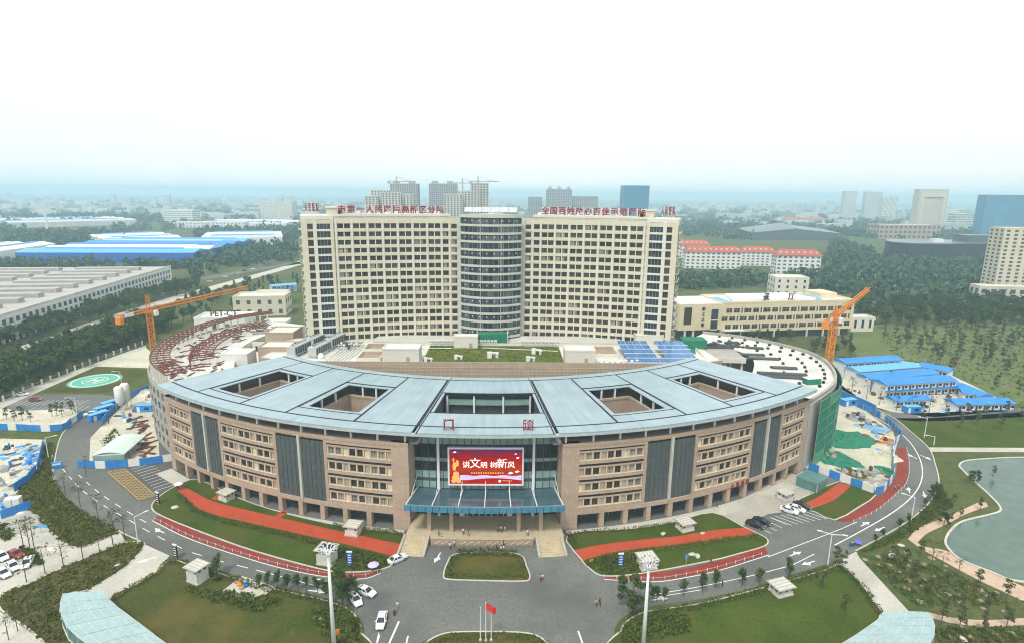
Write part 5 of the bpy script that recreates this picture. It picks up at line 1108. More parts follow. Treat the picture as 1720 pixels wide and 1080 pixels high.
cabin_px((157.54,232.69), (192.95,241.34), 7, 2, 'bright blue roofed site cabin, third from the back of four'); cabin_px((159.75,225.25), (193.76,231.82), 7, 2, 'nearest two-storey blue-roofed site cabin with rows of doors')
cabin_px((196.3,251.69), (203.45,243.21), 8, 2, 'blue-roofed cross block joining the site cabins at their far ends'); cabin_px((156.98,213.44), (172.4,215.69), 5, 1, 'low blue-roofed shed in front of the nearest site cabin')
cabin_px((192.5,222.94), (197.82,220.91), 5, 1, 'blue-roofed single-storey wing of the corner cabin'); cabin_px((178.83,210.54), (202.67,212.21), 6, 1, 'long blue-roofed single-storey cabin nearest the grass field'); cabin_px((198.02,232.67), (198.68,217.47), 6, 1, 'blue-roofed single-storey cabin slanting along the young trees')
cabin_px((-185.93,463.24), (-169.14,472.95), 9, 2, 'small blue and white cabin left of the ward tower', 'blue_pale')
for i, (p, rz, lab) in enumerate((((140.57,213.84), .3, 'blue site container by the far corner of the east site'), ((-140.75,194.95), 1.1, 'nearest blue container in the west site row'), ((-142.89,201.25), 1.1, 'middle blue container in the west site row'), ((-144.12,206.7), 1.1, 'farthest blue container in the west site row'), ((-129.3,203.25), .1, 'blue container beside the west wing wall'), ((160.71,206.48), .05, 'blue gatehouse beside the cabin fence'))):
    t = thing('site_container', lab, 'container', (*p, .05), rz, 'site containers'); MB().box(-3, 3, -1.25, 1.25, 0, 2.5).build('body', 'blue_sheet', t); MB().box(-3.1, 3.1, -1.35, 1.35, 2.5, 2.65).build('roof', 'blue_pale', t); MB().box(-2.2, -1.2, -1.3, -1.25, .1, 2.1).build('door', 'white', t); MB().box(.4, 2, -1.3, -1.25, .9, 1.9).build('window', 'glass_dark', t)
# cement silos
for i, (p, lab) in enumerate((((-138,203.12), 'white cement silo nearer the helipad'), ((-138.15,206.79), 'white cement silo nearer the west wing'))):
    t = thing('cement_silo', lab, 'silo', (*p, .05), 0, 'cement silos'); MB().lathe([(.5, 2.2), (1.5, 4.0), (1.5, 9.0), (1.1, 9.5), (.3, 9.7)], n=14).build('tank', 'white', t, smooth=True)
    for k in range(4): a = k * math.pi / 2 + .5; MB().tube((1.35 * math.cos(a), 1.35 * math.sin(a), 0), (1.35 * math.cos(a), 1.35 * math.sin(a), 4.2), .1, n=5).build('leg', 'steel', t)
# site shed with a barrel of pale sheet steel
t = thing('site_shed', 'pale green corrugated sheet shed on the west building site', 'shed', (*(-114.71,167.14), .05), R(8), None, .82)
b = MB(); n = 26; W_, D_ = 10.5, 17.
for i in range(n):
    y0 = -D_ / 2 + D_ * i / n; y1 = y0 + D_ / n * .92
    k = 6; vs = []
    for j in range(k + 1):
        x = -W_ / 2 + W_ * j / k; z = 3.6 + 1.0 * math.sin(math.pi * j / k); vs += [(x, y0, z), (x, y1, z)]
    put('roof_sheet', MB().add(vs, [(2 * j, 2 * j + 1, 2 * j + 3, 2 * j + 2) for j in range(k)]).mesh('roof_sheet', 'frost_sheet' if 'frost_sheet' in M else 'glass_frost'), t)
MB().box(-W_ / 2, W_ / 2, -D_ / 2, D_ / 2, 3.3, 3.55).build('ceiling', 'white', t)
for x in (-W_ / 2 + .2, W_ / 2 - .2):
    for i in range(5): MB().box(x - .12, x + .12, -D_ / 2 + .3 + i * 4.1, -D_ / 2 + .54 + i * 4.1, 0, 3.4).build('post', 'steel', t)
MB().box(-W_ / 2, W_ / 2, -D_ / 2 - .08, -D_ / 2, 1.5, 3.5).build('front_sheet', 'glass_frost', t)
# rubble, netting and heaps on the two sites
def heap(p, r, h, m, label, seed, name='spoil_heap', cat='heap'):
    q = random.Random(seed); b = MB(); n, k = 18, 7; vs = [(0, 0, h)]
    for j in range(1, k + 1):
        for i in range(n): a = 2 * math.pi * i / n; rr_ = r * j / k * (q.uniform(.9, 1.1) if j < k else q.uniform(.8, 1.25)); vs.append((rr_ * math.cos(a), rr_ * math.sin(a) * .75, h * (1 - (j / k) ** 1.3) * q.uniform(.35, 1.5) if j < k else -.05))
    fs = [(0, 1 + i, 1 + (i + 1) % n) for i in range(n)] + [(1 + (j - 1) * n + i, 1 + j * n + i, 1 + j * n + (i + 1) % n, 1 + (j - 1) * n + (i + 1) % n) for j in range(1, k) for i in range(n)]
    tag(b.add(vs, fs).build(name, m, None, (*p, .06), q.uniform(0, 3)), label, cat)
heap((119.92,180.68), 10, 1.0, 'net_green', 'large heap under bright green netting at the foot of the scaffold', 1, 'netted_heap'); heap((108.18,166.96), 9, .7, 'net_green', 'flat heap under dark green netting by the east end pier', 2, 'netted_heap')
heap((125.74,167.99), 5, 1.1, 'sand', 'sandy spoil heap inside the east site corner', 3); heap((119.21,158.23), 3.4, .7, 'net_green', 'small heap under green netting by the hoarding', 4, 'netted_heap')
heap((109.69,156.25), 5, .6, 'bed', 'brown earth heap behind the white hoarding', 5); heap((109.74,173.98), 4, .8, 'grey_conc', 'grey rubble heap below the green scaffold', 6); heap((-113.56,128.58), 5.5, 1.0, 'grey_conc', 'grey rubble heap beside the west concrete drive', 7)
heap((-142.11,222.76), 5, 1.2, 'white_dirty', 'white sacks heaped by the west wing wall', 8); heap((133.95,199.48), 3, 1.6, 'grey', 'grey machinery under a sheet on the east site', 9)
q_ = random.Random(21)
def rods(P, n, m, label, zz=.1, l0=3, l1=7, group=None):
    for i, (x, y) in enumerate(scatter(P, n, .8, 31)):
        l = q_.uniform(l0, l1); h = q_.uniform(0, 3.14); b = MB()
        for k in range(3): b.beam((-l / 2, k * .35, .12 + .1 * (k % 2)), (l / 2, k * .35 + q_.uniform(-.4, .4), .12), .22, .2)
        tag(b.build('steel_section', m, None, (x, y, zz), h), label, 'steel', group)
rods([(-128.67,194.57),(-126.61,197.42),(-103.37,166.01),(-106.12,163.92)], 26, 'rust', 'rusty steel sections stacked beside the west wing wall', .1, 3, 7, 'steel stock beside the west wing'); rods([(135.48,185.86),(140.5,189.04),(135.49,178.93),(130.59,176.05)], 7, 'orange', 'orange steel lengths inside the east hoarding', .1, 2, 5, 'orange steel on the east site')
rods([(-145.22,167.66),(-143.54,171.13),(-133.38,157.77),(-132.08,152.27)], 8, 'blue_pale', 'blue sheet offcuts piled on the west yard', .1, 2, 5, 'blue offcuts on the west yard')
for i, (p, lab) in enumerate((((136.26,197.78), 'grey cement mixer near the far hoarding'), ((135,192.18), 'grey machine next to the stacked blue sheets'))):
    t = thing('mixer', lab, 'mixer', (*p, .06), .4); MB().lathe([(.3, .8), (1.1, 1.4), (1.2, 2.2), (.6, 3.0)], n=10).build('drum', 'grey', t); MB().box(-1.3, 1.3, -.8, .8, .2, .8).build('frame', 'dark_grey', t)
t = thing('sheet_stack', 'stack of blue and white sheets on the east site', 'sheets', (*(135.99,188.98), .06), R(-40))
for k in range(6): MB().box(-4 + k * .1, 4, -1.6, 1.6 - .1 * k, k * .2, k * .2 + .16).build('sheet', ['white', 'blue_pale'][k % 2], t)
t = thing('glass_porch', 'pale glass porch at the east end of the outpatient building', 'porch', (*(91.94,148.92), .08), R(40)); MB().box(-3.5, 3.5, -3, 3, 2.6, 2.75).build('roof', 'ramp_glass', t)
for x in (-3.4, 3.4):
    MB().box(x - .04, x + .04, -3, 3, 0, 2.6).build('side_pane', 'ramp_glass', t)
    for y in (-2.9, 2.9): MB().box(x - .1, x + .1, y - .1, y + .1, 0, 2.6).build('post', 'galv', t)
MB().box(-3.3, 3.3, -3.04, -2.96, 0, 2.6).build('front_pane', 'ramp_glass', t)
# information pylons, signs, rocks
for p, rz, lab in (((-29.28,112.16), -.1, 'dark blue information pylon on the west lawn'), ((30.22,111.74), .1, 'dark blue information pylon on the east lawn'), ((-85.88,137.39), -.4, 'black and white chevron post at the west lawn corner'), ((-68.55,114.55), -.4, 'black notice board at the southwest lawn corner')):
    t = thing('sign_pylon', lab, 'sign', (*p, .14), rz, 'sign pylons'); MB().box(-.55, .55, -.12, .12, .3, 3.2).build('board', 'blue_deep' if 'blue' in lab else 'black', t); MB().box(-.6, .6, -.15, .15, 3.2, 3.5).build('cap', 'white', t); MB().box(-.4, .4, -.1, .1, 0, .3).build('foot', 'grey', t)
    for k in range(4): MB().box(-.35, .35, -.14, -.12, .7 + k * .6, .95 + k * .6).build('mark', 'white', t)
t = thing('direction_sign', 'small blue direction sign on a yellow post on the east lawn', 'sign', (*(44.93,112.42), .14)); MB().box(-.06, .06, -.06, .06, 0, 2.6).build('post', 'yellow_paint', t); MB().box(-.4, .4, -.05, .05, 1.7, 2.7).build('board', 'blue_sheet', t)
t = thing('direction_sign', 'blue route sign on the west site drive', 'sign', (*(-105.67,124.04), .08), .2); MB().box(-1.4, 1.4, -.04, .04, 1.5, 2.2).build('board', 'blue_pale', t); MB().box(-.05, .05, -.04, .04, 0, 1.5).build('post', 'steel', t)
t = thing('direction_sign', 'blue triangular board on the west road edge', 'sign', (*(-127.05,157.45), .06), .5); MB().box(-1.2, 1.2, -.5, .5, 0, 1.9).build('board', 'blue_sheet', t); MB().box(-1.0, 1.0, -.56, -.5, 1.2, 1.7).build('label_plate', 'white', t)
def rock(p, s, label, m='kerb'):
    q = random.Random(int(p[0] * 7)); b = MB(); n = 9; pr_ = [(s * .9, 0), (s, s * .18), (s * .75, s * .4), (s * .3, s * .52)]
    vs = [(r_ * q.uniform(.8, 1.2) * math.cos(6.283 * i / n), .7 * r_ * q.uniform(.8, 1.2) * math.sin(6.283 * i / n), z) for r_, z in pr_ for i in range(n)]
    fs = [(j * n + i, j * n + (i + 1) % n, (j + 1) * n + (i + 1) % n, (j + 1) * n + i) for j in range(3) for i in range(n)] + [tuple(range(27, 36))]
    tag(b.add(vs, fs).build('garden_rock', m, None, (*p, .13), q.uniform(0, 3)), label, 'rock', 'pale garden rocks')
for p, s, lab in (((43.15,124.55), .8, 'pale rock above the east red path near its kiosk'), ((52.82,124.85), .6, 'pale rock above the east red path, further right'), ((47.63,116.32), .9, 'left one of two pale rocks side by side on the east lawn'), ((48.65,115.66), .9, 'right one of two pale rocks side by side on the east lawn'), ((-30.4,95.67), .7, 'pale rock on the southwest lawn by the light mast'), ((-80.6,135.67), 1., 'pale rock on the west lawn corner'), ((-79.9,111.77), .7, 'pale rock at the ramp side bed'), ((98.31,119.96), .8, 'pale rock among the saplings near the pond path'), ((93.58,115.83), 1.2, 'long pale rock among the saplings by the pond'), ((89.91,90.78), .9, 'pale rock at the bottom of the pond garden')): rock(p, s, lab)
for p, lab, m in (((-26.18,91.27), 'carved wooden plaque standing at the west light mast', 'orange'), ((23.99,113.19), 'small orange notice at the corner of the east lawn', 'orange')):
    t = thing('lawn_notice', lab, 'notice', (*p, .14), .6); MB().box(-.5, .5, -.08, .08, .4, 1.5 if 'carved' in lab else .9).build('board', m, t); MB().box(-.08, .08, -.06, .06, 0, .4).build('post', 'bark', t)
# play corner with toy rides
t = thing('play_platform', 'pale paved play corner beside the southwest lawn hedge', 'platform', (*(-48,104.31), .14), R(-22)); MB().box(-4.5, 4.5, -2.6, 2.6, 0, .12).build('paving', 'concrete', t)
for p, m, lab in (((-50.45,105.41), 'orange', 'orange toy ride on the play corner'), ((-49.46,104.3), 'yellow_paint', 'yellow toy ride on the play corner'), ((-48.81,105.04), 'blue_deep', 'blue toy ride on the play corner')):
    t = thing('toy_ride', lab, 'toy ride', (*p, .26), rnd.uniform(0, 3), 'toy rides', .6); MB().lathe([(.7, 0), (.9, .35), (.75, .75), (.35, .95)], n=9).build('tub', m, t); MB().lathe([(.25, .9), (.35, 1.4), (.1, 1.7)], .35, 0, 8).build('head', m, t)
# ================================================================ cars
def car(p, rz, paint, label, van=False, group='parked cars'):
    t = thing('car', label, 'car', (*p, .07), rz, group); L_ = 4.5; hw = .88
    st = [(-2.25, .42, .62, .80, .66), (-2.15, .30, .78, .93, .80), (-1.55, .26, .86, 1.0, .86), (-1.0, .26, .88, 1.02, .86), (0, .26, .88, 1.0, .87), (.85, .26, .88, .97, .86), (1.5, .26, .86, .88, .82), (2.1, .30, .76, .72, .70), (2.28, .42, .58, .58, .56)]
    if van: st = [(x, a, b_, max(c, 1.0), d) for x, a, b_, c, d in st]
    vs = []; 
    for x, zb, w_, zs, wt in st: vs += [(x, -w_ * .94, zb), (x, -w_, (zb + zs) / 2 + .03), (x, -wt, zs), (x, wt, zs), (x, w_, (zb + zs) / 2 + .03), (x, w_ * .94, zb)]
    n = len(st); fs = [(6 * i + k, 6 * i + 6 + k, 6 * i + 6 + (k + 1) % 6, 6 * i + (k + 1) % 6) for i in range(n - 1) for k in range(6)] + [(0, 1, 2, 3, 4, 5), tuple(6 * (n - 1) + k for k in (5, 4, 3, 2, 1, 0))]
    body = MB().add(vs, fs).build('body', paint, t, smooth=False)
    zr = 1.72 if van else 1.45; rb, rf = (-2.0, .55) if van else (-1.05, .25); gb, gf = (-2.12, 1.25) if van else (-1.75, 1.1)
    lo = [(gb, .98), (gf, .97)]; vs = []
    for x, z, w_ in ((gb, .97, .8), (rb, zr - .03, .64), ((rb + rf) / 2, zr, .66), (rf, zr - .03, .64), (gf, .93, .8)): vs += [(x, -w_, z), (x, w_, z)]
    b = MB().add([vs[2], vs[3], vs[5], vs[7], vs[6], vs[4]], [(0, 5, 4, 3, 2, 1)])
    b.add([(v[0], v[1], v[2] - .07) for v in (vs[2], vs[3], vs[5], vs[7], vs[6], vs[4])] + [vs[2], vs[3], vs[5], vs[7], vs[6], vs[4]], [(i, (i + 1) % 6, 6 + (i + 1) % 6, 6 + i) for i in range(6)])
    for sg in (0, 1): b.beam(vs[0 + sg], vs[2 + sg], .1).beam(vs[6 + sg], vs[8 + sg], .1); mid = ((rb + rf) / 2, vs[4 + sg][1] * .99, zr - .05); b.beam((mid[0] + .05, vs[0 + sg][1] * .99, .97), mid, .09)
    b.build('roof', paint, t)
    MB().add([vs[8], vs[9], vs[7], vs[6]], [(0, 1, 2, 3)]).build('windscreen', 'glass_dark', t); MB().add([vs[1], vs[0], vs[2], vs[3]], [(0, 1, 2, 3)]).build('rear_window', 'glass_dark', t)
    for k in (0, 1): q = [vs[0 + k], vs[8 + k], vs[6 + k], vs[4 + k], vs[2 + k]]; MB().add([(x, y * 1.0, z) for x, y, z in q], [(0, 1, 2, 3, 4)]).build('side_window', 'glass_dark', t)
    for x in (-1.4, 1.4):
        for y in (-.86, .86): w_ = MB().tube((x, y - .1, .31), (x, y + .1, .31), .31, n=12).build('wheel', 'tyre', t); MB().tube((x, y - .115, .31), (x, y + .115, .31), .18, n=8).build('rim', 'car_silver', w_)
    for y in (-.55, .55):
        MB().obox(2.16, y, .58, .70, .16, .34).build('headlight', 'lamp_clear', t); MB().obox(-2.2, y, .68, .84, .12, .34).build('tail_light', 'lamp_red', t); MB().obox(.75, y / .55 * 1.0, .95, 1.1, .14, .2).build('mirror', paint, t)
    MB().box(2.2, 2.3, -.4, .4, .45, .55).build('grille', 'black', t)
for a in (((-19.15,113.88), R(118) - 1.35, 'car_white', 'white saloon parked at the corner of the west lawn'), ((-23.61,103.1), R(-28), 'car_white', 'white taxi behind another taxi beneath the tree'), ((-25.21,100.8), R(-55), 'car_white', 'white taxi nosing out beside the southwest lawn kerb'), ((-18.73,94.9), R(-88), 'car_white', 'white hatchback driving toward the viewer on the south drive'),
          ((78.72,134.68), R(-38), 'car_white', 'left one of two white cars side by side in the east car park'), ((81.03,135.56), R(-38), 'car_white', 'right one of two white cars side by side in the east car park'), ((83.2,137.05), R(-38), 'car_black', 'black car beside the two white cars, near the red path'), ((66.99,128.01), R(-40), 'car_black', 'nearer one of two black cars by the east lawn'), ((69.21,129.35), R(-40), 'car_black', 'farther one of two black cars by the east lawn'),
          ((-104.62,115.27), R(-20), 'car_red', 'dark red car among the white cars on the west drive'), ((-99.49,112.32), R(-65), 'car_white', 'white car just right of the dark red car'), ((-101.68,111.09), R(-35), 'car_white', 'white car just below the dark red car'), ((-106.91,114.4), R(-30), 'car_white', 'white car left of the dark red car'), ((-101.7,108.69), R(-30), 'car_white', 'white car at the left picture edge, lowest of the row'), ((-177.54,213.21), R(5), 'car_red', 'brown car on the helipad yard'), ((-187.39,219.13), R(15), 'car_white', 'white car on the helipad yard'), ((160.41,212.19), R(10), 'car_silver', 'silver car in front of the nearest site cabin'), ((168.57,211.67), R(175), 'car_black', 'dark car in front of the nearest site cabin')): car(*a)
car((-145.61,198.29), R(200), 'car_white', 'white van by the west site gate', True)


# site clutter: boards, crates, pallets and tarpaulins lying about
cq = random.Random(404)
def clutter(P, n, label, group, seed, mats=('bark', 'grey', 'white_dirty', 'dark_grey', 'blue_pale', 'rust')):
    for x, y in scatter(P, n, 1.4, seed):
        k = cq.randrange(3); m = cq.choice(mats); b = MB()
        if k == 0:
            l = cq.uniform(1.6, 3.6)
            for i in range(4): b.obox(cq.uniform(-.2, .2), i * .3, .02 + .1 * (i % 2), .12 + .1 * (i % 2), l, .24, cq.uniform(-.12, .12))
            nm = 'board_pile'
        elif k == 1:
            w_ = cq.uniform(.8, 1.8); b.obox(0, 0, 0, cq.uniform(.5, 1.1), w_, w_ * .8); b.obox(.2, .1, .6, 1.3, w_ * .5, w_ * .5, .4); nm = 'crate_pile'
        else:
            r_ = cq.uniform(.8, 1.7); vs = [(0, 0, .5)] + [(r_ * cq.uniform(.7, 1.2) * math.cos(a * .785), r_ * cq.uniform(.7, 1.2) * math.sin(a * .785), .02) for a in range(8)]; b.add(vs, [(0, 1 + i, 1 + (i + 1) % 8) for i in range(8)]); nm = 'tarpaulin_heap'
        tag(b.build(nm, m, None, (x, y, .06), cq.uniform(0, 3.1)), label, 'materials', group)
clutter([(139.34,207.39),(141.77,198.43),(139.02,184.88),(132.98,175.16),(126.08,170.59),(130,189.96),(134.68,207.32)], 34, 'site materials lying along the far hoarding of the east site', 'east site clutter', 61)
clutter([(103.58,158.09),(107.47,152.56),(110.79,147.37),(118.54,154.47),(116.29,158.2),(110.17,160.08)], 26, 'debris lying behind the front hoarding of the east site', 'east site front debris', 62, ('bark', 'mulch', 'grey', 'white_dirty', 'grey_conc'))
clutter([(111.32,177.23),(116.7,179.67),(106.92,164.05),(104.29,166.08)], 14, 'rubble lying at the foot of the green scaffold', 'scaffold rubble', 63, ('grey_conc', 'grey', 'white_dirty', 'mulch'))
clutter([(-156.13,171.87),(-146.73,174.22),(-133.83,159.68),(-130.21,147.12),(-130.97,142.26)], 46, 'materials lying about the pale west yard', 'west yard clutter', 64, ('blue_pale', 'white', 'grey', 'dark_grey', 'blue_sheet', 'white_dirty'))
clutter([(-129.65,140.71),(-126.56,142.29),(-117.88,134.85),(-118.53,132.88),(-121.58,131.21)], 20, 'blue and white sheets piled below the west yard', 'lower west yard clutter', 65, ('blue_pale', 'white', 'blue_sheet', 'grey'))
clutter([(-137.63,197.26),(-133.43,203.19),(-138.55,222.82),(-121.94,197.49),(-126.28,190.77)], 26, 'materials lying round the silos of the west site', 'west site clutter', 66)
clutter([(151.04,235.69),(152.05,226.57),(157.57,219.53),(173.37,214.37),(187.29,220.03),(189.17,225.76),(164.39,222.45)], 22, 'odds and ends in front of the site cabins', 'cabin yard clutter', 67)
clutter([(155.72,207.65),(167.72,206.58),(187.49,208.13),(202.81,209.64),(203.81,213.54),(172.4,213.03)], 24, 'white bags and boards along the cabin fence', 'cabin fence clutter', 68, ('white', 'white_dirty', 'blue_pale'))
t = thing('pallet_stack', 'white stacked pallets beside the blue hoarding below the west yard', 'pallets', (*(-122.22,136.27), .06), .3)
for i in range(5):
    for j in range(2): MB().box(-1.6 + j * 1.7, -.1 + j * 1.7, -1, 1, i * .5, i * .5 + .42).build('pallet', 'white', t)
# traffic and lamp columns in the distance
for i, (p, h) in enumerate((((-263.1,547.92), .3), ((-261.15,564.68), .3), ((-262.53,517.39), .3), ((-264.21,591.37), 3.4), ((-261.31,605.98), .3), ((-261.59,626.27), 3.4))): car((p[0], p[1]), h, ['car_white', 'car_silver', 'car_white', 'car_black'][i % 4], 'tiny car on the diagonal road beyond the tree belt', group='cars on the diagonal road')
for p, yt in ((((312.39,535.17)), 0), (((328.72,521.68)), 0), (((345.94,522.61)), 0), (((380.3,538.93)), 0), (((389.91,518)), 0), (((405.03,525.78)), 0), (((428.32,534.21)), 0), (((437.25,520.49)), 0), (((-289.33,562.89)), 0), (((-308.92,579.19)), 0), (((-296.54,686.87)), 0)):
    lamp((p[0], p[1]), 11, cq.uniform(0, 3), 'tall pale lamp column along a far avenue')

# ================================================================ neighbouring and far buildings
def block(name, label, x, y, w_, h, d_=16, rz=0, fl=None, bay=None, wall='cream_pale', win='glass_dark', cat='building', wf=(.55, .5), roof='white_dirty', side=True, group=None, para=1.0, skip=0, base=0):
    """building with parapet roof; far windows are one joined part set into the faces"""
    t = thing(name, label, cat, (x, y + d_ / 2, 0), rz, group); a, c = w_ / 2, d_ / 2
    MB().box(-a, a, -c, c, 0, h).build('wall', wall, t); MB().box(-a + .4, a - .4, -c + .4, c - .4, h, h + .06).build('roof', roof, t)
    b = MB(); b.box(-a - .1, a + .1, -c - .1, -c + .4, h, h + para); b.box(-a - .1, a + .1, c - .4, c + .1, h, h + para); b.box(-a - .1, -a + .4, -c + .4, c - .4, h, h + para); b.box(a - .4, a + .1, -c + .4, c - .4, h, h + para); b.build('parapet', wall, t)
    if fl:
        b = MB(); fh = (h - base) / fl; n = max(1, int(w_ / bay)); bw = w_ / n
        for f in range(skip, fl):
            z0 = base + f * fh + fh * .28; z1 = z0 + fh * wf[1]
            for i in range(n): x0 = -a + bw * (i + .5 - wf[0] / 2); b.box(x0, x0 + bw * wf[0], -c - .12, -c + .1, z0, z1)
            if side:
                m_ = max(1, int(d_ / bay)); bd = d_ / m_; sx = -a if x > 0 else a
                for i in range(m_): y0 = -c + bd * (i + .5 - wf[0] / 2); b.box(sx - .12, sx + .12, y0, y0 + bd * wf[0], z0, z1)
        o = b.build('window_grid', win, t); o['kind'] = 'stuff'
    return t
# canteen
cbx, cby = 130.5, 318.0
cn = thing('canteen_building', 'long cream canteen building with wide windows and brown slits', 'building', (0, 0, 0))
CA = Vector((127.35,318.99)); CB = Vector((211.01,331.59)); cdv = (CB - CA); cl_ = cdv.length; ca_ = math.atan2(cdv.y, cdv.x); cn.location = (CA.x, CA.y, 0); cn.rotation_euler = (0, 0, ca_)
HC = 20.5
MB().box(0, cl_, 0, 26, 4.2, HC).build('wall', 'beige', cn); MB().box(0, cl_, 2.6, 25, 0, 4.2).build('ground_floor', 'dark_grey', cn); MB().box(0.4, cl_ - .4, .4, 25.6, HC, HC + .08).build('roof', 'white', cn)
b = MB(); b.box(-.1, cl_ + .1, -.1, .4, HC, HC + 1.2); b.box(-.1, cl_ + .1, 25.6, 26.1, HC, HC + 1.2); b.box(-.1, .4, .4, 25.6, HC, HC + 1.2); b.box(cl_ - .4, cl_ + .1, .4, 25.6, HC, HC + 1.2); b.build('parapet', 'beige', cn)
MB().prism([(8, 3), (cl_ * .72, 3), (cl_ * .64, 22), (14, 22)], HC + .1, HC + 2.0).build('white_roof', 'white', cn)
MB().box(cl_ * .82, cl_ * .95, 10, 24, HC, HC + 3.4).build('roof_house', 'beige', cn); MB().box(cl_ * .73, cl_ * .8, 6, 22, HC + .1, HC + .6).build('skylight', 'blue_pale', cn); MB().box(2, 8, 4, 20, HC + .1, HC + .5).build('skylight', 'blue_pale', cn)
wm = MB().box(-1.75, 1.75, -.06, .3, 0, 2.5).box(-.05, .05, -.1, -.06, 0, 2.5, 1).box(-1.75, 1.75, -.1, -.06, 1.7, 1.78, 1).mesh('window', ['glass_brown', 'steel']); sm_ = MB().box(-.38, .38, -.05, .3, 0, 2.9).mesh('slit_window', ['sign_dark'])
for f in range(3):
    x = 5.0 + (f % 2) * -2.5
    k = f % 2
    while x < cl_ - 3:
        z = 6.0 + f * 4.7
        for u in (0, 4.7):
            if x + u < cl_ - 3: put('window', wm, cn, (x + u, 0, z))
        for u in (7.9, 9.7):
            if x + u < cl_ - 1.2: put('slit_window', sm_, cn, (x + u, 0, z - .2))
        x += 11.9
for i in range(8): MB().box(2.5 + i * cl_ / 8, 3.3 + i * cl_ / 8, 0, .8, 0, 4.2).build('column', 'cream_pale', cn)
for ch, x in (('餐', cl_ * .33), ('厅', cl_ * .52)): text('letter', ch, 4.4, 'sign_dark', cn, (x, 1.2, HC + 3.2), ext=.15, fat=.08)
# its projecting west block
MB().box(-26, -.2, -1.5, 24, 6.2, HC + .6).build('west_block', 'beige', cn); MB().box(-24, -1.5, 2, 22, 0, 6.2).build('undercroft', 'dark_grey', cn); MB().box(-6.6, -2.6, -1.8, -1.5, .5, 18).build('stair_glass', 'glass_blue', cn); MB().box(-25.4, -.8, -1, 23.4, HC + .6, HC + .7).build('roof', 'white_dirty', cn)
for z in (6, 11.5): MB().box(-6.7, -2.5, -1.9, -1.8, z, z + .6).build('spandrel', 'cream_pale', cn)
for i, ch in enumerate('职工之家'): text('letter', ch, 2.1, 'sign_dark', cn, (-11.5, -1.7, HC - 2.4 - i * 3.0), ext=.08, fat=.04)
MB().box(-23, -18.5, -1.62, -1.5, 9.5, HC - 1.2).build('dark_window', 'sign_dark', cn)
for f in range(3):
    for i in range(4): put('slit_window', sm_, cn, (-26.0, 2 + i * 5.0, 8 + f * 4.3), -math.pi / 2)
for x in (-22, -17): MB().box(x, x + 1, -1.2, -.2, 0, 6.2).build('column', 'cream_pale', cn)
MB().box(2, 14, -2.2, -.1, 5.0, 5.5).build('porch', 'white', cn)
for i in range(14): MB().box(2.2 + i * .88, 2.3 + i * .88, -2.2, -2.1, 5.5, 6.4).build('baluster', 'white', cn)
block('guard_house', 'small cream house beside the east end of the canteen', 223.48,341.17,14.37,8.23, 8, R(4), 1, 4, wf=(.3, .6), wall='cream_pale')
block('pump_house', 'small cream three-storey house behind the canteen', 243.48,469.69,26.94,14.49, 18, R(-6), 3, 5.5, wall='cream_pale', wf=(.25, .45))
# red-roofed halls
def hall(x, y, w_, h, d_, rz, label, fl=5, bay=5.2):
    t = block('dormitory', label, x, y, w_, h, d_, rz, fl, bay, 'white', 'dark_grey', 'dormitory', (.5, .45), 'white', True, 'red-roofed dormitories', .3)
    a, c = w_ / 2 + 1, d_ / 2 + 1.2; MB().add([(-a, -c, h + .3), (a, -c, h + .3), (a, c, h + .3), (-a, c, h + .3), (-a + 5, 0, h + 6.2), (a - 5, 0, h + 6.2)], [(0, 1, 5, 4), (1, 2, 5), (2, 3, 4, 5), (3, 0, 4), (3, 2, 1, 0)]).build('red_roof', 'brick_red', t)
    for i in range(int(w_ / 6)):
        x0 = -a + 5 + i * (2 * a - 10) / max(1, int(w_ / 6) - 1); MB().obox(x0, -c * .55, h + 2.2, h + 4.0, 1.6, 1.6).build('dormer', 'white', t)
hall(239.77,645.82,61.61,18.83, 16, R(-4), 'left red-roofed white dormitory right of the ward tower'); hall(316.94,606.04,45.35,19.65, 16, R(-6), 'right red-roofed white dormitory behind the canteen'); hall(304.62,678.31,39.13,16.23, 14, R(-4), 'middle red-roofed white dormitory partly hidden between two others'); hall(254.07,759.02,39.59,17.26, 14, R(-4), 'small red-roofed white block behind the left dormitory', 4)
hall(902.01,1736.06,120.34,15.83, 20, 0, 'far red-roofed low building beyond the park', 2)
# dark glass exhibition hall and curved black hall
t = thing('exhibition_hall', 'low dark glass exhibition hall with sloping roofs', 'building', (*(551.23,1098.4), 0))
for x0, x1, h0, h1 in ((-78, 10, 18, 30), (10, 95, 28, 18)): MB().add([(x0, 0, 0), (x1, 0, 0), (x1, 70, 0), (x0, 70, 0), (x0, 0, h0 * .75), (x1, 0, h1 * .75), (x1, 70, h1), (x0, 70, h0)], [(0, 1, 5, 4), (1, 2, 6, 5), (2, 3, 7, 6), (3, 0, 4, 7), (4, 5, 6, 7)]).build('wing', 'glass_grey', t)
b = MB()
for i in range(22): b.box(-76 + i * 7.8, -75.4 + i * 7.8, -.3, 0, 0, 13.5)
b.build('fin', 'dark_grey', t)
t = thing('curved_hall', 'long black curved hall with a flat pale roof', 'building', (*(597.74,765.58), 0))
cw = spl([(-60, 40), (-66, 15), (-52, -4), (-25, -9), (20, -2), (60, 10), (110, 26)], 5)
MB().prism(cw + [(110, 70), (-40, 70)], 0, 21).build('wall', 'black', t); MB().prism(cw + [(110, 70), (-40, 70)], 21, 22.2).build('roof', 'glass_grey', t); MB().box(-14, 0, 10, 18, 22.2, 27).build('roof_plant', 'white', t); MB().box(50, 108, 32, 60, 22.2, 31).build('upper_storey', 'glass_grey', t)
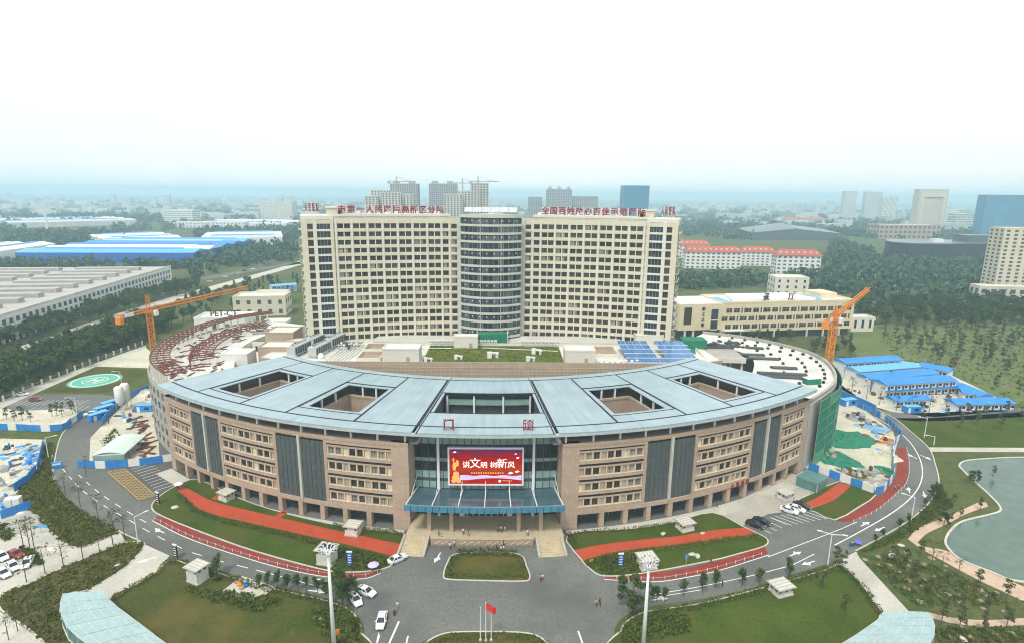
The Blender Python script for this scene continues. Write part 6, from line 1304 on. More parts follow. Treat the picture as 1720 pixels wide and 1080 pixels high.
# towers on the right
block('apartment_tower', 'beige apartment tower nearest at the right picture edge', 435.68,464.53,47.86,56.53, 18, R(-8), 18, 5.5, wall='cream', win='dark_grey', wf=(.42, .5), skip=2)
block('apartment_podium', 'low beige podium in front of the right apartment tower', 399.96,436.64,47.88,13.14, 12, R(-8), 2, 6, wall='cream', win='dark_grey')
t = block('office_tower', 'tall beige slab office with a recessed window field', 1068.06,1448.95,72.47,102.05, 22, 0, 22, 4.2, wall='cream', win='grey', wf=(.55, .5), base=6); MB().box(-31, 31, -13.6, -11, 84, 92).build('frame_top', 'cream', t)
for x in (-31, 23): MB().box(x, x + 8, -13.6, -11, 4, 84).build('frame_side', 'cream', t)
block('office_wing', 'long low pinkish base in front of the beige slab office', 820.45,1161.87,124.97,27.32, 40, 0, 3, 9, wall='tan_wall', win='dark_grey')
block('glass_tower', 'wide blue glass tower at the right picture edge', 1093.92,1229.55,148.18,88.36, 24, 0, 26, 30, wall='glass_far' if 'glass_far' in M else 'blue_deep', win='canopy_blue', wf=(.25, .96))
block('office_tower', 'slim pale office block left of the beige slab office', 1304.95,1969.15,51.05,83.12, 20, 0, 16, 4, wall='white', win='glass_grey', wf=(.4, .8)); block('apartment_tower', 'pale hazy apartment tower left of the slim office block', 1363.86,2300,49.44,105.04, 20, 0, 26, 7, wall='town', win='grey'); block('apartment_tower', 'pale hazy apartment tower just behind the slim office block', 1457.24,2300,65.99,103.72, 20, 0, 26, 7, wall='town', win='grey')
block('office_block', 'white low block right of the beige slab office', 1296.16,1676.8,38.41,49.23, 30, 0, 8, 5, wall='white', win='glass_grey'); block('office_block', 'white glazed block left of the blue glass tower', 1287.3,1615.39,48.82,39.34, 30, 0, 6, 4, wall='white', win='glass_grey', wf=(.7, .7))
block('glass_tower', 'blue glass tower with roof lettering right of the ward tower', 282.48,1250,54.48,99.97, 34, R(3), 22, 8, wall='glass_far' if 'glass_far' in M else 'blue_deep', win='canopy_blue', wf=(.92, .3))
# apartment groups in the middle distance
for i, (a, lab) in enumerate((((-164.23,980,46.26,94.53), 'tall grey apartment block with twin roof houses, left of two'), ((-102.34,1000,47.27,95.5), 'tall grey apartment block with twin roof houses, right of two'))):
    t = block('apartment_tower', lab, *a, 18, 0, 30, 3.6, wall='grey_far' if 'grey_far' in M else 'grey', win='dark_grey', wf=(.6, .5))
    for x in (-14, 12): MB().box(x - 5, x + 5, -5, 5, a[3], a[3] + 5).build('roof_house', 'grey', t)
for a, lab in (((-201.4,900,19.95,74.24), 'lowest grey step of the unfinished flats, far left'), ((-190.49,910,27.46,83.27), 'second grey step of the unfinished flats'), ((-167.37,880,28.36,79.87), 'pale unfinished flats in front of the left grey block'), ((-149.68,890,25.12,77.44), 'blue grey unfinished flats left of the sign'), ((-76.94,900,29.09,78.17), 'pale unfinished flats in front of the right grey block'), ((-56.4,920,29.71,83.8), 'pale unfinished flats behind the drum'), ((-38.66,960,29,96.44), 'tall unfinished flats with scaffolding right of two grey blocks')):
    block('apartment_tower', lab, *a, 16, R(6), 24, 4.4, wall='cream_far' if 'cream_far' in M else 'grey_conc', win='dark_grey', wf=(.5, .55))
for (x, y, z), l, lab in (((-167.19,930,97.3), 30, 'thin tower crane over the left flats'), ((-65.72,960,96.16), 26, 'thin tower crane over the right grey block'), ((-40.12,950,99.04), 34, 'thin tower crane over the tall unfinished flats')):
    t = thing('tower_crane', lab, 'crane', (x, y, 0), 0, 'far tower cranes'); MB().box(-.9, .9, -.9, .9, 0, z + 8).build('mast', 'grey_conc', t); MB().box(-14, l, -.7, .7, z, z + 1.4).build('jib', 'grey_conc', t); MB().box(-14, -10, -1.2, 1.2, z - 3, z).build('counterweight', 'grey', t)
    MB().beam((0, 0, z + 8), (l * .7, 0, z + 1), .5).build('stay', 'grey_conc', t)
t = block('apartment_tower', 'pinkish white slab of flats left of the ward tower', -677.32,1745.88,95.45,50.46, 40, 0, 16, 6, wall='cream_pale', win='grey', wf=(.5, .5)); 
for a, lab in (((90.86,1700,39.65,72.26), 'hazy grey flats, left of a group of three'), ((155.51,1650,70.13,94.38), 'hazy grey flats with three roof turrets, middle of three'), ((236.6,1700,72.52,75.43), 'hazy grey flats, right of a group of three')):
    t = block('apartment_tower', lab, *a, 30, 0, 22, 6, wall='grey', win='dark_grey')
    if 'turrets' in lab:
        for x in (-26, 0, 26): MB().lathe([(6, a[3]), (6, a[3] + 5), (1, a[3] + 11)], x, 0, 6).build('turret', 'grey', t)
# factories on the left
FA = Vector((-260.63,294.84)); FB = Vector((-290.73,508.67)); fd = (FB - FA).normalized(); fn = Vector((-fd.y, fd.x)); FL_ = (FB - FA).length + 90; fo = FA - fd * 90
t = thing('factory_hall', 'huge white factory hall with rows of roof monitors at the left picture edge', 'factory', (fo.x, fo.y, 0), math.atan2(fd.y, fd.x)); FHT = 14.5
MB().box(0, FL_, 0, 150, 0, FHT).build('wall', 'white', t); MB().box(.3, FL_ - .3, .4, 149.6, FHT, FHT + .3).build('roof', 'roof_grey' if 'roof_grey' in M else 'paving', t); MB().box(-.1, FL_ + .1, -.2, .5, FHT, FHT + 1.3).build('parapet', 'white_dirty', t)
b = MB(); n = int(FL_ / 5.4)
for f in range(2):
    for i in range(n): x0 = 2 + i * 5.4; b.box(x0, x0 + 3.4, -.12, .1, 5.2 + f * 4.4, 8.0 + f * 4.4)
o = b.build('window_grid', 'dark_grey', t); o['kind'] = 'stuff'
b = MB()
for i in range(n): x0 = 2 + i * 5.4; b.box(x0 + .3, x0 + 3.0, -.1, .1, 0, 3.4)
o = b.build('loading_opening', 'black', t); o['kind'] = 'stuff'
for i in range(n): MB().box(1 + i * 5.4, 1.8 + i * 5.4, -.5, 0, 0, FHT - 1).build('pilaster', 'white', t)
for i in range(15):
    for y0, y1 in ((14, 62), (74, 122)):
        x0 = 20 + i * (FL_ - 30) / 15; m_ = MB().box(x0, x0 + 6.5, y0, y1, FHT + .3, FHT + 3.2).build('roof_monitor', 'roof_grey', t); MB().box(x0 - .06, x0, y0 + 1, y1 - 1, FHT + .9, FHT + 2.7).box(x0 + 1, x0 + 5.5, y0 - .06, y0, FHT + .9, FHT + 2.7).build('monitor_glazing', 'grey', m_)
def shed(label, p, q, d_, h, roof, wall, n=4, name='factory_hall'):
    p, q = Vector(p), Vector(q); v = q - p; t = thing(name, label, 'factory', (p.x, p.y, 0), math.atan2(v.y, v.x)); l = v.length
    MB().box(0, l, 0, d_, 0, h).build('wall', wall, t)
    for i in range(n):
        y0 = d_ * i / n; y1 = d_ * (i + 1) / n; MB().add([(-1, y0, h), (l + 1, y0, h), (l + 1, (y0 + y1) / 2, h + 3.2), (-1, (y0 + y1) / 2, h + 3.2), (-1, y1, h), (l + 1, y1, h)], [(0, 1, 2, 3), (3, 2, 5, 4), (0, 3, 4), (1, 5, 2), (4, 5, 1, 0)]).build('roof_bay', roof[i % len(roof)], t)
        MB().box(l * .1, l * .9, (y0 + y1) / 2 - 1.6, (y0 + y1) / 2 + 1.6, h + 2.9, h + 4.2).build('ridge_vent', 'white' if i % 2 else 'blue_pale', t)
    return t
shed('blue-walled factory with pale and bright blue roofs beyond the white hall', (-534.55,638.6), (-347.63,652.82), 190, 12, ['blue_pale', 'white', 'blue_sheet', 'blue_sheet', 'blue_pale'], 'blue_deep', 5)
shed('white flat factory behind the blue roofs', (-553.84,814.78), (-486.05,880.29), 120, 11, ['white', 'white_dirty'], 'white', 3); shed('pale grey warehouse right of the blue factory', (-441.54,854.59), (-339.46,896.2), 120, 12, ['galv', 'white'], 'white', 3)
shed('white low factory strip at the far left', (-568.37,641.65), (-583.49,761.03), 60, 11, ['white'], 'white', 2); shed('far pale blue warehouse behind the tree belt', (-1054.45,1200.66), (-875.79,1399.41), 220, 11, ['galv', 'white_dirty'], 'white_dirty', 3); shed('long white warehouse near the pale slab of flats', (-686.16,1306.68), (-491.14,1316.44), 150, 10, ['galv', 'white'], 'white', 2)
block('office_block', 'white banded office block left of the ward tower skyline', -831.72,1495.93,75.55,31.4, 40, 0, 6, 40, wall='white', win='grey', wf=(.94, .45)); block('office_block', 'low white two-storey block in front of the banded office', -697.06,1304.81,76.61,11.81, 20, 0, 2, 8, wall='white', win='grey')
block('office_block', 'low white block with dark windows right of the banded office', -609.95,1296.46,73.62,13.05, 20, 0, 2, 8, wall='white', win='grey')
block('villa', 'cream villa block left of the ward tower', -158.28,372.88,32.85,12.37, 18, R(8), 2, 6, wall='cream', win='dark_grey', wf=(.35, .45)); block('villa', 'upper cream villa block behind the first', -166.34,410.1,22.71,8.3, 14, R(8), 2, 6, wall='cream', win='dark_grey', wf=(.35, .45))
t = block('scanner_building', 'low white building lettered on its roof behind the steel frame', -158.59,321.66,28.5,9.08, 16, R(6), 1, 6, wall='white', win='dark_grey', wf=(.3, .4)); text('letter', 'PET-CT', 4.2, 'sign_dark', t, (0, -7.6, -158.59,321.66,28.5,9.08[3] + 2.6), ext=.15, fat=.08) if False else None
sxx = (-158.59,321.66,28.5,9.08); text('letter', 'PET-CT', 4.6, 'sign_dark', t, (2, -7.4, sxx[3] + 2.9), ext=.15, fat=.08)
block('boiler_house', 'white low shed left of the villas', -134.23,337.44,14.23,3.3, 10, R(5), 1, 5, wall='white', win='grey')
far_mast = thing('chimney', 'thin white chimney far on the left', 'chimney', (*(-855.33,1100.23), 0)); MB().lathe([(2.2, 0), (1.2, 38.59)], n=8).build('stack', 'white', far_mast); MB().lathe([(3, 0), (3, 2)], n=8).build('base', 'concrete', far_mast)
# distant low town: too far to tell the houses apart
q_ = random.Random(77); b = MB()
for i in range(900):
    y = q_.uniform(1500, 5600); x = q_.uniform(-.95, .95) * y
    if -160 < x - .02 * y < 120 and y < 1800: continue
    if q_.random() < .5: x = round(x / 420) * 420 + q_.uniform(-120, 120)
    w_, d_, h = q_.uniform(16, 70), q_.uniform(12, 30), q_.choice([6, 8, 10, 12, 15, 18, 22])
    b.obox(x, y, 0, h, w_, d_, q_.choice([0, .1, -.1, 1.5]))
for i in range(70): y = q_.uniform(2600, 5200); x = q_.uniform(-.9, .95) * y; b.obox(x, y, 0, q_.uniform(30, 62), q_.uniform(20, 45), 18, 0)
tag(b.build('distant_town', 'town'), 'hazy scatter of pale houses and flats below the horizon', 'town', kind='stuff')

# ================================================================ trees
def crown_mesh(name, kind, seed):
    q = random.Random(seed); cl_ = []
    if kind == 'broad':
        for i in range(13): a = q.uniform(0, 6.28); r = q.uniform(.4, 2.6); z = q.uniform(3.4, 7.8); cl_.append((r * math.cos(a) * (1 - (z - 5.4) ** 2 / 14), r * math.sin(a) * (1 - (z - 5.4) ** 2 / 14), z, q.uniform(1.1, 1.9)))
        return leafmesh(name, cl_, 720, .38, 'leaf_dark' if seed % 2 else 'leaf_mid', seed=seed)
    if kind == 'tall':
        for i in range(12): a = q.uniform(0, 6.28); z = 2.5 + i * .62; r = q.uniform(.1, 1.3) * (1.2 - abs(z - 5) / 6); cl_.append((r * math.cos(a), r * math.sin(a), z, q.uniform(.7, 1.25)))
        return leafmesh(name, cl_, 520, .36, 'leaf_dark', seed=seed)
    if kind == 'young':
        for i in range(9): a = q.uniform(0, 6.28); z = q.uniform(2.4, 5.4); r = q.uniform(.1, .7); cl_.append((r * math.cos(a), r * math.sin(a), z, q.uniform(.35, .7)))
        return leafmesh(name, cl_, 230, .22, 'leaf_olive', seed=seed)
    if kind == 'lolly':
        for i in range(8): a = q.uniform(0, 6.28); z = q.uniform(1.5, 2.9); r = q.uniform(.05, .42); cl_.append((r * math.cos(a), r * math.sin(a), z, q.uniform(.35, .6)))
        return leafmesh(name, cl_, 420, .13, 'leaf_dark', seed=seed)
    if kind == 'airy':
        for i in range(22): a = q.uniform(0, 6.28); z = q.uniform(2.2, 6.8); r = q.uniform(.5, 2.6); cl_.append((r * math.cos(a), r * math.sin(a), z, q.uniform(.45, .95)))
        return leafmesh(name, cl_, 2400, .19, 'leaf_mid', seed=seed)
    if kind == 'bare':
        for i in range(14): a = q.uniform(0, 6.28); z = q.uniform(2.2, 5.6); r = q.uniform(.3, 1.3); cl_.append((r * math.cos(a), r * math.sin(a), z, q.uniform(.2, .5)))
        return leafmesh(name, cl_, 130, .12, 'leaf_olive', seed=seed)
    if kind == 'bush':
        for i in range(7): a = q.uniform(0, 6.28); r = q.uniform(0, .7); cl_.append((r * math.cos(a), r * math.sin(a), q.uniform(.4, 1.2), q.uniform(.4, .7)))
        return leafmesh(name, cl_, 320, .17, 'shrub', seed=seed)
def trunk_mesh(kind, seed):
    q = random.Random(seed); b = MB(); H_, r, n = {'broad': (5.6, .22, 7), 'tall': (6.5, .17, 6), 'young': (4.4, .09, 6), 'lolly': (2.3, .06, 4), 'airy': (6.0, .14, 14), 'bare': (5.4, .08, 12), 'bush': (.9, .05, 4)}[kind]
    b.tube((0, 0, 0), (0, 0, H_ * .5), r, r * .75, 6); b.tube((0, 0, H_ * .5), (q.uniform(-.1, .1), q.uniform(-.1, .1), H_), r * .75, r * .25, 6)
    sp_ = {'broad': 2.0, 'tall': .9, 'young': .9, 'lolly': .35, 'airy': 2.0, 'bare': 1.2, 'bush': .5}[kind]
    for i in range(n):
        z = H_ * q.uniform(.35, .85); a = q.uniform(0, 6.28); l = sp_ * q.uniform(.5, 1.1); b.tube((0, 0, z), (l * math.cos(a), l * math.sin(a), z + l * q.uniform(.4, 1.0)), r * .35, r * .1, 4)
    return b.mesh('trunk', 'bark')
TP = {k: [(crown_mesh('crown', k, s), trunk_mesh(k, s)) for s in ((1, 2, 3, 4) if k in ('broad', 'young') else (1, 2))] for k in ('broad', 'tall', 'young', 'lolly', 'airy', 'bare', 'bush')}
tq = random.Random(99)
def tree(p, kind, s, label, group=None, name=None, z=0., leaf=None):
    cm, tm = tq.choice(TP[kind]); t = thing(name or {'broad': 'broadleaf_tree', 'tall': 'poplar_tree', 'young': 'young_tree', 'lolly': 'street_tree', 'airy': 'garden_tree', 'bare': 'sapling_tree', 'bush': 'bush'}[kind], label, 'bush' if kind == 'bush' else 'tree', (p[0], p[1], z), tq.uniform(0, 6.28), group, s)
    put('crown', cm, t); put('trunk', tm, t); return t
used = []
def grove(P, n, dmin, kind, s0, s1, label, group, seed):
    for p in scatter(P, n, dmin, seed): tree(p, kind if isinstance(kind, str) else tq.choice(kind), tq.uniform(s0, s1), label, group)
grove([(-190.7,202.31),(-190.23,227.73),(-192.33,263.7),(-188.25,301.86),(-193.43,341.83),(-209.78,354.65),(-217.33,318.42),(-218.68,284.2),(-216.52,249.15),(-210.99,225.12)], 110, 3.6, ['broad', 'broad', 'tall'], 1.0, 1.5, 'dark tree in the dense belt between the helipad fence and the diagonal road', 'trees along the helipad fence', 11)
grove([(-250.23,272.47),(-251.77,333.57),(-251.6,408.74),(-245.74,472.06),(-263.39,496.51),(-271.84,442.4),(-272,361.25),(-264.55,288.75)], 75, 4.5, 'broad', .9, 1.4, 'dark tree between the white factory hall and the diagonal road', 'trees along the white factory', 12)
grove([(-185.14,323.72),(-181.8,347.14),(-168.66,384.23),(-156.95,442.49),(-187.31,536.7),(-218.21,498.97),(-226.85,426.48),(-221.95,372.38)], 42, 5.5, ['broad', 'tall'], .7, 1.15, 'dark tree between the diagonal road and the cream villas', 'trees by the villas', 13)
grove([(112.05,333.02),(138.91,358.16),(148.33,334.16),(201.49,314.3),(187.79,283.34),(172.43,280.75),(157.24,300.14),(138.84,319.33)], 34, 4.0, ['broad', 'tall'], .55, .85, 'small tree in the strip in front of the canteen', 'trees before the canteen', 14)
grove([(221.09,344.26),(351.01,353.39),(406.96,413.38),(336.91,415.06),(297.35,422.65),(259.29,411.91)], 95, 5.5, ['broad', 'broad', 'tall'], 1.0, 1.6, 'dark tree at the near edge of the wood beyond the young plantation', 'trees at the wood edge', 15)
grove([(226.3,329.1),(282.89,344.65),(347.05,353.26),(215.94,208.57),(212.22,220.45),(211.29,240.88),(216.14,273.29),(206.62,286.05)], 85, 5.0, 'young', 1.2, 1.8, 'slender young tree in the grassy plantation behind the cabins', 'young plantation trees', 16)
for i, p in enumerate([(168.78,198.82),(180,203.11),(184.94,200.8),(196.08,204.55),(197.11,199.22),(175.47,193.27),(181.05,189.57),(167.17,190.45),(156.44,194.67)]): tree(p, 'young', tq.uniform(.9, 1.2), 'young tree on the lawn between the cabins and the pond', 'lawn trees by the pond')
for i, p in enumerate([(152.27,220.83),(153.32,214.04),(155.72,207.65),(163.36,210.3),(166.81,205.34),(175.22,207.95),(150.4,228.02),(172.14,236.09)]): tree(p, 'bare', tq.uniform(1.1, 1.5), 'thin tree along the site cabin fence', 'thin trees along the cabin fence')
# far woodland as one mass
fq = random.Random(3); pts = []; rad = []
def wood(x0, x1, y0, y1, n, r=5):
    for i in range(n):
        y = fq.uniform(y0, y1); x = fq.uniform(x0, x1); rr_ = r * fq.uniform(.7, 1.3); pts.append((x, y, rr_ * .8)); rad.append(rr_)
def woodpx(P, n, r=5, seed=1):
    for x, y in scatter(P, n, 0, seed): rr_ = r * fq.uniform(.7, 1.3); pts.append((x, y, rr_ * .8)); rad.append(rr_)
woodpx([(259.29,411.91),(406.96,413.38),(634.1,656.91),(529.42,665.99),(364.59,569.39),(294.83,463.58)], 420, 5.5, 2); woodpx([(153.71,486.21),(250.43,517.49),(294.83,463.58),(401.81,641.19),(275.63,572.41),(185.25,593.03)], 160, 5, 3); woodpx([(374.76,666.23),(396.03,571.25),(615.15,683.29),(622.81,746.56),(506.39,737.44),(628.48,1093.25)], 260, 6, 4)
woodpx([(354.77,1167.14),(455.08,1086.76),(701.26,1179.11),(1196.89,1723.19),(1321.56,2061.55),(800.66,1716.87),(570.92,1899.2)], 420, 7, 5); woodpx([(674.76,1175.71),(759.06,1154.22),(894.24,1082.29),(1047.19,1099.8),(1347.19,1421.45),(887.93,1354.47)], 180, 7, 6)
woodpx([(-284.1,530.97),(-283.03,619.55),(-244.39,691.04),(-393.74,1115.59),(-448.19,1031.46),(-347.31,670.5)], 200, 6, 7); woodpx([(-501.2,557.86),(-465.74,577.86),(-320.93,606.78),(-336.63,636.86),(-502.69,624.61),(-547.8,610.85)], 110, 5.5, 8); woodpx([(-699.04,782.82),(-639.19,863.68),(-569.75,892.42),(-695.11,1073.75),(-803.12,1058.75),(-891.83,1002.04)], 260, 7, 9)
woodpx([(-1230.05,1386.63),(-1111.81,1469.96),(-841.77,1463.36),(-1029.57,1791.85),(-1423.67,1885.4),(-1485.56,1677.18)], 300, 8, 10); woodpx([(-504.21,958.01),(-367.78,1041.79),(-424.86,1239.91),(-615.6,1171.47)], 150, 7, 11)
for i in range(1500):
    y = fq.uniform(1100, 5200); x = fq.uniform(-.95, .95) * y; x = x if fq.random() < .4 else round(x / 260) * 260 + fq.gauss(0, 40)
    k = fq.randrange(1, 4)
    for j in range(k): rr_ = fq.uniform(6, 11); pts.append((x + j * 13, y + fq.uniform(-6, 6), rr_ * .7)); rad.append(rr_)
tag(leafcloud('woodland', pts, 30, rad, .34, 'leaf_far', 1., 5), 'far woods and tree lines fading into the haze', 'woodland', kind='stuff')
# street trees along the drive
for p in [(-45.96,104.68),(-44.54,105.42),(-42.36,104.87),(-39.99,103.78),(-37.8,103.79),(-36.03,103.97),(-33.43,103.07),(-31.69,102.54)]: tree(p, 'lolly', tq.uniform(1.05, 1.4), 'small clipped street tree along the southwest lawn kerb', 'street trees on the southwest drive')
for p in [(34.58,100.75),(35.43,100.75),(37,100.76),(41.4,102.53),(45.57,103.62),(48.69,104.74),(54.55,105.31),(58.53,106.08),(66,108.42)]: tree(p, 'lolly', tq.uniform(1.1, 1.6), 'small clipped street tree along the southeast lawn kerb', 'street trees on the southeast drive')
for p in [(92.81,121.12),(95.63,122.83),(102.25,126.64),(106.31,129.29),(116.28,137.27)]: tree(p, 'lolly', tq.uniform(.8, 1.1), 'small clipped street tree along the pond side kerb', 'street trees on the pond side')
tree((-27.74,100.45), 'airy', 1.15, 'loose leafy tree beside the two taxis'); tree((29.79,97.53), 'airy', 1.15, 'loose leafy tree left of the east light mast'); tree((-26.14,101.15), 'airy', .7, 'smaller leafy tree over the parked taxis')
tree((-56.66,108.83), 'lolly', 1.7, 'dark clipped tree beside the tall southwest kiosk'); tree((-56.19,107.09), 'bush', 1.0, 'round bush beside the play corner')
for p in [(-84.63,121.96),(-85.85,119.6),(-86.54,116.22),(-88.72,114.04),(-91.16,111.53),(-93.57,109.51),(-94.98,106.41)]: tree(p, 'bare', tq.uniform(1.1, 1.4), 'thin young tree in the row along the west concrete drive', 'thin trees on the west drive')
for p in [(-105.29,118.37),(-104.31,118.83),(-102.51,117.93)]: tree(p, 'bare', 1.3, 'thin tree on the small bed by the parked cars', 'thin trees by the parked cars')
for p in [(-82.98,94.97),(-85.57,92.69),(-85.38,90.5),(-87.11,97.34)]: tree(p, 'bare', 1.0, 'thin tree in the southwest planting bed', 'thin trees in the southwest bed')
for p in [(-174.5,192.27),(-172.38,193.94),(-168.34,192.35),(-166.55,193.47),(-162.36,191.89),(-158.74,196.95),(-157.91,198.1),(-155.16,197),(-156.66,202.83),(-153.65,199.91)]: tree(p, 'young', tq.uniform(.8, 1.05), 'bushy tree behind the bright blue hoarding', 'trees behind the bright blue hoarding')
for p in [(-113.63,142.38),(-105.36,136.38),(-96.95,130.81),(-90.67,126.89),(-115.16,152.42)]: tree(p, 'bare', tq.uniform(.9, 1.2), 'thin tree at the road edge of the northwest bed', 'thin trees at the northwest bed')
for p, lab in zip([(78.91,111.08),(78.55,112.54),(71.05,104.61),(71.88,97.6)], ('bushy tree by the east street lamp', 'second bushy tree by the east street lamp', 'lone tree on the upper southeast lawn', 'lone tree on the lower southeast lawn')): tree(p, 'young', .9, lab)
for p in [(99.79,115.86),(98.23,105.61),(102.79,108.53),(103.85,104.69),(107.07,101.08),(100.64,110.54),(98.46,101.06),(92.4,102.83),(92.69,110.51),(92.58,107.52),(91.43,112.58),(100.95,113.68),(101.24,98.49),(103.9,96.02),(90.87,92.87),(94.82,92.12),(100.68,93.65),(105.54,95.22),(88.6,94.41)]: tree(p, 'young' if tq.random() < .6 else 'bare', tq.uniform(.7, 1.15), 'sapling in a mulch ring in the garden below the pond', 'saplings in the pond garden')
for p in [(115.03,128.81),(121.69,132.12),(129.78,135.59),(140.08,150.36),(149.13,154.74),(124.29,137.92),(121.72,140.96)]: tree(p, 'airy' if tq.random() < .5 else 'young', tq.uniform(.55, .8), 'willowy tree on the grass spit beside the pond', 'trees on the pond spit')
# mulch rings
mq = random.Random(8); mm_ = MB().lathe([(.95, 0), (.8, .10), (.3, .12)], n=9).mesh('mulch_ring', 'mulch')
for p in scatter([(86.03,114.71),(96.63,120.43),(102.67,116.99),(105.95,110.55),(108.3,101.08),(107.71,97.66),(87.43,99.31),(87.4,110.49)], 34, 2.2, 41) + scatter([(87.44,94.41),(106.87,94.12),(101.48,88.2),(83.62,88.48)], 14, 2.5, 42):
    tag(put('mulch_ring', mm_, None, (*p, .0), 0, mq.uniform(.45, .85)), 'pale mulch ring on the dark grass of the pond garden', 'mulch', 'mulch rings in the pond garden')
# hedges and ground cover (uncountable leaves, one mass per planting)
def hedge(L, wd, h, m, label, dens=2.2, name='hedge', z=.12, seed=1):
    q = random.Random(seed); pts = []
    for x, y, a in walk(L, .5):
        for k in range(max(1, int(wd * dens))): u = q.uniform(-wd / 2, wd / 2); pts.append((x - math.sin(a) * u, y + math.cos(a) * u, z + h * q.uniform(.35, .8)))
    return tag(leafcloud(name, pts, 9, .42 * max(.7, h), .42, m, .8, seed), label, 'hedge', kind='stuff')
def cover(P, n, r, m, label, seed, h=.5, name='ground_cover'):
    pts = [(x, y, .2 + r * .3) for x, y in scatter(P, n, 0, seed)]
    return tag(leafcloud(name, pts, 7, r, .42, m, h, seed), label, 'ground cover', kind='stuff')
cover(bed_nw, 800, .6, 'shrub', 'mixed green ground cover in the large west planting bed', 1); cover(bed_nw, 1100, .55, 'shrub_yellow', 'yellow-green leaves among the large west planting bed', 2)
cover(bed_w, 520, .45, 'shrub', 'mixed ground cover in the southwest planting bed', 3); cover(bed_a, 120, .5, 'shrub', 'ground cover in the small bed at the left edge', 4); cover(bed_w, 450, .45, 'shrub_yellow', 'yellow-green tufts in the southwest planting bed', 24); cover(bed_b, 160, .5, 'shrub', 'ground cover in the small bed by the parked cars', 5)
hedge(spl([(-83.16,141.98),(-74.22,134),(-67.06,130.18),(-57.48,126.81),(-47.69,123.85),(-37.16,119.59),(-28.9,116.89),(-21.57,114.08)], 4), 1.6, .7, 'shrub', 'low hedge below the west red path', seed=1); hedge(spl([(-65.81,129.12),(-57.25,126.3),(-47.51,123.35),(-37.02,119.13)], 4), 1.0, .75, 'shrub_yellow', 'yellow hedge strip below the west red path', seed=2)
hedge(spl([(22.9,112.97),(29.35,115.58),(37.24,117.39),(46.83,119.5),(57.92,122.16),(66.15,123.67)], 4), 1.8, .75, 'shrub_yellow', 'yellow-green hedge below the east red path', seed=3); cover([(22.9,112.97),(29.27,115.14),(37.13,116.94),(35.38,112.39),(32.2,109.91),(25.65,109.49)], 420, .6, 'shrub', 'dark ground cover on the east lawn corner', 6); cover([(-35.17,119.83),(-20.95,114.3),(-21.19,112.19),(-27.35,110.73),(-32.93,112.15)], 420, .6, 'shrub', 'dark ground cover on the west lawn corner', 7)
hedge(spl([(19.92,123.69),(26.8,125.48),(35.7,126.29),(46.73,128.96)], 4), 1.2, .6, 'shrub', 'dark hedge against the east arcade', seed=4); hedge(spl([(-37.39,127.44),(-28.17,125.44),(-19.24,123.74),(-19.26,120.61)], 4), 1.6, .8, 'shrub', 'dark hedge beside the west steps', seed=5); hedge(spl([(19.98,124.19),(20.74,120.79),(21.3,118.46)], 3), 1.6, .8, 'shrub', 'dark hedge beside the east steps', seed=6)
for L, lab, s in ((isl, 'hedge rim of the round island before the entrance', 7), (isl2, 'hedge rim of the south island with the flagpoles', 8)): hedge(offset(L + [L[0]], -1.1), 1.3, .55, 'shrub', lab, 2.2, seed=s)
hedge(offset(isl2 + [isl2[0]], -1.8), .8, .6, 'shrub_yellow', 'yellow inner rim of the south island', seed=9); hedge(spl([(-5.83,116.54),(0.26,117.01),(7.46,116.38)], 4), 2.2, .9, 'shrub', 'taller shrubs at the back of the round island', seed=10)
hedge(spl([(-68.89,113.27),(-64.7,112.03),(-55.59,108.45),(-46.85,105.05),(-37.23,102.18),(-29.91,99.77),(-25.86,97.44),(-23.44,94.27),(-22.1,89.83)], 4), 1.9, .75, 'shrub', 'dark hedge along the kerb of the southwest lawn', seed=11); hedge(spl([(-69.28,113.27),(-69.64,108.79),(-72.04,104.61),(-73.82,101.05)], 4), 1.5, .8, 'shrub_yellow', 'yellow-green hedge beside the west ramp', seed=12)
hedge(spl([(78.75,111.49),(75.02,110.25),(59.76,104.58),(44.33,99.57),(34.25,97.54),(30.44,96.24),(27.58,93.56),(26.49,89.86)], 4), 1.9, .75, 'shrub', 'dark hedge along the kerb of the southeast lawn', seed=13); hedge(spl([(79.42,111.5),(79.85,104.63),(78.45,96.96)], 4), 1.5, .8, 'shrub', 'dark hedge beside the east ramp', seed=14)
cover([(-29.71,99.09),(-23.41,95.05),(-22.14,89.12),(-26.21,89.12),(-33.26,97.43)], 420, .7, 'shrub', 'shrubs under the tree on the southwest lawn corner', 8); cover([(28.3,94.34),(40.12,97.55),(39.8,92.82),(27.92,89.86)], 260, .7, 'shrub', 'shrubs on the corner of the southeast lawn', 9); cover([(-62.86,105.19),(-46.98,102.51),(-39.11,100.77),(-43.63,97.41),(-53.32,100.74)], 220, .7, 'shrub', 'shrubs by the play corner', 10)
cover([(86.28,116.92),(101.9,126.12),(117.84,137.87),(129.52,149.23),(124.29,137.92),(106.72,126.66),(97.11,121.14)], 700, .5, 'shrub', 'rough grass verge between the east curve and the pond path', 11); cover([(85.36,113.62),(95.08,118.09),(104.35,108.54),(107.54,100.2),(87.43,99.31)], 500, .45, 'shrub', 'patchy undergrowth in the pond garden', 12); cover([(86.87,93.63),(106.45,93.65),(101.1,87.79),(82.56,87.78)], 300, .5, 'shrub', 'dark shrubs at the bottom right corner', 13)
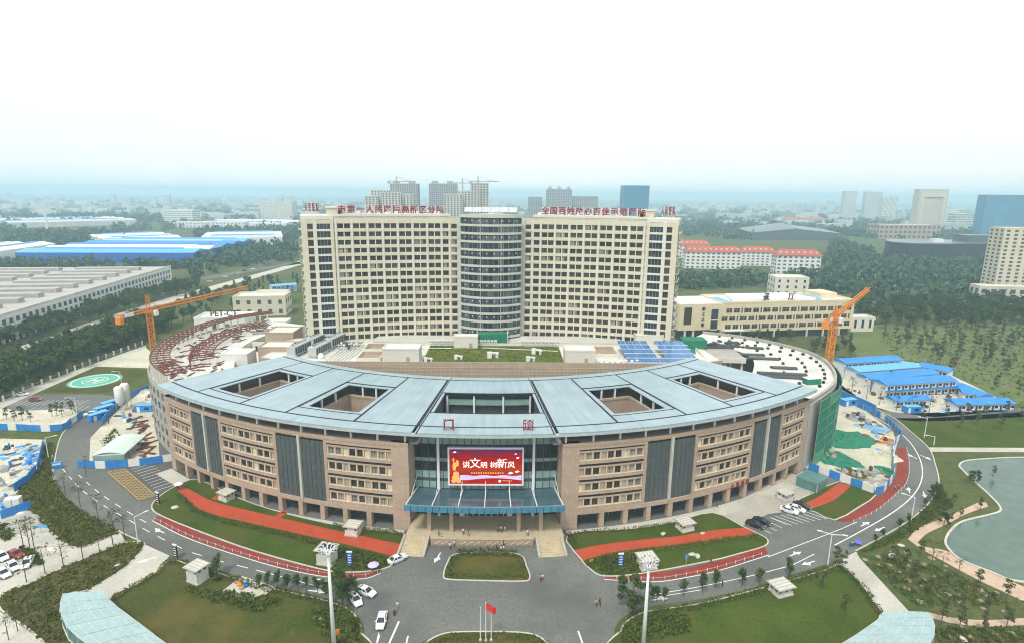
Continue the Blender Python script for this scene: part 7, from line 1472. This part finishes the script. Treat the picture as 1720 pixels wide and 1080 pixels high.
cover([(205.11,283.77),(216.14,273.29),(212,238.45),(210.39,218.35),(211.18,208.5),(338.63,340.12),(233.04,336.81)], 700, .7, 'leaf_olive', 'tall weeds and grass of the young plantation', 14, .5); cover([(-127.12,176.75),(-129.09,186.53),(-113.24,168.01),(-116.35,163.01)], 120, .6, 'shrub', 'overgrown patch beside the pale green shed', 15); cover([(173.68,282.99),(186.22,283.3),(200.7,277.12),(190.45,270.63),(168.9,264.15)], 160, .8, 'shrub', 'scrub beyond the farthest site cabin', 16)
# fence posts along the helipad belt
t = thing('perimeter_fence', 'white post fence between the helipad yard and the tree belt', 'fence'); pm2 = MB().box(-.25, .25, -.25, .25, 0, 2.2).box(-.32, .32, -.32, .32, 2.2, 2.4).mesh('post', 'cream_pale'); W = walk([(-188.55,202.34),(-189.68,225.52),(-190.98,261.78),(-187.5,300.62)], 5.0)
for x, y, a in W: put('post', pm2, t, (x, y, 0), a)
for (x, y, a), (u, v, c) in zip(W, W[1:]): MB().beam((x, y, 1.7), (u, v, 1.7), .08).beam((x, y, .5), (u, v, .5), .08).build('rail', 'steel', t)

# ================================================================ people
def body_mesh(pose):
    """one continuous skinned figure; material by height and reach"""
    s = {'stand': 0., 'walk': .22, 'ride': 0.}[pose]; J = {}; E_ = []; V_ = []; R_ = []
    def v(n, p, r, par=None):
        J[n] = len(V_); V_.append(p); R_.append(r)
        if par is not None: E_.append((J[par], J[n]))
    sit = pose == 'ride'; hz = .78 if sit else .92
    v('pelvis', (0, 0, hz), .135); v('waist', (0, .01, hz + .2), .125, 'pelvis'); v('chest', (0, .01, hz + .40), .15, 'waist'); v('neck', (0, 0, hz + .57), .058, 'chest'); v('head', (.0, -.02, hz + .68), .085, 'neck'); v('crown', (0, -.01, hz + .80), .07, 'head'); v('nose', (0, -.10, hz + .70), .02, 'head')
    for sg, n in ((-1, 'l'), (1, 'r')):
        st = s * sg
        v('hip' + n, (sg * .09, 0, hz - .05), .10, 'pelvis')
        if sit: v('knee' + n, (sg * .16, -.38, hz - .08), .075, 'hip' + n); v('ank' + n, (sg * .16, -.30, .12), .05, 'knee' + n); v('toe' + n, (sg * .16, -.46, .06), .04, 'ank' + n)
        else: v('knee' + n, (sg * .10, -st * .6 - .02, .49), .07, 'hip' + n); v('ank' + n, (sg * .10, -st if st > 0 else -st * 1.3, .09), .047, 'knee' + n); v('toe' + n, (sg * .11, (-st if st > 0 else -st * 1.3) - .15, .04), .04, 'ank' + n)
        v('sho' + n, (sg * .19, .01, hz + .50), .06, 'chest')
        if sit: v('elb' + n, (sg * .26, -.15, hz + .27), .043, 'sho' + n); v('wri' + n, (sg * .22, -.40, hz + .25), .032, 'elb' + n); v('hand' + n, (sg * .2, -.48, hz + .25), .03, 'wri' + n)
        else: v('elb' + n, (sg * .24, st * .4 + .03, hz + .22), .043, 'sho' + n); v('wri' + n, (sg * .25, st * .7 - .06, hz - .02), .032, 'elb' + n); v('hand' + n, (sg * .25, st * .75 - .09, hz - .11), .036, 'wri' + n)
        h = V_[J['hand' + n]]
        for k in range(4): v('f%d%s' % (k, n), (h[0] + (k - 1.5) * .018, h[1] - .03, h[2] - .075 + .006 * abs(k - 1.4)), .009, 'hand' + n)
        v('thumb' + n, (h[0] - sg * .045, h[1] - .04, h[2] - .02), .01, 'hand' + n)
    me = bpy.data.meshes.new('body'); me.from_pydata(V_, E_, []); o = bpy.data.objects.new('body', me); col.objects.link(o)
    md = o.modifiers.new('skin', 'SKIN'); md.use_smooth_shade = True
    for i, d in enumerate(me.skin_vertices[0].data): d.radius = (R_[i], R_[i]); d.use_root = i == 0
    o.modifiers.new('sub', 'SUBSURF').levels = 1; o.modifiers['sub'].render_levels = 1; bpy.context.view_layer.update()
    m2 = bpy.data.meshes.new_from_object(o.evaluated_get(bpy.context.evaluated_depsgraph_get())); bpy.data.objects.remove(o); return m2, hz
BM = {p: body_mesh(p) for p in ('stand', 'walk', 'ride')}
for k, c in (('cloth_white', (.72, .72, .72)), ('cloth_red', (.5, .03, .03)), ('cloth_dark', (.03, .03, .04)), ('cloth_blue', (.06, .12, .3)), ('cloth_yellow', (.6, .48, .06)), ('cloth_grey', (.25, .25, .26)), ('umbrella_lilac', (.55, .45, .70)), ('umbrella_blue', (.12, .15, .6))): dm(k, c, var=.08, scale=4, fine=10)
def person(p, rz, pose, top, leg, label, z=.06):
    src, hz = BM[pose]; me = src.copy(); me.name = 'body'
    for k in ('skin', top, leg, 'tyre'): me.materials.append(M[k])
    me.materials.clear()
    for k in ('skin', top, leg, 'tyre'): me.materials.append(M[k])
    for f in me.polygons:
        x, y, zc = f.center; arm = abs(x) > .205
        f.material_index = 0 if zc > hz + .54 else (0 if arm and zc < hz + .3 and not (pose == 'ride' and zc < hz) and zc > hz - .25 else (1 if zc > hz + .02 else (3 if zc < .1 else 2)))
    o = put('person', me, None, (*p, z), rz); tag(o, label, 'person')
    MB().lathe([(.105, hz + .70), (.115, hz + .77), (.09, hz + .86), (.03, hz + .895)], 0, .015, 10).build('hair', 'hair', o, smooth=True); return o
def umbrella(p, z, m, label, r=1.0):
    t = thing('umbrella', label, 'umbrella', (*p, z)); MB().tube((0, 0, 0), (0, 0, 1.25), .015, n=5).build('shaft', 'dark_grey', t)
    n = 8
    for i in range(n):
        a, b_ = 2 * math.pi * i / n, 2 * math.pi * (i + 1) / n; f = lambda u, c: (r * u * math.cos(c), r * u * math.sin(c), 1.25 - .42 * u ** 2)
        MB().add([f(0.02, a), f(.5, a), f(1, a), f(1, b_), f(.5, b_), f(.02, b_)], [(0, 1, 4, 5), (1, 2, 3, 4)]).build('canopy_panel', m, t)
ppl = (((-7.9,118.34), .4, 'walk', 'cloth_white', 'cloth_dark', 'person in a white shirt walking before the carved wall'), ((-7.02,119.26), 2.6, 'walk', 'cloth_white', 'cloth_dark', 'person in white with dark trousers by the wall end'), ((-5.63,117.44), -1, 'walk', 'cloth_grey', 'cloth_dark', 'person in grey left of the island shrubs'), ((-10.07,120.65), 1, 'stand', 'cloth_dark', 'cloth_dark', 'person in black at the left end of the carved wall'),
       ((2.84,117.48), .3, 'walk', 'cloth_dark', 'cloth_dark', 'person in dark clothes behind the island, left of a pair'), ((3.93,117.25), .5, 'walk', 'cloth_white', 'cloth_dark', 'person in white behind the island, right of a pair'), ((12.73,107.29), 2.8, 'walk', 'cloth_white', 'cloth_red', 'person in white and red crossing east of the island'), ((12.34,107.09), 2.8, 'walk', 'cloth_grey', 'cloth_dark', 'person in grey crossing east of the island'),
       ((22.95,99.53), .2, 'walk', 'cloth_yellow', 'cloth_dark', 'person in yellow crossing the plaza'), ((23.69,99.7), .2, 'walk', 'cloth_dark', 'cloth_dark', 'person in dark clothes beside the one in yellow'), ((-16.38,98.78), .4, 'walk', 'cloth_white', 'cloth_grey', 'person in pale clothes walking behind the red scooter'), ((50.47,105.49), 1.5, 'stand', 'cloth_dark', 'cloth_dark', 'person in black on the southeast kerb'), ((50.88,113.5), .3, 'walk', 'cloth_dark', 'cloth_dark', 'person in dark clothes on the east cycle lane'),
       ((4.47,119.31), 1.5, 'walk', 'cloth_dark', 'cloth_dark', 'third person near the carved wall, all in dark clothes'), ((-134.29,190.66), .5, 'stand', 'cloth_dark', 'cloth_dark', 'worker standing at the west site gate'), ((60.66,136.9), .3, 'walk', 'cloth_dark', 'cloth_dark', 'person in dark clothes beside the east arcade'), ((114.39,146.39), 1, 'walk', 'cloth_yellow', 'cloth_dark', 'left worker in yellow on the dark red lane'), ((115.86,147.07), 1, 'walk', 'cloth_yellow', 'cloth_dark', 'right worker in yellow on the dark red lane'), ((4.48,117.48), 2, 'walk', 'cloth_white', 'cloth_grey', 'person in pale clothes nearest the island shrubs'))
for a in ppl: person(*a)
for (x, y), rz, c, l, lab in (((-10.81,121.31,1.6)[:2], 0, 'cloth_grey', 'cloth_dark', 'person in grey at the top of the west steps'), ((-5.11,121.82,1.6)[:2], 0, 'cloth_white', 'cloth_dark', 'person in white on the terrace left of the one in red'), ((-3.8,121.1,1.6)[:2], 1.2, 'cloth_red', 'cloth_red', 'person all in red on the entrance terrace'), ((3.03,122.84,1.6)[:2], .4, 'cloth_grey', 'cloth_dark', 'leftmost of three people together on the terrace'), ((3.88,122.85,1.6)[:2], .6, 'cloth_white', 'cloth_dark', 'middle one of three people together on the terrace'), ((4.73,122.85,1.6)[:2], .8, 'cloth_white', 'cloth_grey', 'rightmost of three people together on the terrace'), ((8.15,123.62,1.6)[:2], 3, 'cloth_white', 'cloth_white', 'person all in white on the terrace'), ((10.07,121.41,1.6)[:2], .3, 'cloth_white', 'cloth_dark', 'person in a white shirt at the terrace edge, right side')):
    person((x, y), rz, 'walk', c, l, lab, 1.6)
person((-23.86,110.13), .4, 'stand', 'cloth_red', 'cloth_dark', 'person under the lilac umbrella by the west lawn corner'); p = (-23.86,110.13); umbrella((p[0] + .22, p[1] - .05), 1.0, 'umbrella_lilac', 'lilac umbrella held at the west lawn corner', 1.25)
person((-84.92,145.17), .4, 'stand', 'cloth_dark', 'cloth_dark', 'person under the white umbrella at the head of the west red path'); p = (-84.92,145.17); umbrella((p[0] + .22, p[1] - .05), 1.0, 'cloth_white', 'white umbrella at the head of the west red path', 1.2)
def scooter(p, rz, m, label):
    t = thing('scooter', label, 'scooter', (*p, .06), rz)
    for y in (-.62, .6): w_ = MB().tube((-.06, y, .25), (.06, y, .25), .25, n=12).build('wheel', 'tyre', t); MB().tube((-.065, y, .25), (.065, y, .25), .13, n=8).build('rim', 'car_silver', w_)
    MB().add([(-.16, -.3, .28), (.16, -.3, .28), (.18, .75, .35), (-.18, .75, .35), (-.13, .05, .66), (.13, .05, .66), (.12, .75, .68), (-.12, .75, .68)], [(0, 1, 2, 3), (4, 7, 6, 5), (0, 4, 5, 1), (1, 5, 6, 2), (2, 6, 7, 3), (3, 7, 4, 0)]).build('body', m, t)
    MB().box(-.15, .15, .02, .72, .66, .76).build('seat', 'black', t); MB().beam((0, -.62, .3), (0, -.42, .95), .09).build('fork', m, t); MB().tube((-.33, -.42, .98), (.33, -.42, .98), .025, n=6).build('handlebar', 'black', t); MB().obox(0, -.55, .55, .9, .3, .1).build('front_shield', m, t)
scooter((-16.84,97.46), .3, 'car_red', 'red scooter ridden across the plaza'); person((-16.84,97.46), .3, 'ride', 'cloth_grey', 'cloth_dark', 'rider in grey on the red scooter')
scooter((86.53,119.91), 1.9, 'blue_deep', 'blue tricycle-like scooter at the east ramp mouth'); person((86.53,119.91), 1.9, 'ride', 'cloth_yellow', 'cloth_blue', 'rider in yellow on the blue scooter'); p = (88.09,120.39); umbrella((p[0], p[1]), .06, 'umbrella_blue', 'blue umbrella standing open beside the blue scooter', .9)
# ================================================================ haze
hz = MB().box(-12100, 12100, -650, 12100, -1.6, 135)
m = bpy.data.materials.new('haze'); m.use_nodes = True; m.node_tree.nodes.clear(); M['haze'] = m
o_ = m.node_tree.nodes.new('ShaderNodeOutputMaterial'); pv_ = m.node_tree.nodes.new('ShaderNodeVolumePrincipled')
pv_.inputs['Color'].default_value = (.60, .86, 1.0, 1); pv_.inputs['Density'].default_value = .00028; pv_.inputs['Anisotropy'].default_value = 0.
m.node_tree.links.new(pv_.outputs['Volume'], o_.inputs['Volume'])
tag(hz.build('haze', 'haze'), 'pale blue haze lying over the plain', 'haze', kind='stuff')
